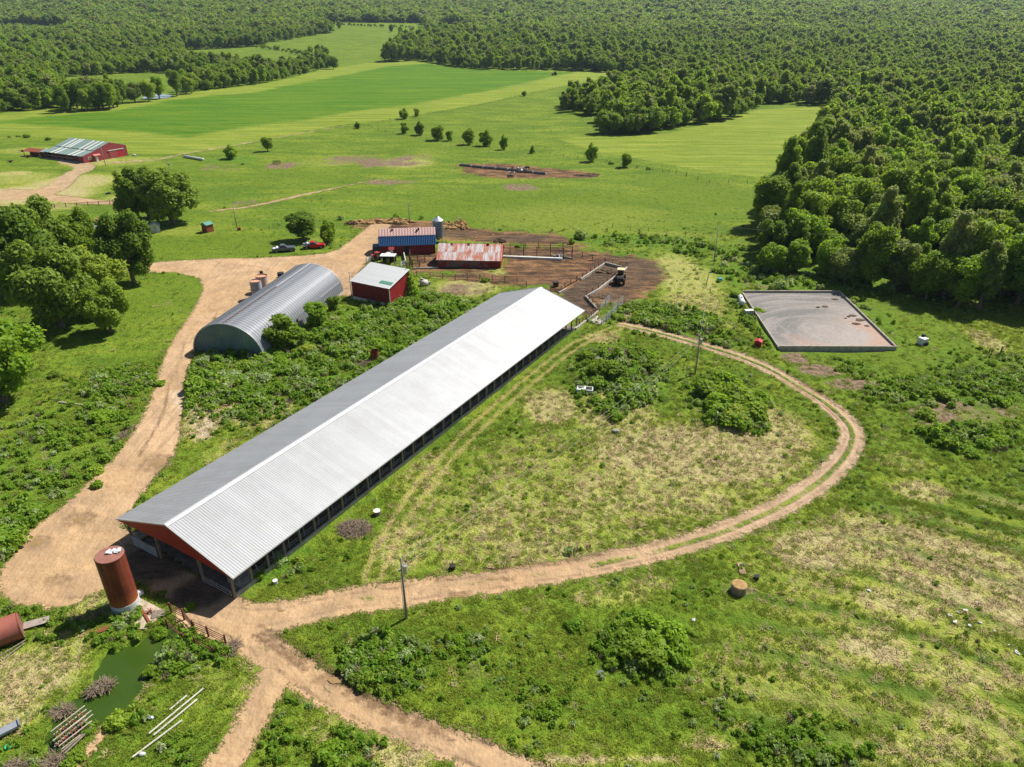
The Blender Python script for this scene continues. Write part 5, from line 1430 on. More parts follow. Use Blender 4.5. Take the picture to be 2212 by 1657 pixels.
# ------------------------------------------------------------------ green-roofed barn far left
def green_barn():
    C = P(182.5, 352.6)[:2]; R_ = P(277, 335.9)[:2]
    a, ang, GW = frame(C, R_)       # gable runs along local x
    t = thing('barn', 'big red barn with a stepped grey-green metal roof, white skylight strips and sliding door', 'barn', (C[0], C[1], 0), ang)
    L = 26.6
    XR, ZR = GW * .64, 6.6; XK, ZK = GW * .28, 4.35; ZE = 2.9; ZF = 4.5
    n = 20
    red = pm('barn_red_metal', (.27, .045, .05), (.22, .04, .045), .5, .6)
    def zt(x):
        if x < XK: return ZE + (ZK - .25 - ZE) * x / XK
        if x < XR: return ZK + (ZR - ZK) * (x - XK) / (XR - XK)
        return ZR + (ZF - ZR) * (x - XR) / (GW - XR)
    for yy in (0, L):
        for i in range(n):
            x0 = GW * i / n; x1 = GW * (i + 1) / n - .01
            MB().prism([(x0, -.2), (x1, -.2), (x1, zt(x1) - .05), (x0, zt(x0) - .05)], yy - .04, yy + .04).build('wall_panel', red, t)
    gr = pm('grey_green_roof', (.22, .29, .27), (.17, .24, .22), .4, .5, .2); wh = pm('skylight_strip', (.62, .62, .57), (.55, .55, .5), 1, .5)
    def slope(x0, z0, x1, z1, skip):
        k = 26; pw = L / k
        d = Vector((x1 - x0, 0, z1 - z0))
        for i in range(k):
            m = sheet(pw, d.length, 2, .03, .03, 'roof_panel', wh if i in skip else gr)
            if x0 < x1: panels_on(t, m, 1, pw, (x0, L - i * pw, z0), (0, -1, 0), d, 'roof_panel')
            else: panels_on(t, m, 1, pw, (x0, i * pw, z0), (0, 1, 0), d, 'roof_panel')
    slope(-.6, ZE - .15, XK, ZK - .25, (5, 8, 17, 20))
    slope(XK - .3, ZK - .1, XR, ZR, (4, 7, 9, 16, 19, 22))
    slope(GW + .3, ZF - .12, XR, ZR, ())
    MB().box(GW - .04, GW + .04, 0, L, -.2, ZF - .08).build('side_wall', red, t)
    MB().box(2.0, 2.1, 0, L, -.2, ZE - .1).build('inner_wall', red, t)
    for i in range(6): MB().box(-.1, .1, .1 + i * L / 5.1, .3 + i * L / 5.1, -.2, ZE - .08).build('porch_post', M['wood'], t)
    MB().box(-.02, .05, L * .25, L * .95, 1.1, 1.5).build('feed_rail', M['wood'], t)
    MB().box(-.04, .04, 0, L * .14, -.2, ZE - .1).build('side_wall', red, t)
    MB().box(-1.8, 2.0, 0, L, -.15, .06).build('concrete_apron', M['concrete'], t)
    MB().box(GW * .58, GW * .76, -.16, -.06, -.1, 3.1).build('sliding_door', pm('door_pale_red', (.30, .06, .065), (.27, .05, .055), 1, .6), t)
    MB().box(GW * .76, GW * .90, -.13, -.05, -.1, 3.1).build('sliding_door', pm('door_bright_red', (.40, .02, .03), (.35, .02, .03), 1, .5), t)
    MB().box(GW * .56, GW * .92, -.3, -.05, 3.15, 3.4).build('door_track', M['white'], t)
    f = MB().box(GW * .10, GW * .17, -.1, -.045, 1.1, 2.1).build('window', M['white'], t)
    MB().box(GW * .108, GW * .132, -.12, -.101, 1.2, 2.0).build('pane', M['glass'], f); MB().box(GW * .138, GW * .162, -.12, -.101, 1.2, 2.0).build('pane', M['glass'], f)
    MB().box(GW * .26, GW * .31, -.1, -.045, -.1, 2.1).build('door', M['white'], t)
    MB().prism([(-1.2, 2.25), (-.05, 2.75), (-.05, 2.83), (-1.25, 2.33)], GW * .21, GW * .36, 'x').build('door_canopy', pm('faded_red_canopy', (.42, .16, .14), (.36, .12, .1), 1, .7), t)
    MB().cyl((XR + 1.0, 3, ZR - .6), (XR + 1.0, 3, ZR + 1.6), .05, n=6).build('flue_pipe', M['dark'], t)
green_barn()

# house roof seen between the yard trees
def house():
    g = P(205, 520)
    t = thing('house', 'low house with a grey shingle roof almost hidden by the yard trees', 'house', (g[0], g[1], 0), .25)
    W, D = 14, 9
    MB().box(-W / 2, W / 2, -D / 2, D / 2, -.2, 2.6).build('wall', pm('house_wall', (.5, .44, .36), (.45, .4, .33), 1, .8), t)
    rm = pm('grey_shingles', (.20, .20, .22), (.27, .27, .29), 2, .9)
    for sg in (-1, 1): MB().add([(-W / 2 - .5, sg * (D / 2 + .6), 2.5), (W / 2 + .5, sg * (D / 2 + .6), 2.5), (W / 2 + .5, 0, 4.7), (-W / 2 - .5, 0, 4.7), (-W / 2 - .5, sg * (D / 2 + .6), 2.62), (W / 2 + .5, sg * (D / 2 + .6), 2.62), (W / 2 + .5, 0, 4.85), (-W / 2 - .5, 0, 4.85)], [(4, 5, 6, 7), (0, 1, 5, 4), (1, 2, 6, 5), (3, 0, 4, 7)]).build('roof_slope', rm, t)
    for x in (-W / 2, W / 2): MB().prism([(-D / 2, 2.6), (D / 2, 2.6), (0, 4.7)], x - .05, x + .05, 'x').build('gable', M['white'], t)
    MB().box(1, 2, .2, 1.2, 4, 5.8).build('chimney', pm('chimney_brick', (.35, .16, .12), (.28, .13, .1), 3, .9), t)
    for x in (-4, 0, 4): MB().box(x - .6, x + .6, -D / 2 - .05, -D / 2 + .02, 1, 2.2).build('window', M['glass'], t)
house()
g = Gc(cA, 985, 1465)
t = thing('garden_shed', 'small white shed standing in the shade of the wide tree', 'shed', (g[0], g[1], 0), .4)
MB().box(-1.2, 1.2, -1.2, 1.2, -.1, 2.0).build('wall', M['white'], t)
MB().prism([(-1.4, 1.95), (1.4, 1.95), (0, 2.7)], -1.35, 1.35, 'y').build('roof', M['rooftrim'], t)
MB().box(-.4, .4, -1.26, -1.2, 0, 1.7).build('door', pm('shed_door', (.4, .45, .5), (.35, .4, .45), 1, .6), t)

# brown lean-to by the green barn
def leanto():
    a, ang, W = frame(P(*c6(345, 400))[:2], P(*c6(590, 415))[:2])
    t = thing('lean_to', 'rusty open-fronted lean-to beside the green-roofed barn', 'shed', (a[0], a[1], 0), ang + .05)
    MB().add([(-2.5, -.2, 2.2), (W * .55, -.2, 1.9), (W * .55, 3.4, 2.7), (-2.5, 3.4, 3.0), (-2.5, -.2, 2.28), (W * .55, -.2, 1.98), (W * .55, 3.4, 2.78), (-2.5, 3.4, 3.08)], [(4, 5, 6, 7), (0, 1, 5, 4), (1, 2, 6, 5), (2, 3, 7, 6), (3, 0, 4, 7), (3, 2, 1, 0)]).build('roof', M['rust'], t)
    for x in (-2.2, 1.2, W * .5): MB().box(x, x + .15, 0, .15, -.1, 2.05).build('post', M['wood'], t)
    MB().box(-2.3, W * .55, 3.1, 3.2, -.1, 2.6).build('back_wall', M['rust'], t)
    t = thing('tool_shed', 'small dark brown shed with a blue metal roof beside the green-roofed barn', 'shed', (a[0] + W * .62 * math.cos(ang), a[1] + W * .62 * math.sin(ang), 0), ang)
    MB().box(0, W * .36, 0, 3.0, -.1, 2.3).build('wall', pm('dark_brown_boards', (.10, .06, .045), (.07, .045, .035), 3, .9), t)
    MB().add([(-.2, -.3, 2.3), (W * .38, -.3, 2.3), (W * .38, 3.2, 3.0), (-.2, 3.2, 3.0), (-.2, -.3, 2.37), (W * .38, -.3, 2.37), (W * .38, 3.2, 3.07), (-.2, 3.2, 3.07)], [(4, 5, 6, 7), (0, 1, 5, 4), (1, 2, 6, 5), (2, 3, 7, 6), (3, 0, 4, 7)]).build('roof', pm('pale_blue_metal', (.22, .30, .38), (.30, .36, .42), 1, .5, .3), t)
leanto()

# ------------------------------------------------------------------ tall rusty silo on its slab
def silo(center, r, h, tilt=None):
    t = thing('silo', 'tall rust-brown silo on a white concrete ring near the gable of the long barn', 'silo', (center[0], center[1], 0), 0)
    N = NT('silo_rust', .55); N.b.inputs['Metallic'].default_value = .15
    v = N.obj(); nz = N.noise(.9, 4, .6, N.mapping(v, (1, 1, .35)))
    sz = N.n('ShaderNodeSeparateXYZ'); N.set(sz.inputs[0], v)
    c = N.mix(N.mr(nz, .35, .65), (.20, .045, .024), (.12, .032, .020))
    c = N.mix(N.mr(sz.outputs[2], 2.4, 1.0), c, (.33, .10, .028))
    c = N.mix(N.mr(N.noise(1.2, 4, .7, N.mapping(v, (3, 3, .12))), .52, .7), c, (.30, .10, .05))
    N.color(c)
    MB().cyl((0, 0, .9), (0, 0, h), r, n=40, caps=False).build('shell', N.m, t, True)
    for z in np.arange(1.7, h, .85): MB().cyl((0, 0, z - .03), (0, 0, z + .03), r + .025, n=40, caps=False).build('ring_seam', N.m, t, True)
    MB().cyl((0, 0, -.2), (0, 0, .95), r + .04, n=40).build('concrete_ring', pm('silo_base', (.55, .56, .56), (.42, .43, .44), 1.4, .8), t)
    N2 = pm('silo_lid', (.27, .12, .09), (.21, .09, .07), 1.0, .7)
    MB().cyl((0, 0, h), (0, 0, h + .06), r + .02, r - .02, n=40).build('lid', N2, t)
    mb = MB()
    for i in range(16): mb.cbox((.1 + random.uniform(-.5, .9), .25 + random.uniform(-.3, .6), h + .12 + random.uniform(0, .12)), (random.uniform(.15, .6), random.uniform(.1, .4), random.uniform(.03, .12)))
    mb.build('torn_plastic', pm('plastic_sheet', (.65, .68, .75), (.4, .43, .5), 5, .3), t)
    mb = MB(); mb.cyl((-r - .12, -.3, 1.1), (-r - .12, -.3, h - .2), .05, n=6); mb.cyl((-r - .12, -.3, 1.1), (-r - .45, -.8, .8), .05, n=6); mb.cyl((-r - .45, -.8, .8), (-r - .45, -.8, -.1), .05, n=6)
    mb.build('fill_pipe', M['galv'], t)
    return t
sc_ = P(273, 1308)
silo(sc_, 1.36, 6.95)
sl = [P(*q)[:2] for q in (cG(700, 700), cG(715, 650), cG(880, 590), cG(1035, 670), cG(1020, 700), cG(925, 790), cG(860, 790), cG(800, 730))]
mb = MB(); n = len(sl); mb.add([(x, y, -.3) for x, y in sl] + [(x, y, .16) for x, y in sl], [tuple(range(n, 2 * n))] + [(i, (i + 1) % n, (i + 1) % n + n, i + n) for i in range(n)])
tag(mb.build('concrete_slab', pm('tan_slab', (.46, .36, .28), (.34, .26, .2), 1.2, .9, bump=.3)), 'broken tan concrete slab at the foot of the tall rusty silo', 'slab')
a = P(*cG(890, 650), .2); b = P(*cG(955, 760), .2)
tag(MB().bar((a[0], a[1], .25), (b[0], b[1], .25), .22, .12).build('steel_channel', M['rust']), 'long rusty steel channel lying across the silo slab', 'beam')
g = P(*cG(1000, 690), .16)
t = thing('pallet', 'weathered grey pallet on the right end of the silo slab', 'pallet', (g[0], g[1], .18), .3)
for i in range(7): MB().box(-.6, .6, -.5 + i * .15, -.4 + i * .15, .08, .11).build('slat', M['wood'], t)
for i in range(3): MB().box(-.6 + i * .55, -.5 + i * .55, -.5, .5, 0, .08).build('bearer', M['wood'], t)
g = P(*c7(1785, 710), .16)
mb = MB()
for i in range(14): mb.cyl((random.uniform(-.5, .5), random.uniform(-.4, .4), .03), (random.uniform(-.5, .5), random.uniform(-.4, .4), random.uniform(.05, .4)), .03, n=5)
tag(mb.build('scrap_pile', M['rust'], None, loc=(g[0], g[1], .16)), 'small tangle of rusty scrap beside the pallet on the slab', 'scrap')
g = P(*c7(1650, 718), .16)
mb = MB()
for i in range(12):
    t0, t1 = i * math.pi / 6, (i + 1) * math.pi / 6; mb.cyl((math.cos(t0) * .22, math.sin(t0) * .16, .05), (math.cos(t1) * .22, math.sin(t1) * .16, .05), .035, n=5)
tag(mb.build('iron_ring', M['dark'], None, loc=(g[0], g[1], .16)), 'dark iron ring lying on the slab near the silo', 'ring')
g = P(*c7(1660, 480), .2)
tag(MB().ell((0, 0, .3), (.5, .35, .35), 9, 6, .12).build('plastic_bag', M['white'], None, loc=(g[0], g[1], 0)), 'crumpled white bag in the weeds behind the silo slab', 'bag')

# fallen silo at the left edge
a = P(*c7(300, 960)); b = P(*c7(-280, 1180))
t = thing('fallen_silo', 'rust-red silo lying on its side at the left edge', 'silo', (a[0], a[1], 1.25), math.atan2(b[1] - a[1], b[0] - a[0]))
MB().cyl((0, 0, 0), (6.5, 0, 0), 1.35, n=32, caps=False).build('shell', pm('fallen_rust', (.30, .10, .07), (.24, .08, .06), .8, .6), t, True)
MB().cyl((.06, 0, 0), (.1, 0, 0), 1.33, n=32).build('end_plate', pm('fallen_end', (.22, .11, .08), (.16, .08, .06), 1, .8), t)
for x in (0.03, 2.2, 4.4): MB().cyl((x, 0, 0), (x + .08, 0, 0), 1.385, n=32, caps=False).build('hoop', M['rust'], t, True)
g = P(*c7(400, 880))
tag(MB().add([(-1.2, -.7, .1), (1.5, .3, .35), (1.2, 1.0, .5), (-1.0, .3, .3), (-1.2, -.7, .16), (1.5, .3, .41), (1.2, 1.0, .56), (-1.0, .3, .36)], [(4, 5, 6, 7), (3, 2, 1, 0), (0, 1, 5, 4), (1, 2, 6, 5), (2, 3, 7, 6), (3, 0, 4, 7)]).build('metal_sheet', pm('dull_sheet', (.28, .22, .19), (.36, .31, .28), 2, .6), None, loc=(g[0], g[1], 0)), 'bent dull metal sheet beyond the end of the fallen silo', 'metal sheet')
a = P(*c7(1110, 985)); 
tag(MB().cbox((0, 0, .12), (2.0, .7, .2)).build('rust_sheet', M['rust'], None, loc=(*P(*c7(1210, 930))[:2], 0), rot=(0, 0, .45)), 'rust-brown plate half in the shadow of the tall silo', 'metal sheet')
for i, (a_, b_, lab) in enumerate((((0, 1235), (330, 1040), 'upper weathered pole beside the fallen silo'), ((20, 1290), (300, 1090), 'lower weathered pole beside the fallen silo'))):
    a = P(*c7(*a_)); b = P(*c7(*b_)); tag(MB().cyl((a[0], a[1], .12), (b[0], b[1], .2), .09, .05, 7).build('old_pole', M['wood']), lab, 'pole')

# ------------------------------------------------------------------ grain bin with hopper legs
def grain_bin():
    g = P(*c4(1078, 445))
    t = thing('grain_bin', 'galvanised grain bin with a conical roof standing on legs behind the blue-roofed barn', 'grain bin', (g[0], g[1], 0), 0)
    r = 1.4; z0, z1 = 1.6, 6.1
    MB().cyl((0, 0, z0), (0, 0, z1), r, n=28, caps=False).build('drum', pm('bin_steel', (.20, .235, .28), (.13, .155, .19), .8, .5, .5), t, True)
    for z in (z0 + .05, 2.9, 4.3, z1 - .05): MB().cyl((0, 0, z - .05), (0, 0, z + .05), r + .03, n=28, caps=False).build('hoop', M['galvdull'], t, True)
    MB().cyl((0, 0, z1), (0, 0, z1 + 1.0), r + .12, .22, 28, False).build('cone_roof', pm('bin_roof', (.40, .43, .47), (.32, .35, .39), .8, .5, .4), t, True)
    MB().cyl((0, 0, z1 + .98), (0, 0, z1 + 1.2), .24, .2, 12).build('cap', M['galvdull'], t)
    MB().cyl((0, 0, z0), (0, 0, .6), r - .02, .25, 28, False).build('hopper', M['galvdull'], t, True)
    for k in range(4):
        q = math.pi / 4 + k * math.pi / 2
        MB().cyl((math.cos(q) * r, math.sin(q) * r, -.2), (math.cos(q) * r, math.sin(q) * r, z0 + .4), .06, n=6).build('leg', M['galvdull'], t)
    g2 = P(*c4(1045, 452))
    mb = MB()
    for i in range(14):
        a0, a1 = i * math.pi / 7, (i + 1) * math.pi / 7
        mb.cyl((math.cos(a0) * .75, 0, .8 + math.sin(a0) * .75), (math.cos(a1) * .75, 0, .8 + math.sin(a1) * .75), .05, n=5)
    for i in range(4): q = i * math.pi / 4; mb.cyl((math.cos(q) * .75, 0, .8 + math.sin(q) * .75), (-math.cos(q) * .75, 0, .8 - math.sin(q) * .75), .02, n=4)
    tag(mb.build('round_metal_frame', M['galvdull'], None, loc=(g2[0], g2[1], 0)), 'large round spoked metal frame leaning by the grain bin', 'wheel')
grain_bin()

# concrete silos behind the arched barn
for q, hh, rr, lab, mt in (((1000, 560), 3.9, 1.2, 'nearer grey concrete tank behind the arched barn with an orange-stained rim', pm('grey_tank', (.36, .38, .42), (.28, .29, .32), 1, .85)),
                       ((1075, 480), 3.7, 1.25, 'farther tan concrete tank behind the arched barn', pm('tan_tank', (.50, .34, .24), (.38, .30, .27), .8, .85))):
    g = P(*d4(*q))
    t = thing('concrete_tank', lab, 'tank', (g[0], g[1], 0), 0, 'two tanks behind the arched barn')
    MB().cyl((0, 0, -.2), (0, 0, hh), rr, n=26, caps=False).build('wall', mt, t, True)
    MB().cyl((0, 0, hh - .25), (0, 0, hh - .2), rr - .05, n=26).build('lid', pm('tank_lid', (.52, .27, .17), (.40, .22, .15), 1.4, .8), t)
    MB().cyl((0, 0, hh - .12), (0, 0, hh + .05), rr + .05, n=26, caps=False).build('rim', pm('rim_orange', (.52, .32, .2), (.45, .28, .2), 1, .8), t, True)
g = P(*d4(1075, 430))
t = thing('elevator_head', 'small dark hopper head standing behind the tan tank', 'machine', (g[0], g[1], 0), 0)
MB().box(-.3, .3, -.3, .3, 3.2, 3.9).build('hopper', M['dark'], t); MB().cyl((0, 0, 0), (0, 0, 3.3), .12, n=8).build('spout', M['dark'], t)
# ------------------------------------------------------------------ vehicles
def wheel(parent, x, y, r, w, hub='galvdull'):
    t = MB().cyl((0, -w / 2, 0), (0, w / 2, 0), r, n=20).build('wheel', M['dark'], parent, loc=(x, y, r)); bevel(t, .03)
    s = 1 if y > 0 else -1
    MB().cyl((0, s * w * .5, 0), (0, s * (w * .5 + .015), 0), r * .62, r * .5, 14).build('rim', M[hub], t)
    return t

def pickup(kind, a, b, label):
    """a = rear wheel contact, b = front wheel contact, near side"""
    a = np.array(a[:2]); b = np.array(b[:2]); d = (b - a); ang = math.atan2(d[1], d[0])
    WB = 3.75; mid = (a + b) / 2 + np.array([-math.sin(ang), math.cos(ang)]) * .85
    t = thing('pickup_truck', label, 'pickup truck', (mid[0], mid[1], GZ(*mid) + .02), ang)
    if kind == 'grey': paint = pm('grey_car_paint', (.13, .15, .17), (.11, .13, .15), .6, .22, .35)
    else: paint = pm('red_car_paint', (.50, .012, .015), (.45, .012, .015), .6, .25)
    W = 1.0
    fx = WB / 2
    # lower body: front section with bonnet
    mb = MB(); mb.prism([(.6, .45), (fx + 1.0, .45), (fx + 1.05, .75), (fx + .98, 1.05), (fx + .7, 1.15), (.95, 1.22), (.6, 1.22)], -W, W); bevel(mb.build('hood', paint, t), .05)
    mb = MB(); mb.prism([(-1.05, .45), (.6, .45), (.6, 1.22), (-1.05, 1.22)], -W, W); bevel(mb.build('cab_body', paint, t), .04)
    # greenhouse
    x0, x1 = (-1.0, .95) if kind == 'grey' else (-.85, .95)
    mb = MB(); V = [(x0, -.93, 1.2), (x1, -.93, 1.2), (x1, .93, 1.2), (x0, .93, 1.2), (x0 + .22, -.76, 1.82), (x1 - .75, -.76, 1.82), (x1 - .75, .76, 1.82), (x0 + .22, .76, 1.82)]
    mb.add(V, [(0, 1, 5, 4), (1, 2, 6, 5), (2, 3, 7, 6), (3, 0, 4, 7)]); mb.build('windows', M['glass'], t)
    mb = MB(); mb.add([(x0 + .2, -.78, 1.81), (x1 - .72, -.78, 1.81), (x1 - .72, .78, 1.81), (x0 + .2, .78, 1.81), (x0 + .3, -.68, 1.9), (x1 - .85, -.68, 1.9), (x1 - .85, .68, 1.9), (x0 + .3, .68, 1.9)], [(4, 5, 6, 7), (0, 1, 5, 4), (1, 2, 6, 5), (2, 3, 7, 6), (3, 0, 4, 7), (3, 2, 1, 0)]); mb.build('roof', paint, t)
    for y in (-1, 1):
        for (p, q) in (((x0, .93, 1.2), (x0 + .22, .76, 1.82)), ((x1, .93, 1.2), (x1 - .75, .76, 1.82)), ((.05, .93, 1.2), (.0, .77, 1.82))):
            MB().bar((p[0], y * p[1], p[2]), (q[0], y * q[1], q[2]), .08).build('pillar', paint, t)
    for y in (-1, 1): MB().cbox((x1 - .15, y * 1.1, 1.3), (.12, .2, .18)).build('mirror', M['dark'], t)
    for y in (-.75, .75): MB().cbox((fx + 1.0, y, .92), (.08, .35, .2)).build('headlight', M['white'], t)
    MB().cbox((fx + 1.08, 0, .55), (.14, 1.9, .2)).build('bumper', M['galv'], t)
    MB().cbox((fx + 1.03, 0, .86), (.06, 1.1, .3)).build('grille', M['dark'], t)
    if kind == 'grey':
        for y in (-1, 1): bevel(MB().prism([(-fx - 1.1, .5), (-1.05, .5), (-1.05, 1.2), (-fx - 1.1, 1.2)], min(y * .9, y), max(y * .9, y)).build('bed_side', paint, t), .03)
        MB().box(-fx - 1.1, -1.05, -.9, .9, .6, .68).build('bed_floor', M['dark'], t)
        MB().box(-fx - 1.12, -fx - 1.04, -.9, .9, .55, 1.18).build('tailgate', paint, t)
        MB().box(-1.9, -1.35, -.95, .95, 1.0, 1.32).build('toolbox', M['white'], t)
        MB().box(-fx - .9, -2.0, -.7, .6, .68, 1.12).build('cargo', pm('pale_cargo', (.6, .62, .66), (.5, .52, .56), 2, .6), t)
    else:
        MB().box(-fx - 1.0, -.95, -1.0, 1.0, .85, .98).build('flatbed', pm('flatbed_steel', (.10, .09, .09), (.16, .14, .13), 2, .8), t)
        MB().box(-1.02, -.94, -.95, .95, .98, 1.75).build('headboard', M['galvdull'], t)
        MB().cyl((-1.6, -.5, 1.35), (-1.6, .5, 1.35), .38, n=16).build('liquid_tank', pm('tank_pale_blue', (.45, .58, .7), (.4, .5, .6), 1, .4), t, True)
        MB().cyl((-2.5, -.15, 1.25), (-2.5, .15, 1.25), .36, n=16).build('hose_reel', pm('reel_tan', (.5, .42, .36), (.4, .34, .3), 2, .7), t)
        MB().cbox((-2.1, .5, 1.2), (.6, .4, .4)).build('toolbox', M['galv'], t)
    for x in (-fx, fx):
        for y in (-.88, .88): wheel(t, x, y, .39, .26)
    MB().box(-fx - .9, fx + .8, -.6, .6, .4, .5).build('chassis', M['dark'], t)
pickup('grey', P(*d1(550, 562)), P(*d1(820, 540)), 'dark grey crew-cab pickup parked at the lawn edge')
pickup('red', P(*d1(1088, 508)), P(*d1(1345, 490)), 'red flatbed pickup parked beside the dark rounded tree')

def loader():
    g = P(*c5(1530, 770))
    t = thing('wheel_loader', 'yellow wheel loader with a dark cab working in the muddy pen', 'loader', (g[0], g[1], 0), math.radians(78))
    ye = pm('machine_yellow', (.55, .33, .05), (.42, .26, .07), 1.5, .5)
    bevel(MB().prism([(-2.6, .8), (-.3, .8), (-.3, 2.0), (-2.2, 1.9), (-2.6, 1.6)], -.8, .8).build('engine_cover', M['dark'], t), .06)
    bevel(MB().box(-.6, .9, -.7, .7, 1.2, 1.7).build('frame', ye, t), .05)
    MB().box(-.5, .8, -.65, .65, 1.7, 3.0).build('cab', M['glass'], t)
    bevel(MB().box(-.8, 1.0, -.85, .85, 3.0, 3.15).build('cab_roof', pm('cab_roof_cream', (.62, .50, .30), (.5, .4, .25), 1, .6), t), .05)
    for x in (-.5, .8):
        for y in (-.65, .65): MB().box(x - .05, x + .05, y - .05, y + .05, 1.7, 3.0).build('cab_post', ye, t)
    for y in (-.55, .55): MB().bar((.7, y, 1.5), (2.6, y, 1.0), .16, .28).build('lift_arm', ye, t)
    MB().prism([(2.5, .2), (3.4, .15), (3.3, .3), (2.75, .45), (2.7, 1.2), (2.5, 1.2)], -1.2, 1.2).build('bucket', ye, t)
    for x in (-1.6, 1.5):
        for y in (-.95, .95): wheel(t, x, y, .72, .48, 'rust')
loader()

def tractor(px, py, ang, label, s=1.0, red=True, name='tractor'):
    g = G(px, py)
    t = thing(name, label, 'tractor', g, ang)
    t.scale = (s, s, s)
    body = pm('tractor_red', (.35, .04, .02), (.3, .035, .02), 1, .5) if red else M['dark']
    bevel(MB().box(.3, 2.4, -.4, .4, .9, 1.6).build('hood', body, t), .06)
    MB().box(-1.1, .3, -.65, .65, 1.2, 2.6).build('cab', M['glass'], t)
    MB().box(-1.2, .4, -.75, .75, 2.6, 2.75).build('cab_roof', body, t)
    for y in (-.9, .9): wheel(t, -.7, y, .85, .5, 'rust'); wheel(t, 1.9, y * .85, .5, .3, 'rust')
    MB().cyl((1.2, .2, 1.6), (1.2, .2, 2.4), .05, n=6).build('exhaust', M['dark'], t)
    for y in (-1, 1): MB().box(-1.5, .1, y * .65, y * 1.15, 1.75, 1.85).build('mudguard', body, t)
    return t
tractor(1198, 163, 3.6, 'small red tractor far off on the edge of the hay field', 1.25)
tractor(*d4(1330, 370), 0.2, 'dark tractor parked behind the far end of the arched barn', .9, False)
tractor(*c4(340, 655), 2.6, 'old red-brown tractor beside the white-roofed cattle pen shelter', .75)

# ------------------------------------------------------------------ small yard things
g = P(*c4(478, 700))
t = thing('shelter', 'small pen shelter with a flat white roof next to the red-brown tractor', 'shelter', (g[0], g[1], 0), -.05)
MB().box(-1.9, 1.9, -.7, 1.7, 2.0, 2.12).build('roof', M['white'], t)
for x in (-1.7, 1.7):
    for y in (-.5, 1.5): MB().box(x - .07, x + .07, y - .07, y + .07, 0, 2.0).build('post', M['wood'], t)
MB().box(-1.7, 1.7, 1.4, 1.5, 0, 1.9).build('back_wall', M['dark'], t); MB().box(-.25, .35, -.5, 0, .1, 1.4).build('locker', M['hay'], t)
g = P(*c4(478, 640))
tag(MB().ell((0, 0, .9), (.95, .8, .8), 14, 8).build('plastic_tank', M['white'], None, True, loc=(g[0], g[1], 0)), 'rounded white plastic tank behind the pen shelter', 'tank')

def outhouse(px, py, ang, s, wall, roof, label, cat='shed'):
    g = G(px, py)
    t = thing('small_shed', label, cat, (g[0], g[1], 0), ang)
    bevel(MB().box(-1.1 * s, 1.1 * s, -1.0 * s, 1.0 * s, -.1, 2.0 * s).build('wall', wall, t), .02)
    MB().prism([(-1.25 * s, 1.95 * s), (1.25 * s, 1.95 * s), (1.25 * s, 2.08 * s), (0, 2.65 * s), (-1.25 * s, 2.08 * s)], -1.15 * s, 1.15 * s).build('roof', roof, t)
    MB().box(-.4 * s, .4 * s, -1.04 * s, -1.0 * s, 0, 1.6 * s).build('door', M['redwall'], t)
outhouse(450, 500, -.6, 1.1, pm('orange_brown_boards', (.26, .07, .03), (.2, .06, .03), 2, .8), pm('green_shed_roof', (.08, .22, .17), (.1, .25, .2), 1, .5), 'orange-brown garden shed with a green roof on the mown lawn')
outhouse(1637, 748, -.5, .55, pm('red_hut', (.30, .04, .03), (.26, .04, .03), 2, .7), pm('red_hut_roof', (.42, .03, .04), (.36, .03, .04), 1, .6), 'little red hut left of the manure pit')

# propane tank
a = P(*cF(402, 345)); b = P(*cF(420, 392))
t = thing('gas_tank', 'long white gas tank on feet beside the manure pit', 'gas tank', ((a[0] + b[0]) / 2, (a[1] + b[1]) / 2, 0), math.atan2(b[1] - a[1], b[0] - a[0]))
L = float(np.hypot(*(b - a)[:2])) / 2
mb = MB(); mb.cyl((-L + .4, 0, .95), (L - .4, 0, .95), .55, n=20, caps=False); mb.build('shell', M['white'], t, True)
for s in (-1, 1):
    MB().ell((s * (L - .4), 0, .95), (.45, .55, .55), 16, 10).build('end_cap', M['white'], t, True); MB().box(s * L * .5 - .1, s * L * .5 + .1, -.35, .35, -.1, .5).build('foot', M['concrete'], t)
MB().cyl((0, 0, 1.45), (0, 0, 1.7), .18, n=10).build('valve_dome', M['galv'], t)
for q, lab in (((446, 440), 'left white caged tote beside the manure pit'), ((470, 438), 'right white caged tote beside the manure pit')):
    g = P(*cF(*q))
    t = thing('tote_tank', lab, 'tote', (g[0], g[1], 0), .1, 'two caged totes by the pit')
    bevel(MB().box(-.5, .5, -.5, .5, .15, 1.2).build('tank', M['white'], t), .05); MB().box(-.55, .55, -.55, .55, 0, .14).build('pallet', M['dark'], t)
    mb = MB()
    for z in (.4, .7, 1.0):
        for (x0, y0, x1, y1) in ((-.53, -.53, .53, -.53), (.53, -.53, .53, .53), (-.53, .53, .53, .53), (-.53, -.53, -.53, .53)): mb.bar((x0, y0, z), (x1, y1, z), .03)
    for x in (-.53, -.18, .18, .53): mb.bar((x, -.54, .15), (x, -.54, 1.2), .03)
    mb.build('cage', M['dark'], t)

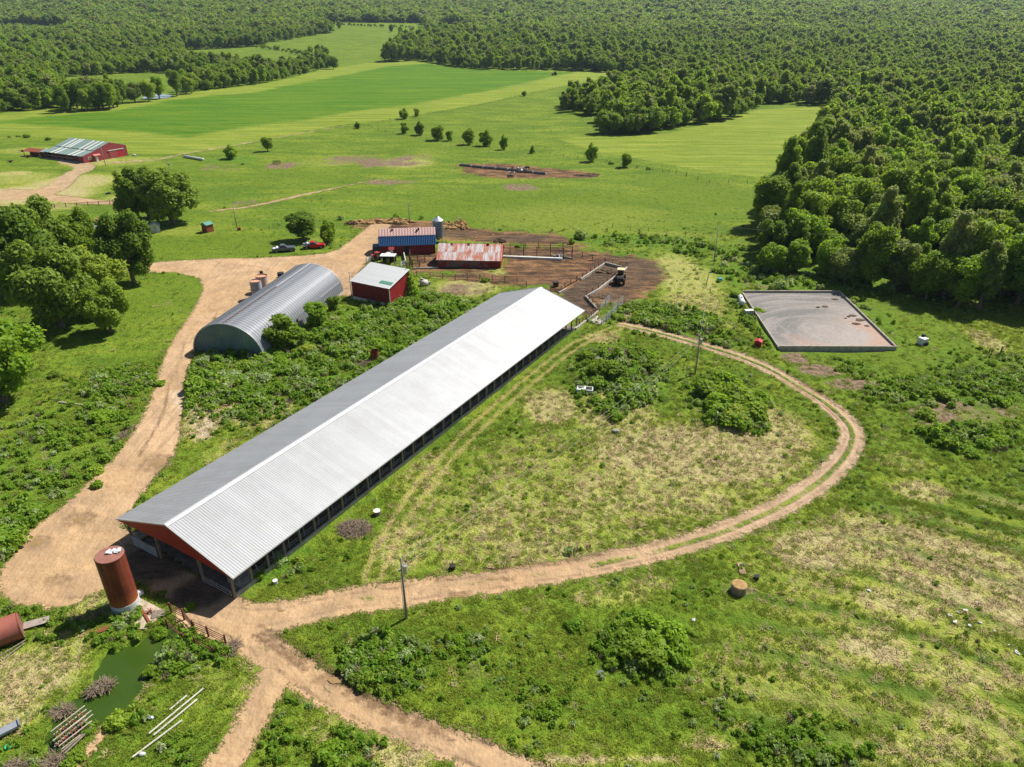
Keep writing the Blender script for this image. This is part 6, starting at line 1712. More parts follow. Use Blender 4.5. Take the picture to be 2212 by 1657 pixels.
# ------------------------------------------------------------------ manure pit
def pit():
    NLc = P(*d3(668, 770))[:2]; NRc = P(*d3(1930, 775))[:2]; FLc = P(*d3(275, 170))[:2]; FRc = P(*d3(1318, 172))[:2]
    t = thing('manure_pit', 'large four-sided concrete manure pit filled with grey and pinkish slurry', 'manure pit', (float(NLc[0]), float(NLc[1]), 0))
    o = np.array(NLc)
    def wall(a, b, h=.8, w=.22):
        a = a - o; b = b - o
        MB().bar((a[0], a[1], h / 2 - .45), (b[0], b[1], h / 2 - .45), w, h + .9).build('wall', M['concrete'], t)
        MB().bar((a[0], a[1], h + .02), (b[0], b[1], h + .02), w + .06, .05).build('wall_cap', pm('pale_wall_cap', (.36, .32, .26), (.22, .19, .15), 1.5, .9), t)
    wall(NLc, NRc); wall(FLc, NLc, .5); wall(FLc, FRc, .85); wall(FRc, NRc, .8)
    N = NT('slurry', .45)
    p = N.pos(); x = N.n('ShaderNodeSeparateXYZ'); N.set(x.inputs[0], p)
    cxy = P(1800, 725)
    dx = N.math('SUBTRACT', x.outputs[0], float(cxy[0])); dy = N.math('SUBTRACT', x.outputs[1], float(cxy[1]))
    rr = N.math('SQRT', N.math('ADD', N.math('MULTIPLY', dx, dx), N.math('MULTIPLY', N.math('MULTIPLY', dy, dy), 1.2)))
    an = N.math('ARCTAN2', dy, dx)
    cv = N.n('ShaderNodeCombineXYZ'); N.set(cv.inputs[0], rr); N.set(cv.inputs[1], N.math('MULTIPLY', an, 1.6))
    sw = N.noise(.55, 5, .6, cv.outputs[0], .6); bl = N.noise(.07, 3, .5, p, .8); fine = N.noise(1.6, 5, .7, p)
    dw = N.math('ADD', N.math('MULTIPLY', dx, .055), N.math('MULTIPLY', dy, -.05))
    f = N.mr(N.math('ADD', dw, N.math('MULTIPLY', bl, 1.1)), -.1, .55)
    c = N.mix(f, (.125, .117, .108), (.27, .228, .205))
    c = N.mix(N.math('MULTIPLY', N.mr(sw, .5, .62), .6), c, (.28, .25, .23))
    rng_ = N.math('MULTIPLY', N.mr(N.math('ABSOLUTE', N.math('SUBTRACT', rr, 8.5)), .6, 2.8, 1, 0), N.mr(an, -3.0, -1.8, .3, 1))
    c = N.mix(N.math('MULTIPLY', N.math('MULTIPLY', rng_, N.mr(an, .5, 1.2, 1, 0)), .75), c, (.33, .19, .13))
    c = N.mix(N.math('MULTIPLY', N.mr(fine, .5, .68), .35), c, (.32, .29, .25))
    c = N.mix(N.math('MULTIPLY', N.mr(fine, .44, .36), .5), c, (.13, .12, .105))
    N.color(c); N.bump(fine, .35, .1)
    q = [np.array(v) - o for v in (NLc, NRc, FRc, FLc)]
    MB().add([(v[0], v[1], .42) for v in q], [(0, 1, 2, 3)]).build('slurry', N.m, t)
    for a_, b_, s in ((1275, 230, .8), (1170, 310, .8), (1465, 408, .9), (1550, 455, 1.1), (1500, 495, 1.0), (1420, 420, .4), (1390, 438, .3), (1620, 520, .5), (1090, 318, .5)):
        g = P(*d3(a_, b_), .3)[:2] - o
        MB().ell((g[0], g[1], .42), (s, s * .7, .18), 9, 5, .2).build('floating_clump', M['manure'], t)
pit()

# ------------------------------------------------------------------ fences and pens
def fence(pts, label, h=1.35, rails=(.35, .7, 1.05, 1.35), step=2.6, post='wood', rail='rustpipe', pr=.10, name='fence', group=None, rr=.042, cat='fence'):
    W = [G(*q)[:2] for q in pts]
    t = thing(name, label, cat, (float(W[0][0]), float(W[0][1]), 0), 0, group)
    o = W[0]
    me = MB().cyl((0, 0, -.3), (0, 0, h + .12), pr, n=6).mesh('post', M[post])
    rl = [MB() for _ in rails]
    first = True
    for a, b in zip(W[:-1], W[1:]):
        L = float(np.hypot(*(b - a))); n = max(1, round(L / step))
        for i in range(n + 1):
            if i == 0 and not first: continue
            p = a + (b - a) * i / n
            link('post', me, t, (p[0] - o[0], p[1] - o[1], GZ(*p)), (random.uniform(-.03, .03), random.uniform(-.03, .03), 0))
        first = False
        for m, z in zip(rl, rails):
            for i in range(n):
                p = a + (b - a) * i / n; q = a + (b - a) * (i + 1) / n
                m.cyl((p[0] - o[0], p[1] - o[1], GZ(*p) + z), (q[0] - o[0], q[1] - o[1], GZ(*q) + z), rr, n=5)
    for m in rl: m.build('rail', M[rail], t)
    return t
def lowwall(pts, label, h=.55, w=.3, name='low_wall', mat='concrete'):
    W = [G(*q)[:2] for q in pts]; mb = MB(); o = W[0]
    t = thing(name, label, 'wall', (float(o[0]), float(o[1]), 0))
    for a, b in zip(W[:-1], W[1:]):
        MB().bar((a[0] - o[0], a[1] - o[1], h / 2 - .1), (b[0] - o[0], b[1] - o[1], h / 2 - .1), w, h + .2).build('wall', M[mat], t)
    return t
F5 = lambda *q: [c5(*p) for p in q]
lowwall(F5((800, 915), (895, 870)), 'short pale concrete wall at the near left of the feed lane')
lowwall(F5((1065, 755), (1345, 565)), 'pale concrete wall along the left side of the muddy pen')
lowwall(F5((1345, 562), (1545, 612)), 'dark concrete wall across the far end of the muddy pen', .7)
lowwall(F5((1610, 610), (1550, 690)), 'short white concrete wall in front of the loader')
lowwall(F5((1480, 720), (1270, 880)), 'concrete wall on the right side of the muddy pen')
lowwall(F5((1270, 880), (1120, 965), (1260, 1110)), 'angled concrete wall turning back to the long barn')
lowwall(F5((1270, 1125), (1000, 1345)), 'concrete kerb running from the ramp into the barn', .4)
fence(F5((700, 880), (830, 890), (870, 845), (1080, 730), (1270, 600), (1350, 545)), 'rusty pipe fence along the left of the muddy feed lane')
fence(F5((1350, 545), (1530, 590), (1610, 600)), 'rusty pipe fence across the far end of the muddy pen')
fence(F5((1480, 712), (1270, 872), (1125, 950), (1200, 1040), (1262, 1100)), 'pipe fence above the angled concrete wall')
fence(F5((1160, 1220), (1262, 1120)), 'rusty gate rails closing the pen mouth beside the ramp', step=1.3)
fence(F5((1045, 1290), (1160, 1220)), 'rusty rails continuing the barn side to the ramp', step=1.3)
fence([c4(815, 850), c4(975, 865), c4(1275, 895), c4(1420, 880), c4(1715, 905), c4(2010, 922), c4(2120, 975)], 'weathered post-and-rail fence along the dirt corral in front of the rusty-roofed barn', post='wood', rail='wood', step=3.3, rr=.035)
fence(F5((115, 430), (220, 470), (380, 470), (540, 475), (700, 480), (855, 490), (955, 510)), 'tall dark steel posts along the feed bunk', 2.6, (.5, 1.2, 2.0), 4.4, 'dark', 'rustpipe', .1)
fence(F5((220, 395), (400, 390), (560, 385), (700, 385), (850, 395), (960, 440)), 'thin rusty rail fence behind the feed bunk', 1.8, (.6, 1.2, 1.7), 3.0, 'rustpipe')
fence(F5((955, 510), (1080, 480), (1200, 510), (1345, 540)), 'pipe fence from the bunk end to the muddy pen')
lowwall(F5((115, 480), (840, 515)), 'long white concrete feed bunk right of the rusty-roofed barn', .5, .7, 'feed_bunk', 'white')
lowwall(F5((730, 470), (955, 500)), 'short concrete kerb at the end of the feed bunk', .3, .3)
g = P(*c5(810, 480))
t = thing('metal_trough', 'grey metal trough lying on the end of the feed bunk', 'trough', (g[0], g[1], .45), .1)
MB().prism([(-.4, .5), (-.3, 0), (.3, 0), (.4, .5), (.34, .5), (.26, .06), (-.26, .06), (-.34, .5)], -1.2, 1.2).build('basin', M['galv'], t)
# ramp panels
def panel(a, b, label, h=1.7, mat='galv', nb=7):
    a = G(*a)[:2]; b = G(*b)[:2]; L = float(np.hypot(*(b - a)))
    t = thing('gate_panel', label, 'gate', (float(a[0]), float(a[1]), GZ(*a)), math.atan2(b[1] - a[1], b[0] - a[0]))
    for i in range(nb): MB().bar((0, 0, .2 + i * (h - .2) / (nb - 1)), (L, 0, .2 + i * (h - .2) / (nb - 1)), .03, .07).build('bar', M[mat], t)
    for x in (0, L / 2, L): MB().bar((x, -.04, 0), (x, -.04, h + .1), .06).build('upright', M[mat], t)
panel(c5(1290, 1115), c5(1410, 1010), 'pale galvanised panel on the left of the cattle ramp')
panel(c5(1430, 1130), c5(1570, 1040), 'long silver gate panel at the far right of the cattle ramp', 1.9)
panel(c5(1365, 1235), c5(1490, 1130), 'silver gate panel at the middle right of the cattle ramp', 1.6)
panel(c5(1310, 1285), c5(1420, 1195), 'near silver gate panel at the foot of the cattle ramp', 1.5)
panel(c5(1160, 1235), c5(1305, 1285), 'low silver gate at the near end of the cattle ramp', 1.2, nb=4)
q = [G(*c5(*v))[:2] for v in ((1165, 1245), (1300, 1290), (1350, 1262), (1262, 1178))]
mb = MB(); mb.add([(v[0], v[1], -.1) for v in q] + [(v[0], v[1], .1) for v in q], [(4, 5, 6, 7), (0, 1, 5, 4), (1, 2, 6, 5), (2, 3, 7, 6), (3, 0, 4, 7)])
tag(mb.build('concrete_ramp', pm('pale_ramp', (.5, .44, .4), (.4, .35, .3), 1, .9)), 'pale concrete pad at the mouth of the cattle ramp', 'ramp')
# holding pens between the two red barns
fence([c4(700, 760), c4(735, 755), c4(770, 760)], 'short rusty pen side by the pen shelter', 1.7, step=1.0)
fence([c4(740, 690), c4(830, 690), c4(915, 695)], 'rusty crowding pen rails between the two red barns', 2.2, (.5, .9, 1.3, 1.7, 2.1), 2.0, 'rustpipe')
fence([c4(740, 620), c4(735, 690), c4(770, 760), c4(850, 760)], 'rusty pen rails at the door of the blue-roofed barn', 2.0, (.5, 1.0, 1.5, 1.9), 1.8, 'rustpipe')
fence([c4(220, 700), c4(300, 660)], 'short white rail by the old tractor', 1.3, step=1.5, post='galvdull', rail='galvdull')
fence([c4(560, 745), c4(620, 752), c4(690, 720)], 'galvanised gate rails right of the pen shelter', 1.3, step=1.4, post='galvdull', rail='galv')
lowwall([c4(775, 765), c4(1068, 760)], 'pale concrete kerb in front of the holding pens', .35)
lowwall([c4(665, 610), c4(690, 715)], 'pale concrete wall beside the pen gate', .9, .3)
lowwall([c4(860, 905), c4(975, 955)], 'low grey block wall behind the dirty white bale', .8, .3)
g = P(*c4(905, 965))
tag(MB().cyl((-.8, 0, .7), (.8, 0, .7), .7, n=18).build('wrapped_bale', pm('dirty_white_wrap', (.5, .48, .44), (.35, .33, .3), 3, .7), None, True, loc=(g[0], g[1], 0), rot=(0, 0, .5)), 'dirty white wrapped bale by the tall narrow tree', 'bale')
# pasture and yard fences
fence([c6(590, 1010), c6(655, 1010), c6(920, 1000), c6(1310, 975), c6(1400, 975)], 'black board-rail fence between the farm lane and the lawn', 1.3, (.3, .65, 1.0, 1.25), 3.6, 'dark', 'dark', group=None)
fence([cG(1085, 680), cG(1165, 720), cG(1225, 790), cG(1320, 830), cG(1430, 885)], 'rusty pipe fence running down beside the dark shadow and the pond', 1.3, (.3, .6, .9, 1.2), 2.2, 'rustpipe')
fence([cG(1060, 765), cG(1160, 855), cG(1230, 790)], 'fallen rusty fence panel at the end of the pond', .9, (.3, .6), 2.2, 'rustpipe')
fence([cG(1235, 880), cG(1350, 945)], 'rusty hurdle in the dry brush right of the pond', .9, (.3, .6), 2.2, 'rustpipe')
fence([d7(625, 330), d7(830, 400), d7(1080, 500), d7(1300, 560), d7(1540, 625), d7(1790, 690), d7(2200, 730)], 'thin wire fence above the bushy bank', 1.2, (.4, .8, 1.15), 3.4, 'dark', 'dark', .05, rr=.008)
fence([cF(200, 215), cF(190, 270), cF(215, 300)], 'short row of wire fence posts on the worn grass right of the corral', 1.3, (.6, 1.2), 2.5, 'dark', 'dark', .05, rr=.008)
fence([cC(-400, 1440), cC(60, 1495), cC(170, 1500), cC(400, 1495)], 'wire fence along the far pasture edge up to the wood', 1.3, (.4, .8, 1.2), 5, 'dark', 'dark', .06, rr=.01)
fence([cC(-250, 1070), cC(0, 1100), cC(210, 1165), cC(450, 1165)], 'wire fence across the sunny pasture to the wood', 1.3, (.4, .8, 1.2), 6, 'dark', 'dark', .07, rr=.012)
fence([cB(0, 805), cB(100, 815), cB(370, 755), cB(800, 690), cB(1400, 555)], 'long wire fence dividing the mown hay from the rough pasture', 1.3, (.4, .8, 1.2), 7, 'wood', 'dark', .09, rr=.012)
fence([cB(170, 800), cB(350, 850), cB(560, 880), cB(960, 935), cB(1340, 980), cB(1700, 1030), cB(2200, 1110)], 'old wire fence below the row of small pasture trees', 1.3, (.5, 1.0), 8, 'wood', 'dark', .09, rr=.012)
fence([d1(425, 165), d1(495, 130), d1(580, 90), d1(640, 60)], 'few leaning fence posts behind the lawn left of the dark tree', 1.3, (.6,), 2.5, 'wood', 'dark', .07, rr=.01)
fence([cA(1970, 1285), cA(2030, 1275)], 'pair of fence posts by the pasture path', 1.3, (.6,), 3, 'wood', 'dark', .07, rr=.01)

# ------------------------------------------------------------------ utility poles and wires
def upole(base, top, label, xf=True, arm=False, r=.14):
    b = G(*base)
    d = ray(*top); k = math.hypot(b[0], b[1]) / math.hypot(d[0], d[1])
    h = max(4.0, H + d[2] * k - b[2])
    t = thing('utility_pole', label, 'utility pole', (b[0], b[1], b[2]), .3, None)
    MB().cyl((0, 0, -.5), (0, 0, h), r, r * .7, 10).build('pole', M['polewood'], t, True)
    if xf:
        MB().cyl((.32, 0, h * .76), (.32, 0, h * .88), .2, n=12).build('transformer', M['galv'], t)
        MB().bar((-.1, 0, h * .9), (.4, 0, h * .9), .06).build('bracket', M['galvdull'], t)
        MB().cyl((-.18, .1, .1), (-.18, .1, h * .7), .03, n=5).build('conduit', M['galvdull'], t)
        MB().cbox((-.25, 0, h * .82), (.3, .15, .2)).build('fuse_box', M['galvdull'], t)
    if arm: MB().bar((-1.1, 0, h - .3), (1.1, 0, h - .3), .1, .12).build('crossarm', M['polewood'], t)
    for q in (-.0,): MB().cyl((q, 0, h), (q, 0, h + .2), .05, n=6).build('insulator', M['white'], t)
    return Vector((b[0], b[1], b[2] + h))
p1 = upole((878, 1336), cH(402, 340), 'nearest utility pole with a transformer, beside the rutted road')
p2 = upole(cF(122, 812), cF(165, 560), 'utility pole with a transformer inside the loop of the farm track')
p3 = upole((885, 482), cB(455, 1278), 'tall bare pole behind the blue-roofed barn', False)
p4 = upole(cA(1498, 1440), cA(1478, 1305), 'utility pole on the lawn beside the orange-brown garden shed', False)
p5 = upole(cC(240, 1650), cC(292, 1430), 'thin utility pole at the near left corner of the wood', False)
p6 = upole(cA(668, 1048), cA(640, 920), 'leaning utility pole beside the green-roofed barn', False)
p7 = upole(cA(1085, 1130), cA(1065, 1020), 'utility pole with a transformer rising behind the wide shade tree')
g = P(*cA(1500, 1455))
t = thing('well_pump', 'red well pump housing at the foot of the lawn pole', 'pump', (g[0] + .6, g[1], 0), 0)
MB().cbox((0, 0, .35), (.9, .6, .7)).build('housing', M['redwall'], t); MB().cyl((.3, 0, .7), (.3, 0, 1.3), .08, n=8).build('pipe', M['redwall'], t)
def wire(a, b, sag, label):
    me = MB(); pts = [a.lerp(b, i / 14) - Vector((0, 0, sag * 4 * (i / 14) * (1 - i / 14))) for i in range(15)]
    for u, v in zip(pts[:-1], pts[1:]): me.cyl(u, v, .012, n=4, caps=False)
    tag(me.build('power_line', pm('pale_wire', (.42, .42, .35), (.4, .4, .35), 1, .5)), label, 'power line', 'wires between the utility poles')
wire(p1, p2, 1.2, 'upper wire sagging from the nearest utility pole to the one in the track loop')
wire(p1 - Vector((0, 0, 1.0)), p2 - Vector((0, 0, 1.0)), 1.5, 'lower wire sagging from the nearest utility pole to the one in the track loop')
wire(p2, p5, 1.2, 'wire from the pole in the track loop to the thin pole at the wood')
wire(p5, Vector((p5.x + 95, p5.y - 8, 9)), 2.0, 'upper wire running right from the thin pole across the dark wood edge')
wire(p3, p4, 1.5, 'wire from the tall bare pole towards the lawn pole')
wire(p6, p7, 1.5, 'wire between the two poles near the green-roofed barn')

# ------------------------------------------------------------------ hay, brush and debris heaps
def heap(px, py, rx, ry, h, mat, label, cat, name, n=14, jag=.25):
    g = G(px, py); r_ = random.Random(int(px * 7 + py))
    mb = MB()
    for i in range(n):
        a = r_.uniform(0, 6.28); q = math.sqrt(r_.uniform(0, .7)); s = r_.uniform(.25, .5)
        mb.ell((g[0] + math.cos(a) * q * rx, g[1] + math.sin(a) * q * ry, g[2] + r_.uniform(0, .4) * h * (1 - q)), (rx * s, ry * s, h * s * 1.5), 9, 6, jag)
    return tag(mb.build(name, M[mat]), label, cat)
heap(790, 481, 5, 2, 1.0, 'hay', 'low tan heap of old hay at the left of the hay row', 'hay heap', 'hay_heap')
heap(830, 479, 5, 2, 1.3, 'hay', 'tan heap of old hay in the middle of the hay row', 'hay heap', 'hay_heap')
heap(868, 481, 4.5, 2, 1.2, 'hay', 'dark-topped heap of old hay beside the tall bare pole', 'hay heap', 'hay_heap')
heap(758, 484, 2, 1.2, 1.0, 'manure', 'small dark bale at the far left end of the hay row', 'hay bale', 'hay_bale')
heap(985, 487, 3.2, 2, 1.6, 'hay', 'rounded orange-tan hay pile right of the grain bin', 'hay heap', 'hay_heap')
heap(970, 493, 3.0, 1.6, .9, 'hay', 'low spread of hay just right of the grain bin', 'hay heap', 'hay_heap')
heap(1000, 494, 1.6, 1.2, 1.1, 'hay', 'single rotting round bale by the hay pile', 'hay bale', 'hay_bale', 6)
heap(1268, 379, 5, 3, .8, 'manure', 'dark soil heap at the right end of the feed trough', 'soil heap', 'soil_heap')
heap(1310, 640, 3, 2, .35, 'manure', 'low dark manure heap in the feed lane', 'manure', 'manure_heap')
heap(1320, 588, 4, 2.2, .7, 'manure', 'trodden manure and hay at the back of the muddy pen', 'manure', 'manure_heap')
heap(1080, 522, 1.8, 1.6, .9, 'manure', 'dark brush heap behind the bunk beside the leafy bush', 'heap', 'brush_heap')
def brush(px, py, rx, ry, h, n, label, name='brush_pile', mat='twig', thick=.03):
    g = G(px, py); r_ = random.Random(int(px * 3 + py)); mb = MB()
    for i in range(n):
        a = r_.uniform(0, 6.28); q = math.sqrt(r_.uniform(0, 1)); c = Vector((g[0] + math.cos(a) * q * rx, g[1] + math.sin(a) * q * ry, g[2] + r_.uniform(0, 1) * h * (1 - q * .8)))
        d = Vector((r_.gauss(0, 1), r_.gauss(0, 1), r_.gauss(0, .35))).normalized() * r_.uniform(.35, 1.0)
        mb.bar(c - d, c + d, thick * r_.uniform(.6, 1.4))
    return tag(mb.build(name, M[mat]), label, 'brush pile')
brush(1325, 768, 3.6, 2.6, 1.2, 900, 'grey dead brush heap on top of the scrubby mound', thick=.04)
brush(765, 1143, 1.9, 1.6, .6, 500, 'reddish-brown dead brush heap beside the long barn')
brush(788, 786, 1.8, 1.1, .4, 220, 'heap of sticks and rubbish by the rusty barrel')
brush(618, 868, 1.0, .8, .4, 120, 'small dark stick pile behind the roof, above the bare dirt')
brush(272, 935, .9, 2.2, .4, 160, 'bundle of weathered boards and sticks beside the leafy bush on the slope')
brush(226, 1480, .7, .45, .3, 130, 'dead reeds on the left bank of the pond')
brush(132, 1536, .9, .5, .3, 130, 'grey-brown dead plants on the bank above the rusty racks')
brush(203, 1494, .4, .35, .5, 90, 'upright dead reed clump at the pond edge')
brush(500, 1400, .5, 1.2, .35, 110, 'dry brush along the rusty pipe fence')
g = P(*d6(920, 1560)); brush(*d6(940, 1570), 1.0, .7, .3, 160, 'broken pale boards at the bottom-left corner'); brush(*d6(300, 1640), .9, .5, .3, 160, 'pale splintered sticks at the bottom edge')

# ------------------------------------------------------------------ rusty racks, beams and troughs at the lower left
def rack(a, b, wid, label, z=.35):
    a = P(*a)[:2]; b = P(*b)[:2]; L = float(np.hypot(*(b - a)))
    t = thing('feed_rack', label, 'rack', (a[0], a[1], z - .2), math.atan2(b[1] - a[1], b[0] - a[0]))
    for y in (-wid / 2, wid / 2):
        for zz in (0.05, .55): MB().bar((0, y, zz), (L, y, zz), .07).build('side_rail', pm('pale_boards', (.5, .43, .37), (.38, .32, .27), 2, .8), t)
    n = int(L / .28)
    me = MB().bar((0, -wid / 2, .1), (.12, wid / 2, .5), .055).mesh('slat', M['rust'])
    m2 = MB().bar((0, -wid / 2, .5), (-.1, wid / 2, .1), .05).mesh('slat', M['rust'])
    for i in range(n): link('slat', me if i % 3 else m2, t, (.15 + i * .28, 0, 0))
rack(d6(980, 1180), d6(1570, 720), 1.0, 'upper rusty slatted feed rack lying beside the pond')
rack(d6(1010, 1340), d6(1580, 900), .95, 'lower rusty slatted feed rack lying beside the pond')
for q0, q1, lab in (((1090, 1430), (1610, 990), 'pale board along the lower rack, upper one'), ((1140, 1450), (1560, 1060), 'pale board along the lower rack, lower one'), ((960, 1340), (1500, 860), 'grey board between the two rusty racks')):
    a = P(*d6(*q0)); b = P(*d6(*q1)); tag(MB().bar((a[0], a[1], .25), (b[0], b[1], .3), .12, .08).build('board', M['wood']), lab, 'board')
for q0, q1, lab in (((1075, 1305), (1185, 1215), 'short pale pipe, topmost of the pipes in the grass'), ((945, 1455), (1290, 1170), 'long pale pipe, upper of the close pair in the grass'), ((975, 1465), (1250, 1240), 'long pale pipe, lower of the close pair in the grass'), ((840, 1605), (1155, 1372), 'lowest long pale pipe lying in the grass')):
    a = P(*cG(*q0)); b = P(*cG(*q1)); tag(MB().cyl((a[0], a[1], .22), (b[0], b[1], .26), .085, n=7).build('pipe', pm('pale_pipe', (.52, .50, .40), (.42, .4, .33), 1.5, .6)), lab, 'pipe', 'long pipes lying in the grass')
a = P(*d6(350, 960)); b = P(*d6(-300, 1290))
t = thing('feed_trough', 'grey metal feed trough poking in from the left edge', 'trough', (a[0], a[1], .1), math.atan2(b[1] - a[1], b[0] - a[0]))
MB().box(0, 5, -.38, .38, .25, .5).build('basin', pm('trough_steel', (.36, .38, .42), (.3, .32, .36), 1, .4, .4), t); MB().box(-.1, 0, -.45, .45, .2, .65).build('end_plate', M['galv'], t)
for x in (.6, 3.5): MB().box(x, x + .1, -.35, .35, 0, .25).build('leg', M['galvdull'], t)
for q, mt, r, lab, nm in ((cG(55, 1530), pm('mint_plastic', (.05, .5, .25), (.04, .42, .2), 1, .4), .32, 'mint-green plastic lid in the weeds near the left edge', 'green_litter'),
                      (cG(1742, 495), M['white'], .28, 'white bucket in the weeds beside the near corner of the long barn', 'bucket'),
                      (cG(900, 1580), M['white'], .3, 'white sack beside the lowest pipe', 'sack'), (cG(955, 1350), M['galv'], .3, 'small grey metal scrap above the pipes', 'scrap_metal'),
                      (cH(1657, 1075), M['white'], .28, 'small white plastic panel in the weedy triangle', 'white_litter'), (cE(1755, 1178), M['concrete'], .6, 'pale rock below the scrubby mound', 'rock'),
                      (cF(278, 225), pm('blue_plastic', (.03, .3, .45), (.03, .25, .4), 1, .5), .5, 'blue plastic drum in the bushes above the pit', 'plastic_drum'),
                      (cA(850, 985), M['white'], .8, 'white sack on the grass right of the green-roofed barn', 'sack'), (cA(1535, 1040), M['dark'], .6, 'dark tyre on the pasture right of the lone trees', 'tyre'),
                      (cH(725, 405), M['dark'], .35, 'black bucket at the edge of the rutted road', 'bucket'), (cI(508, 468), M['dark'], .3, 'black open drum beside the round stack', 'drum'),
                      (cA(686, 1225), M['dark'], .8, 'black tyre on the lawn left of the dark cedar', 'tyre'), (c5(765, 825), M['dark'], .7, 'dark drum behind the far end of the long roof', 'drum')):
    g = G(*q)
    o = MB()
    if nm in ('bucket', 'drum', 'plastic_drum'): o.cyl((0, 0, 0), (0, 0, r * 1.6), r * .85, r, 14)
    elif nm in ('green_litter',): o.cyl((0, 0, .05), (0, 0, .14), r, r * .9, 18)
    elif nm == 'tyre':
        for i in range(14): o.cyl((math.cos(i * .449) * r, math.sin(i * .449) * r, .2), (math.cos((i + 1) * .449) * r, math.sin((i + 1) * .449) * r, .2), .17, n=7)
    elif nm == 'white_litter': o.add([(-r, -r * .5, .1), (r, -r * .5, .1), (r, r * .5, .5), (-r, r * .5, .5), (-r, -r * .5, .13), (r, -r * .5, .13), (r, r * .5, .53), (-r, r * .5, .53)], [(4, 5, 6, 7), (3, 2, 1, 0), (0, 1, 5, 4), (1, 2, 6, 5), (2, 3, 7, 6), (3, 0, 4, 7)])
    else: o.ell((0, 0, r * .4), (r, r * .7, r * .55), 10, 6, .12)
    tag(o.build(nm, mt, None, loc=(g[0], g[1], g[2])), lab, nm.replace('_', ' '))
a = P(*cD(375, 995)); b = P(*cD(580, 1018))
tag(MB().cyl((a[0], a[1], .2), (b[0], b[1], .2), .14, .08, 8).build('fallen_log', pm('bleached_log', (.5, .46, .42), (.42, .38, .34), 3, .9)), 'bleached white log lying on the weedy slope', 'log')
# concrete disc lid
g = G(*cH(248, 60))
t = thing('well_ring', 'small concrete ring with a pale lid beside the long barn', 'well', (g[0], g[1], g[2]), 0)
MB().cyl((0, 0, -.2), (0, 0, .55), .42, n=20).build('ring', M['concretedark'], t); MB().cyl((0, 0, .56), (0, 0, .64), .45, n=20).build('lid', pm('pale_lid', (.6, .56, .5), (.5, .46, .42), 2, .8), t)
# round silage stack
g = G(*cI(395, 545))
t = thing('round_stack', 'round concrete well ring with a hay-covered top beside its own dark shadow', 'well', (g[0], g[1], g[2] - .05), 0)
for z in (0, .45, .9): MB().cyl((0, 0, z * .8), (0, 0, z * .8 + .33), .84 - .02 * (z > .5), n=28).build('ring', pm('ring_tan', (.34, .25, .17), (.24, .18, .12), 3, .9, bump=.5), t)
MB().cyl((0, 0, 1.05), (0, 0, 1.10), .76, n=28).build('top', M['hay'], t)
a = G(*cI(405, 370)); b = G(*cI(425, 440))
tag(MB().bar((a[0], a[1], a[2] + .1), (b[0], b[1], b[2] + .1), .7, .12).build('wood_mat', pm('reddish_soil', (.34, .21, .15), (.28, .18, .13), 2, .95)), 'strip of reddish bark behind the round well ring', 'mat')
# rusty barrel with dark inside
g = G(*cE(235, 715))
t = thing('barrel', 'rusty open burn barrel behind the long white roof', 'barrel', (g[0], g[1], g[2]), 0)
MB().cyl((0, 0, -.1), (0, 0, 1.7), .75, n=22, caps=False).build('shell', M['rust'], t, True); MB().cyl((0, 0, .1), (0, 0, .15), .72, n=22).build('bottom', M['dark'], t)
# white tub near the mound
g = G(*cE(1560, 925))
t = thing('stock_tank', 'white concrete stock tank with two dark openings in front of the scrubby mound', 'stock tank', (g[0], g[1], g[2]), -.15)
bevel(MB().box(-1.35, 1.35, -.7, .7, -.1, .75).build('tank', pm('tank_concrete', (.55, .56, .58), (.45, .46, .48), 1.5, .8), t), .04)
MB().box(.15, 1.2, -.5, .5, .751, .77).build('opening', M['dark'], t); MB().box(-1.2, -.2, .1, .5, .751, .77).build('opening', M['dark'], t)
MB().box(-.1, .05, -.68, .68, .752, .86).build('float_box', M['white'], t)
# IBC and sprayer in the right meadow
g = G(*cF(1555, 622))
t = thing('white_tote', 'white plastic tote with a black drum on it in the right-hand meadow', 'tote', (g[0], g[1], g[2]), .4)
bevel(MB().box(-.7, .7, -.7, .7, 0, 1.35).build('tank', M['white'], t), .12); MB().cyl((.5, .5, 1.3), (.5, .5, 1.75), .35, n=12).build('drum', M['dark'], t); MB().box(-.6, .6, -.9, -.7, 0, .6).build('skid', M['dark'], t)
g = G(*cF(2015, 700))
t = thing('water_well', 'fenced well head on a bare orange patch in the right-hand meadow', 'well', (g[0], g[1], g[2]), 0)
for x, y, h in ((-1.0, -.3, 1.5), (.7, -.3, 1.9), (1.0, .3, 1.9), (-.9, .5, 1.4)): MB().cyl((x, y, -.1), (x, y, h), .07, n=6).build('post', M['rustpipe'], t)
MB().cyl((.9, 0, 1.9), (.9, 0, 2.15), .14, n=8).build('cap', M['white'], t); MB().bar((-1, -.3, .9), (.7, -.3, 1.0), .05).build('rail', M['rustpipe'], t)
g = G(*cF(195, 150))
# scraps of white plastic on the cut field
for i, (a_, b_) in enumerate(((1830, 670), (1855, 765), (1920, 745), (1760, 740), (2010, 800), (2100, 890), (2150, 930), (1780, 680), (1900, 620), (1220, 545), (2165, 945), (600, 775), (112, 727), (1845, 815), (1730, 700))):
    g = G(*cI(a_, b_)); s = random.uniform(.07, .22)
    tag(MB().ell((0, 0, .08), (s * 1.5, s, .1), 7, 4, .35).build('plastic_scrap', M['white'], None, loc=(g[0], g[1], g[2]), rot=(0, 0, i * 1.3)), 'scrap of white plastic lying on the cut field at the lower right', 'scrap', 'white scraps on the cut field')

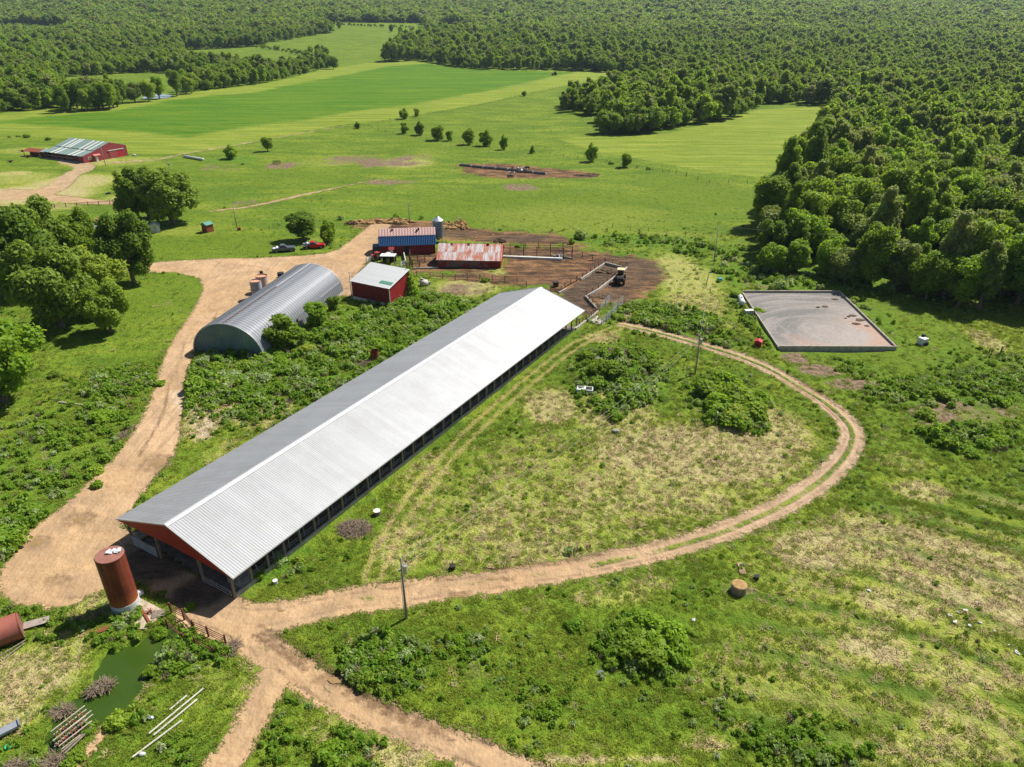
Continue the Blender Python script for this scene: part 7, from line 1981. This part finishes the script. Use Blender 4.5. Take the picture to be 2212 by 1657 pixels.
# ------------------------------------------------------------------ cattle feeding place
a = G(*d2(235, 245)); b = G(*d2(1395, 365))
n = 7
for i in range(n):
    p = a + (b - a) * i / n; q = a + (b - a) * (i + .96) / n; L = float(np.hypot(*(q - p)[:2]))
    t = thing('feed_bunk', '%s section of the long grey feed trough in the pasture, counted from the left' % ('first', 'second', 'third', 'fourth', 'fifth', 'sixth', 'last')[i], 'feed trough', (p[0], p[1], GZ(*p[:2])), math.atan2(q[1] - p[1], q[0] - p[0]), 'sections of the pasture feed trough')
    MB().prism([(-.55, .8), (-.4, .1), (.4, .1), (.55, .8), (.45, .8), (.32, .3), (-.32, .3), (-.45, .8)], 0, L, 'x').build('trough', pm('trough_grey', (.14, .15, .16), (.2, .21, .22), 1, .7), t)
    for x in (0, L - .15): MB().box(x, x + .15, -.55, .55, -.1, .85).build('end_plate', M['concrete'], t)
def cowmat(nm, base, patch, lo):
    N = NT(nm, .8)
    N.color(N.mix(N.mr(N.noise(1.1, 1, .4, N.mapping(N.obj(), (1, 1, 1), (0, 0, 0), (lo * 10, 3, 1))), .47, .5), base, patch)); return N.m
def cow_mesh(seed, mat, head_down=True):
    r_ = random.Random(seed)
    pts = [(-.05, 0, 1.05, .34), (-.65, 0, 1.08, .33), (-.95, 0, 1.15, .26), (.5, 0, 1.05, .36), (.85, 0, 1.1, .28)]
    V = [(0, 0, 1.05), (-.55, 0, 1.07), (-.9, 0, 1.15), (.5, 0, 1.04), (.85, 0, 1.12)]
    R_ = [.37, .36, .27, .37, .28]
    E = [(0, 1), (1, 2), (0, 3), (3, 4)]
    def add(v, r, par): V.append(v); R_.append(r); E.append((par, len(V) - 1)); return len(V) - 1
    if head_down: k = add((1.2, 0, .85), .16, 4); k = add((1.42, 0, .55), .13, k); add((1.6, 0, .3), .08, k)
    else: k = add((1.2, 0, 1.35), .16, 4); k = add((1.4, 0, 1.45), .14, k); add((1.72, 0, 1.3), .08, k)
    for s in (-1, 1):
        k = add((.68, s * .2, .8), .15, 4); k = add((.66, s * .2, .42), .075, k); add((.67, s * .2, .02), .06, k)
        k = add((-.82, s * .2, .82), .18, 2); k = add((-.72, s * .21, .62), .11, k); k = add((-.92, s * .21, .42), .07, k); add((-.86, s * .21, .02), .06, k)
    k = add((-1.16, 0, 1.1), .04, 2); add((-1.2, 0, .5), .03, k)
    me = bpy.data.meshes.new('cow'); me.from_pydata(V, E, [])
    o = bpy.data.objects.new('cow', me); COL.objects.link(o)
    sk = o.modifiers.new('skin', 'SKIN'); o.modifiers.new('sub', 'SUBSURF').levels = 1
    for i, v in enumerate(me.skin_vertices[0].data): v.radius = (R_[i], R_[i]); v.use_root = (i == 0)
    bpy.context.view_layer.update()
    dg = bpy.context.evaluated_depsgraph_get()
    m2 = bpy.data.meshes.new_from_object(o.evaluated_get(dg)); m2.materials.clear(); m2.materials.append(mat)
    bpy.data.objects.remove(o)
    return m2
EAR = MB().add([(0, 0, 0), (-.05, .16, .03), (.05, .15, -.02)], [(0, 1, 2)]).add([(0, 0, 0), (-.05, -.16, .03), (.05, -.15, -.02)], [(0, 2, 1)]).mesh('ears', M['dark'])
CM = [cow_mesh(1, cowmat('cow_black_white', (.02, .02, .02), (.6, .58, .55), .3)), cow_mesh(2, cowmat('cow_white_black', (.03, .028, .026), (.6, .58, .55), .8), False), cow_mesh(3, cowmat('cow_black', (.018, .017, .016), (.05, .045, .04), .1))]
for i, (q, k, an, lab) in enumerate((((1015, 315), 0, 1.5, 'leftmost black-and-white cow of the tight bunch at the trough'), ((1040, 330), 1, 1.2, 'black-and-white cow with a raised head in the bunch at the trough'), ((1065, 335), 0, 4.5, 'patched cow on the near side of the bunch at the trough'),
        ((1088, 320), 1, 1.7, 'patched cow in the right of the bunch at the trough'), ((1110, 335), 2, 4.4, 'dark cow at the right of the bunch on the near side'), ((1138, 300), 2, 2.6, 'dark cow standing just beyond the trough, right of the bunch'),
        ((940, 300), 2, 1.4, 'dark cow feeding from behind the trough, left of the bunch'), ((935, 368), 1, 3.6, 'mostly white cow standing away from the trough on the near side'), ((908, 400), 2, 0.1, 'black cow lying closest to the camera below the trough'))):
    g = G(*d2(*q))
    t = thing('cow', lab, 'cow', (g[0], g[1], g[2] - (.5 if i == 8 else 0)), an, 'cows at the pasture feed trough')
    link('body', CM[k], t); link('ears', EAR, t, (1.36, 0, .74) if k != 1 else (1.42, 0, 1.52))
# ring feeder
g = G(*cA(1750, 1035))
t = thing('ring_feeder', 'round dark hay feeder on bare soil left of the mud patch', 'feeder', (g[0], g[1], g[2]), 0)
for z in (.2, .7, 1.1):
    mb = MB()
    for i in range(18): mb.cyl((math.cos(i * .349) * 1.6, math.sin(i * .349) * 1.6, z), (math.cos((i + 1) * .349) * 1.6, math.sin((i + 1) * .349) * 1.6, z), .07, n=5)
    mb.build('ring', M['dark'], t)
for i in range(10): MB().cyl((math.cos(i * .628) * 1.6, math.sin(i * .628) * 1.6, 0), (math.cos(i * .628) * 1.6, math.sin(i * .628) * 1.6, 1.15), .05, n=5).build('upright', M['dark'], t)
heap(*cA(1750, 1040), 1.1, 1.1, .5, 'hay', 'remains of hay inside the round feeder', 'hay', 'hay', 6)
a = G(*cA(1165, 995)); b = G(*cA(1285, 1015))
tag(MB().cyl((a[0], a[1], a[2] + .5), (b[0], b[1], b[2] + .5), .5, n=12).build('culvert_pipe', pm('pale_culvert', (.6, .6, .58), (.5, .5, .48), 1, .6), None, True), 'long pale culvert pipe lying in the ditch by the lone trees', 'pipe')
# old machinery row at the far left
for q, lab, L in ((c6(330, 415), 'rusty old hay rake left of the lean-to', 4), (c6(130, 470), 'small red implement in the grass at the far left', 2.5), (c6(270, 345), 'dark implement beside the lean-to roof', 3)):
    g = G(*q)
    t = thing('farm_implement', lab, 'farm machine', (g[0], g[1], g[2]), random.uniform(0, .6))
    MB().box(-L / 2, L / 2, -.15, .15, .6, .8).build('beam', M['rust'], t)
    for x in np.linspace(-L / 2, L / 2, 5): MB().bar((x, 0, .7), (x, -.6, .05), .08).build('tine', M['rust'], t)
    for y in (-.6, .6): MB().cyl((0, y - .08, .4), (0, y + .08, .4), .4, n=12).build('wheel', M['dark'], t)

# ------------------------------------------------------------------ haze
N = bpy.data.materials.new('haze_air'); N.use_nodes = True
nt = N.node_tree; nt.nodes.remove(nt.nodes['Principled BSDF'])
pv = nt.nodes.new('ShaderNodeVolumePrincipled'); pv.inputs['Color'].default_value = (.62, .78, 1.0, 1); pv.inputs['Density'].default_value = HAZE = 0.000045
pv.inputs['Anisotropy'].default_value = 0.2
nt.links.new(pv.outputs[0], nt.nodes['Material Output'].inputs['Volume'])
hz = MB().box(-9900, 9900, -500, 9900, -4, 620).build('haze', N)
tag(hz, kind='stuff', label='thin pale blue air over the far woods', cat='haze')
N.cycles.homogeneous_volume = True if hasattr(N, 'cycles') and hasattr(N.cycles, 'homogeneous_volume') else None
print('objects', len(bpy.data.objects), 'tris', sum(len(m.polygons) for m in bpy.data.meshes))
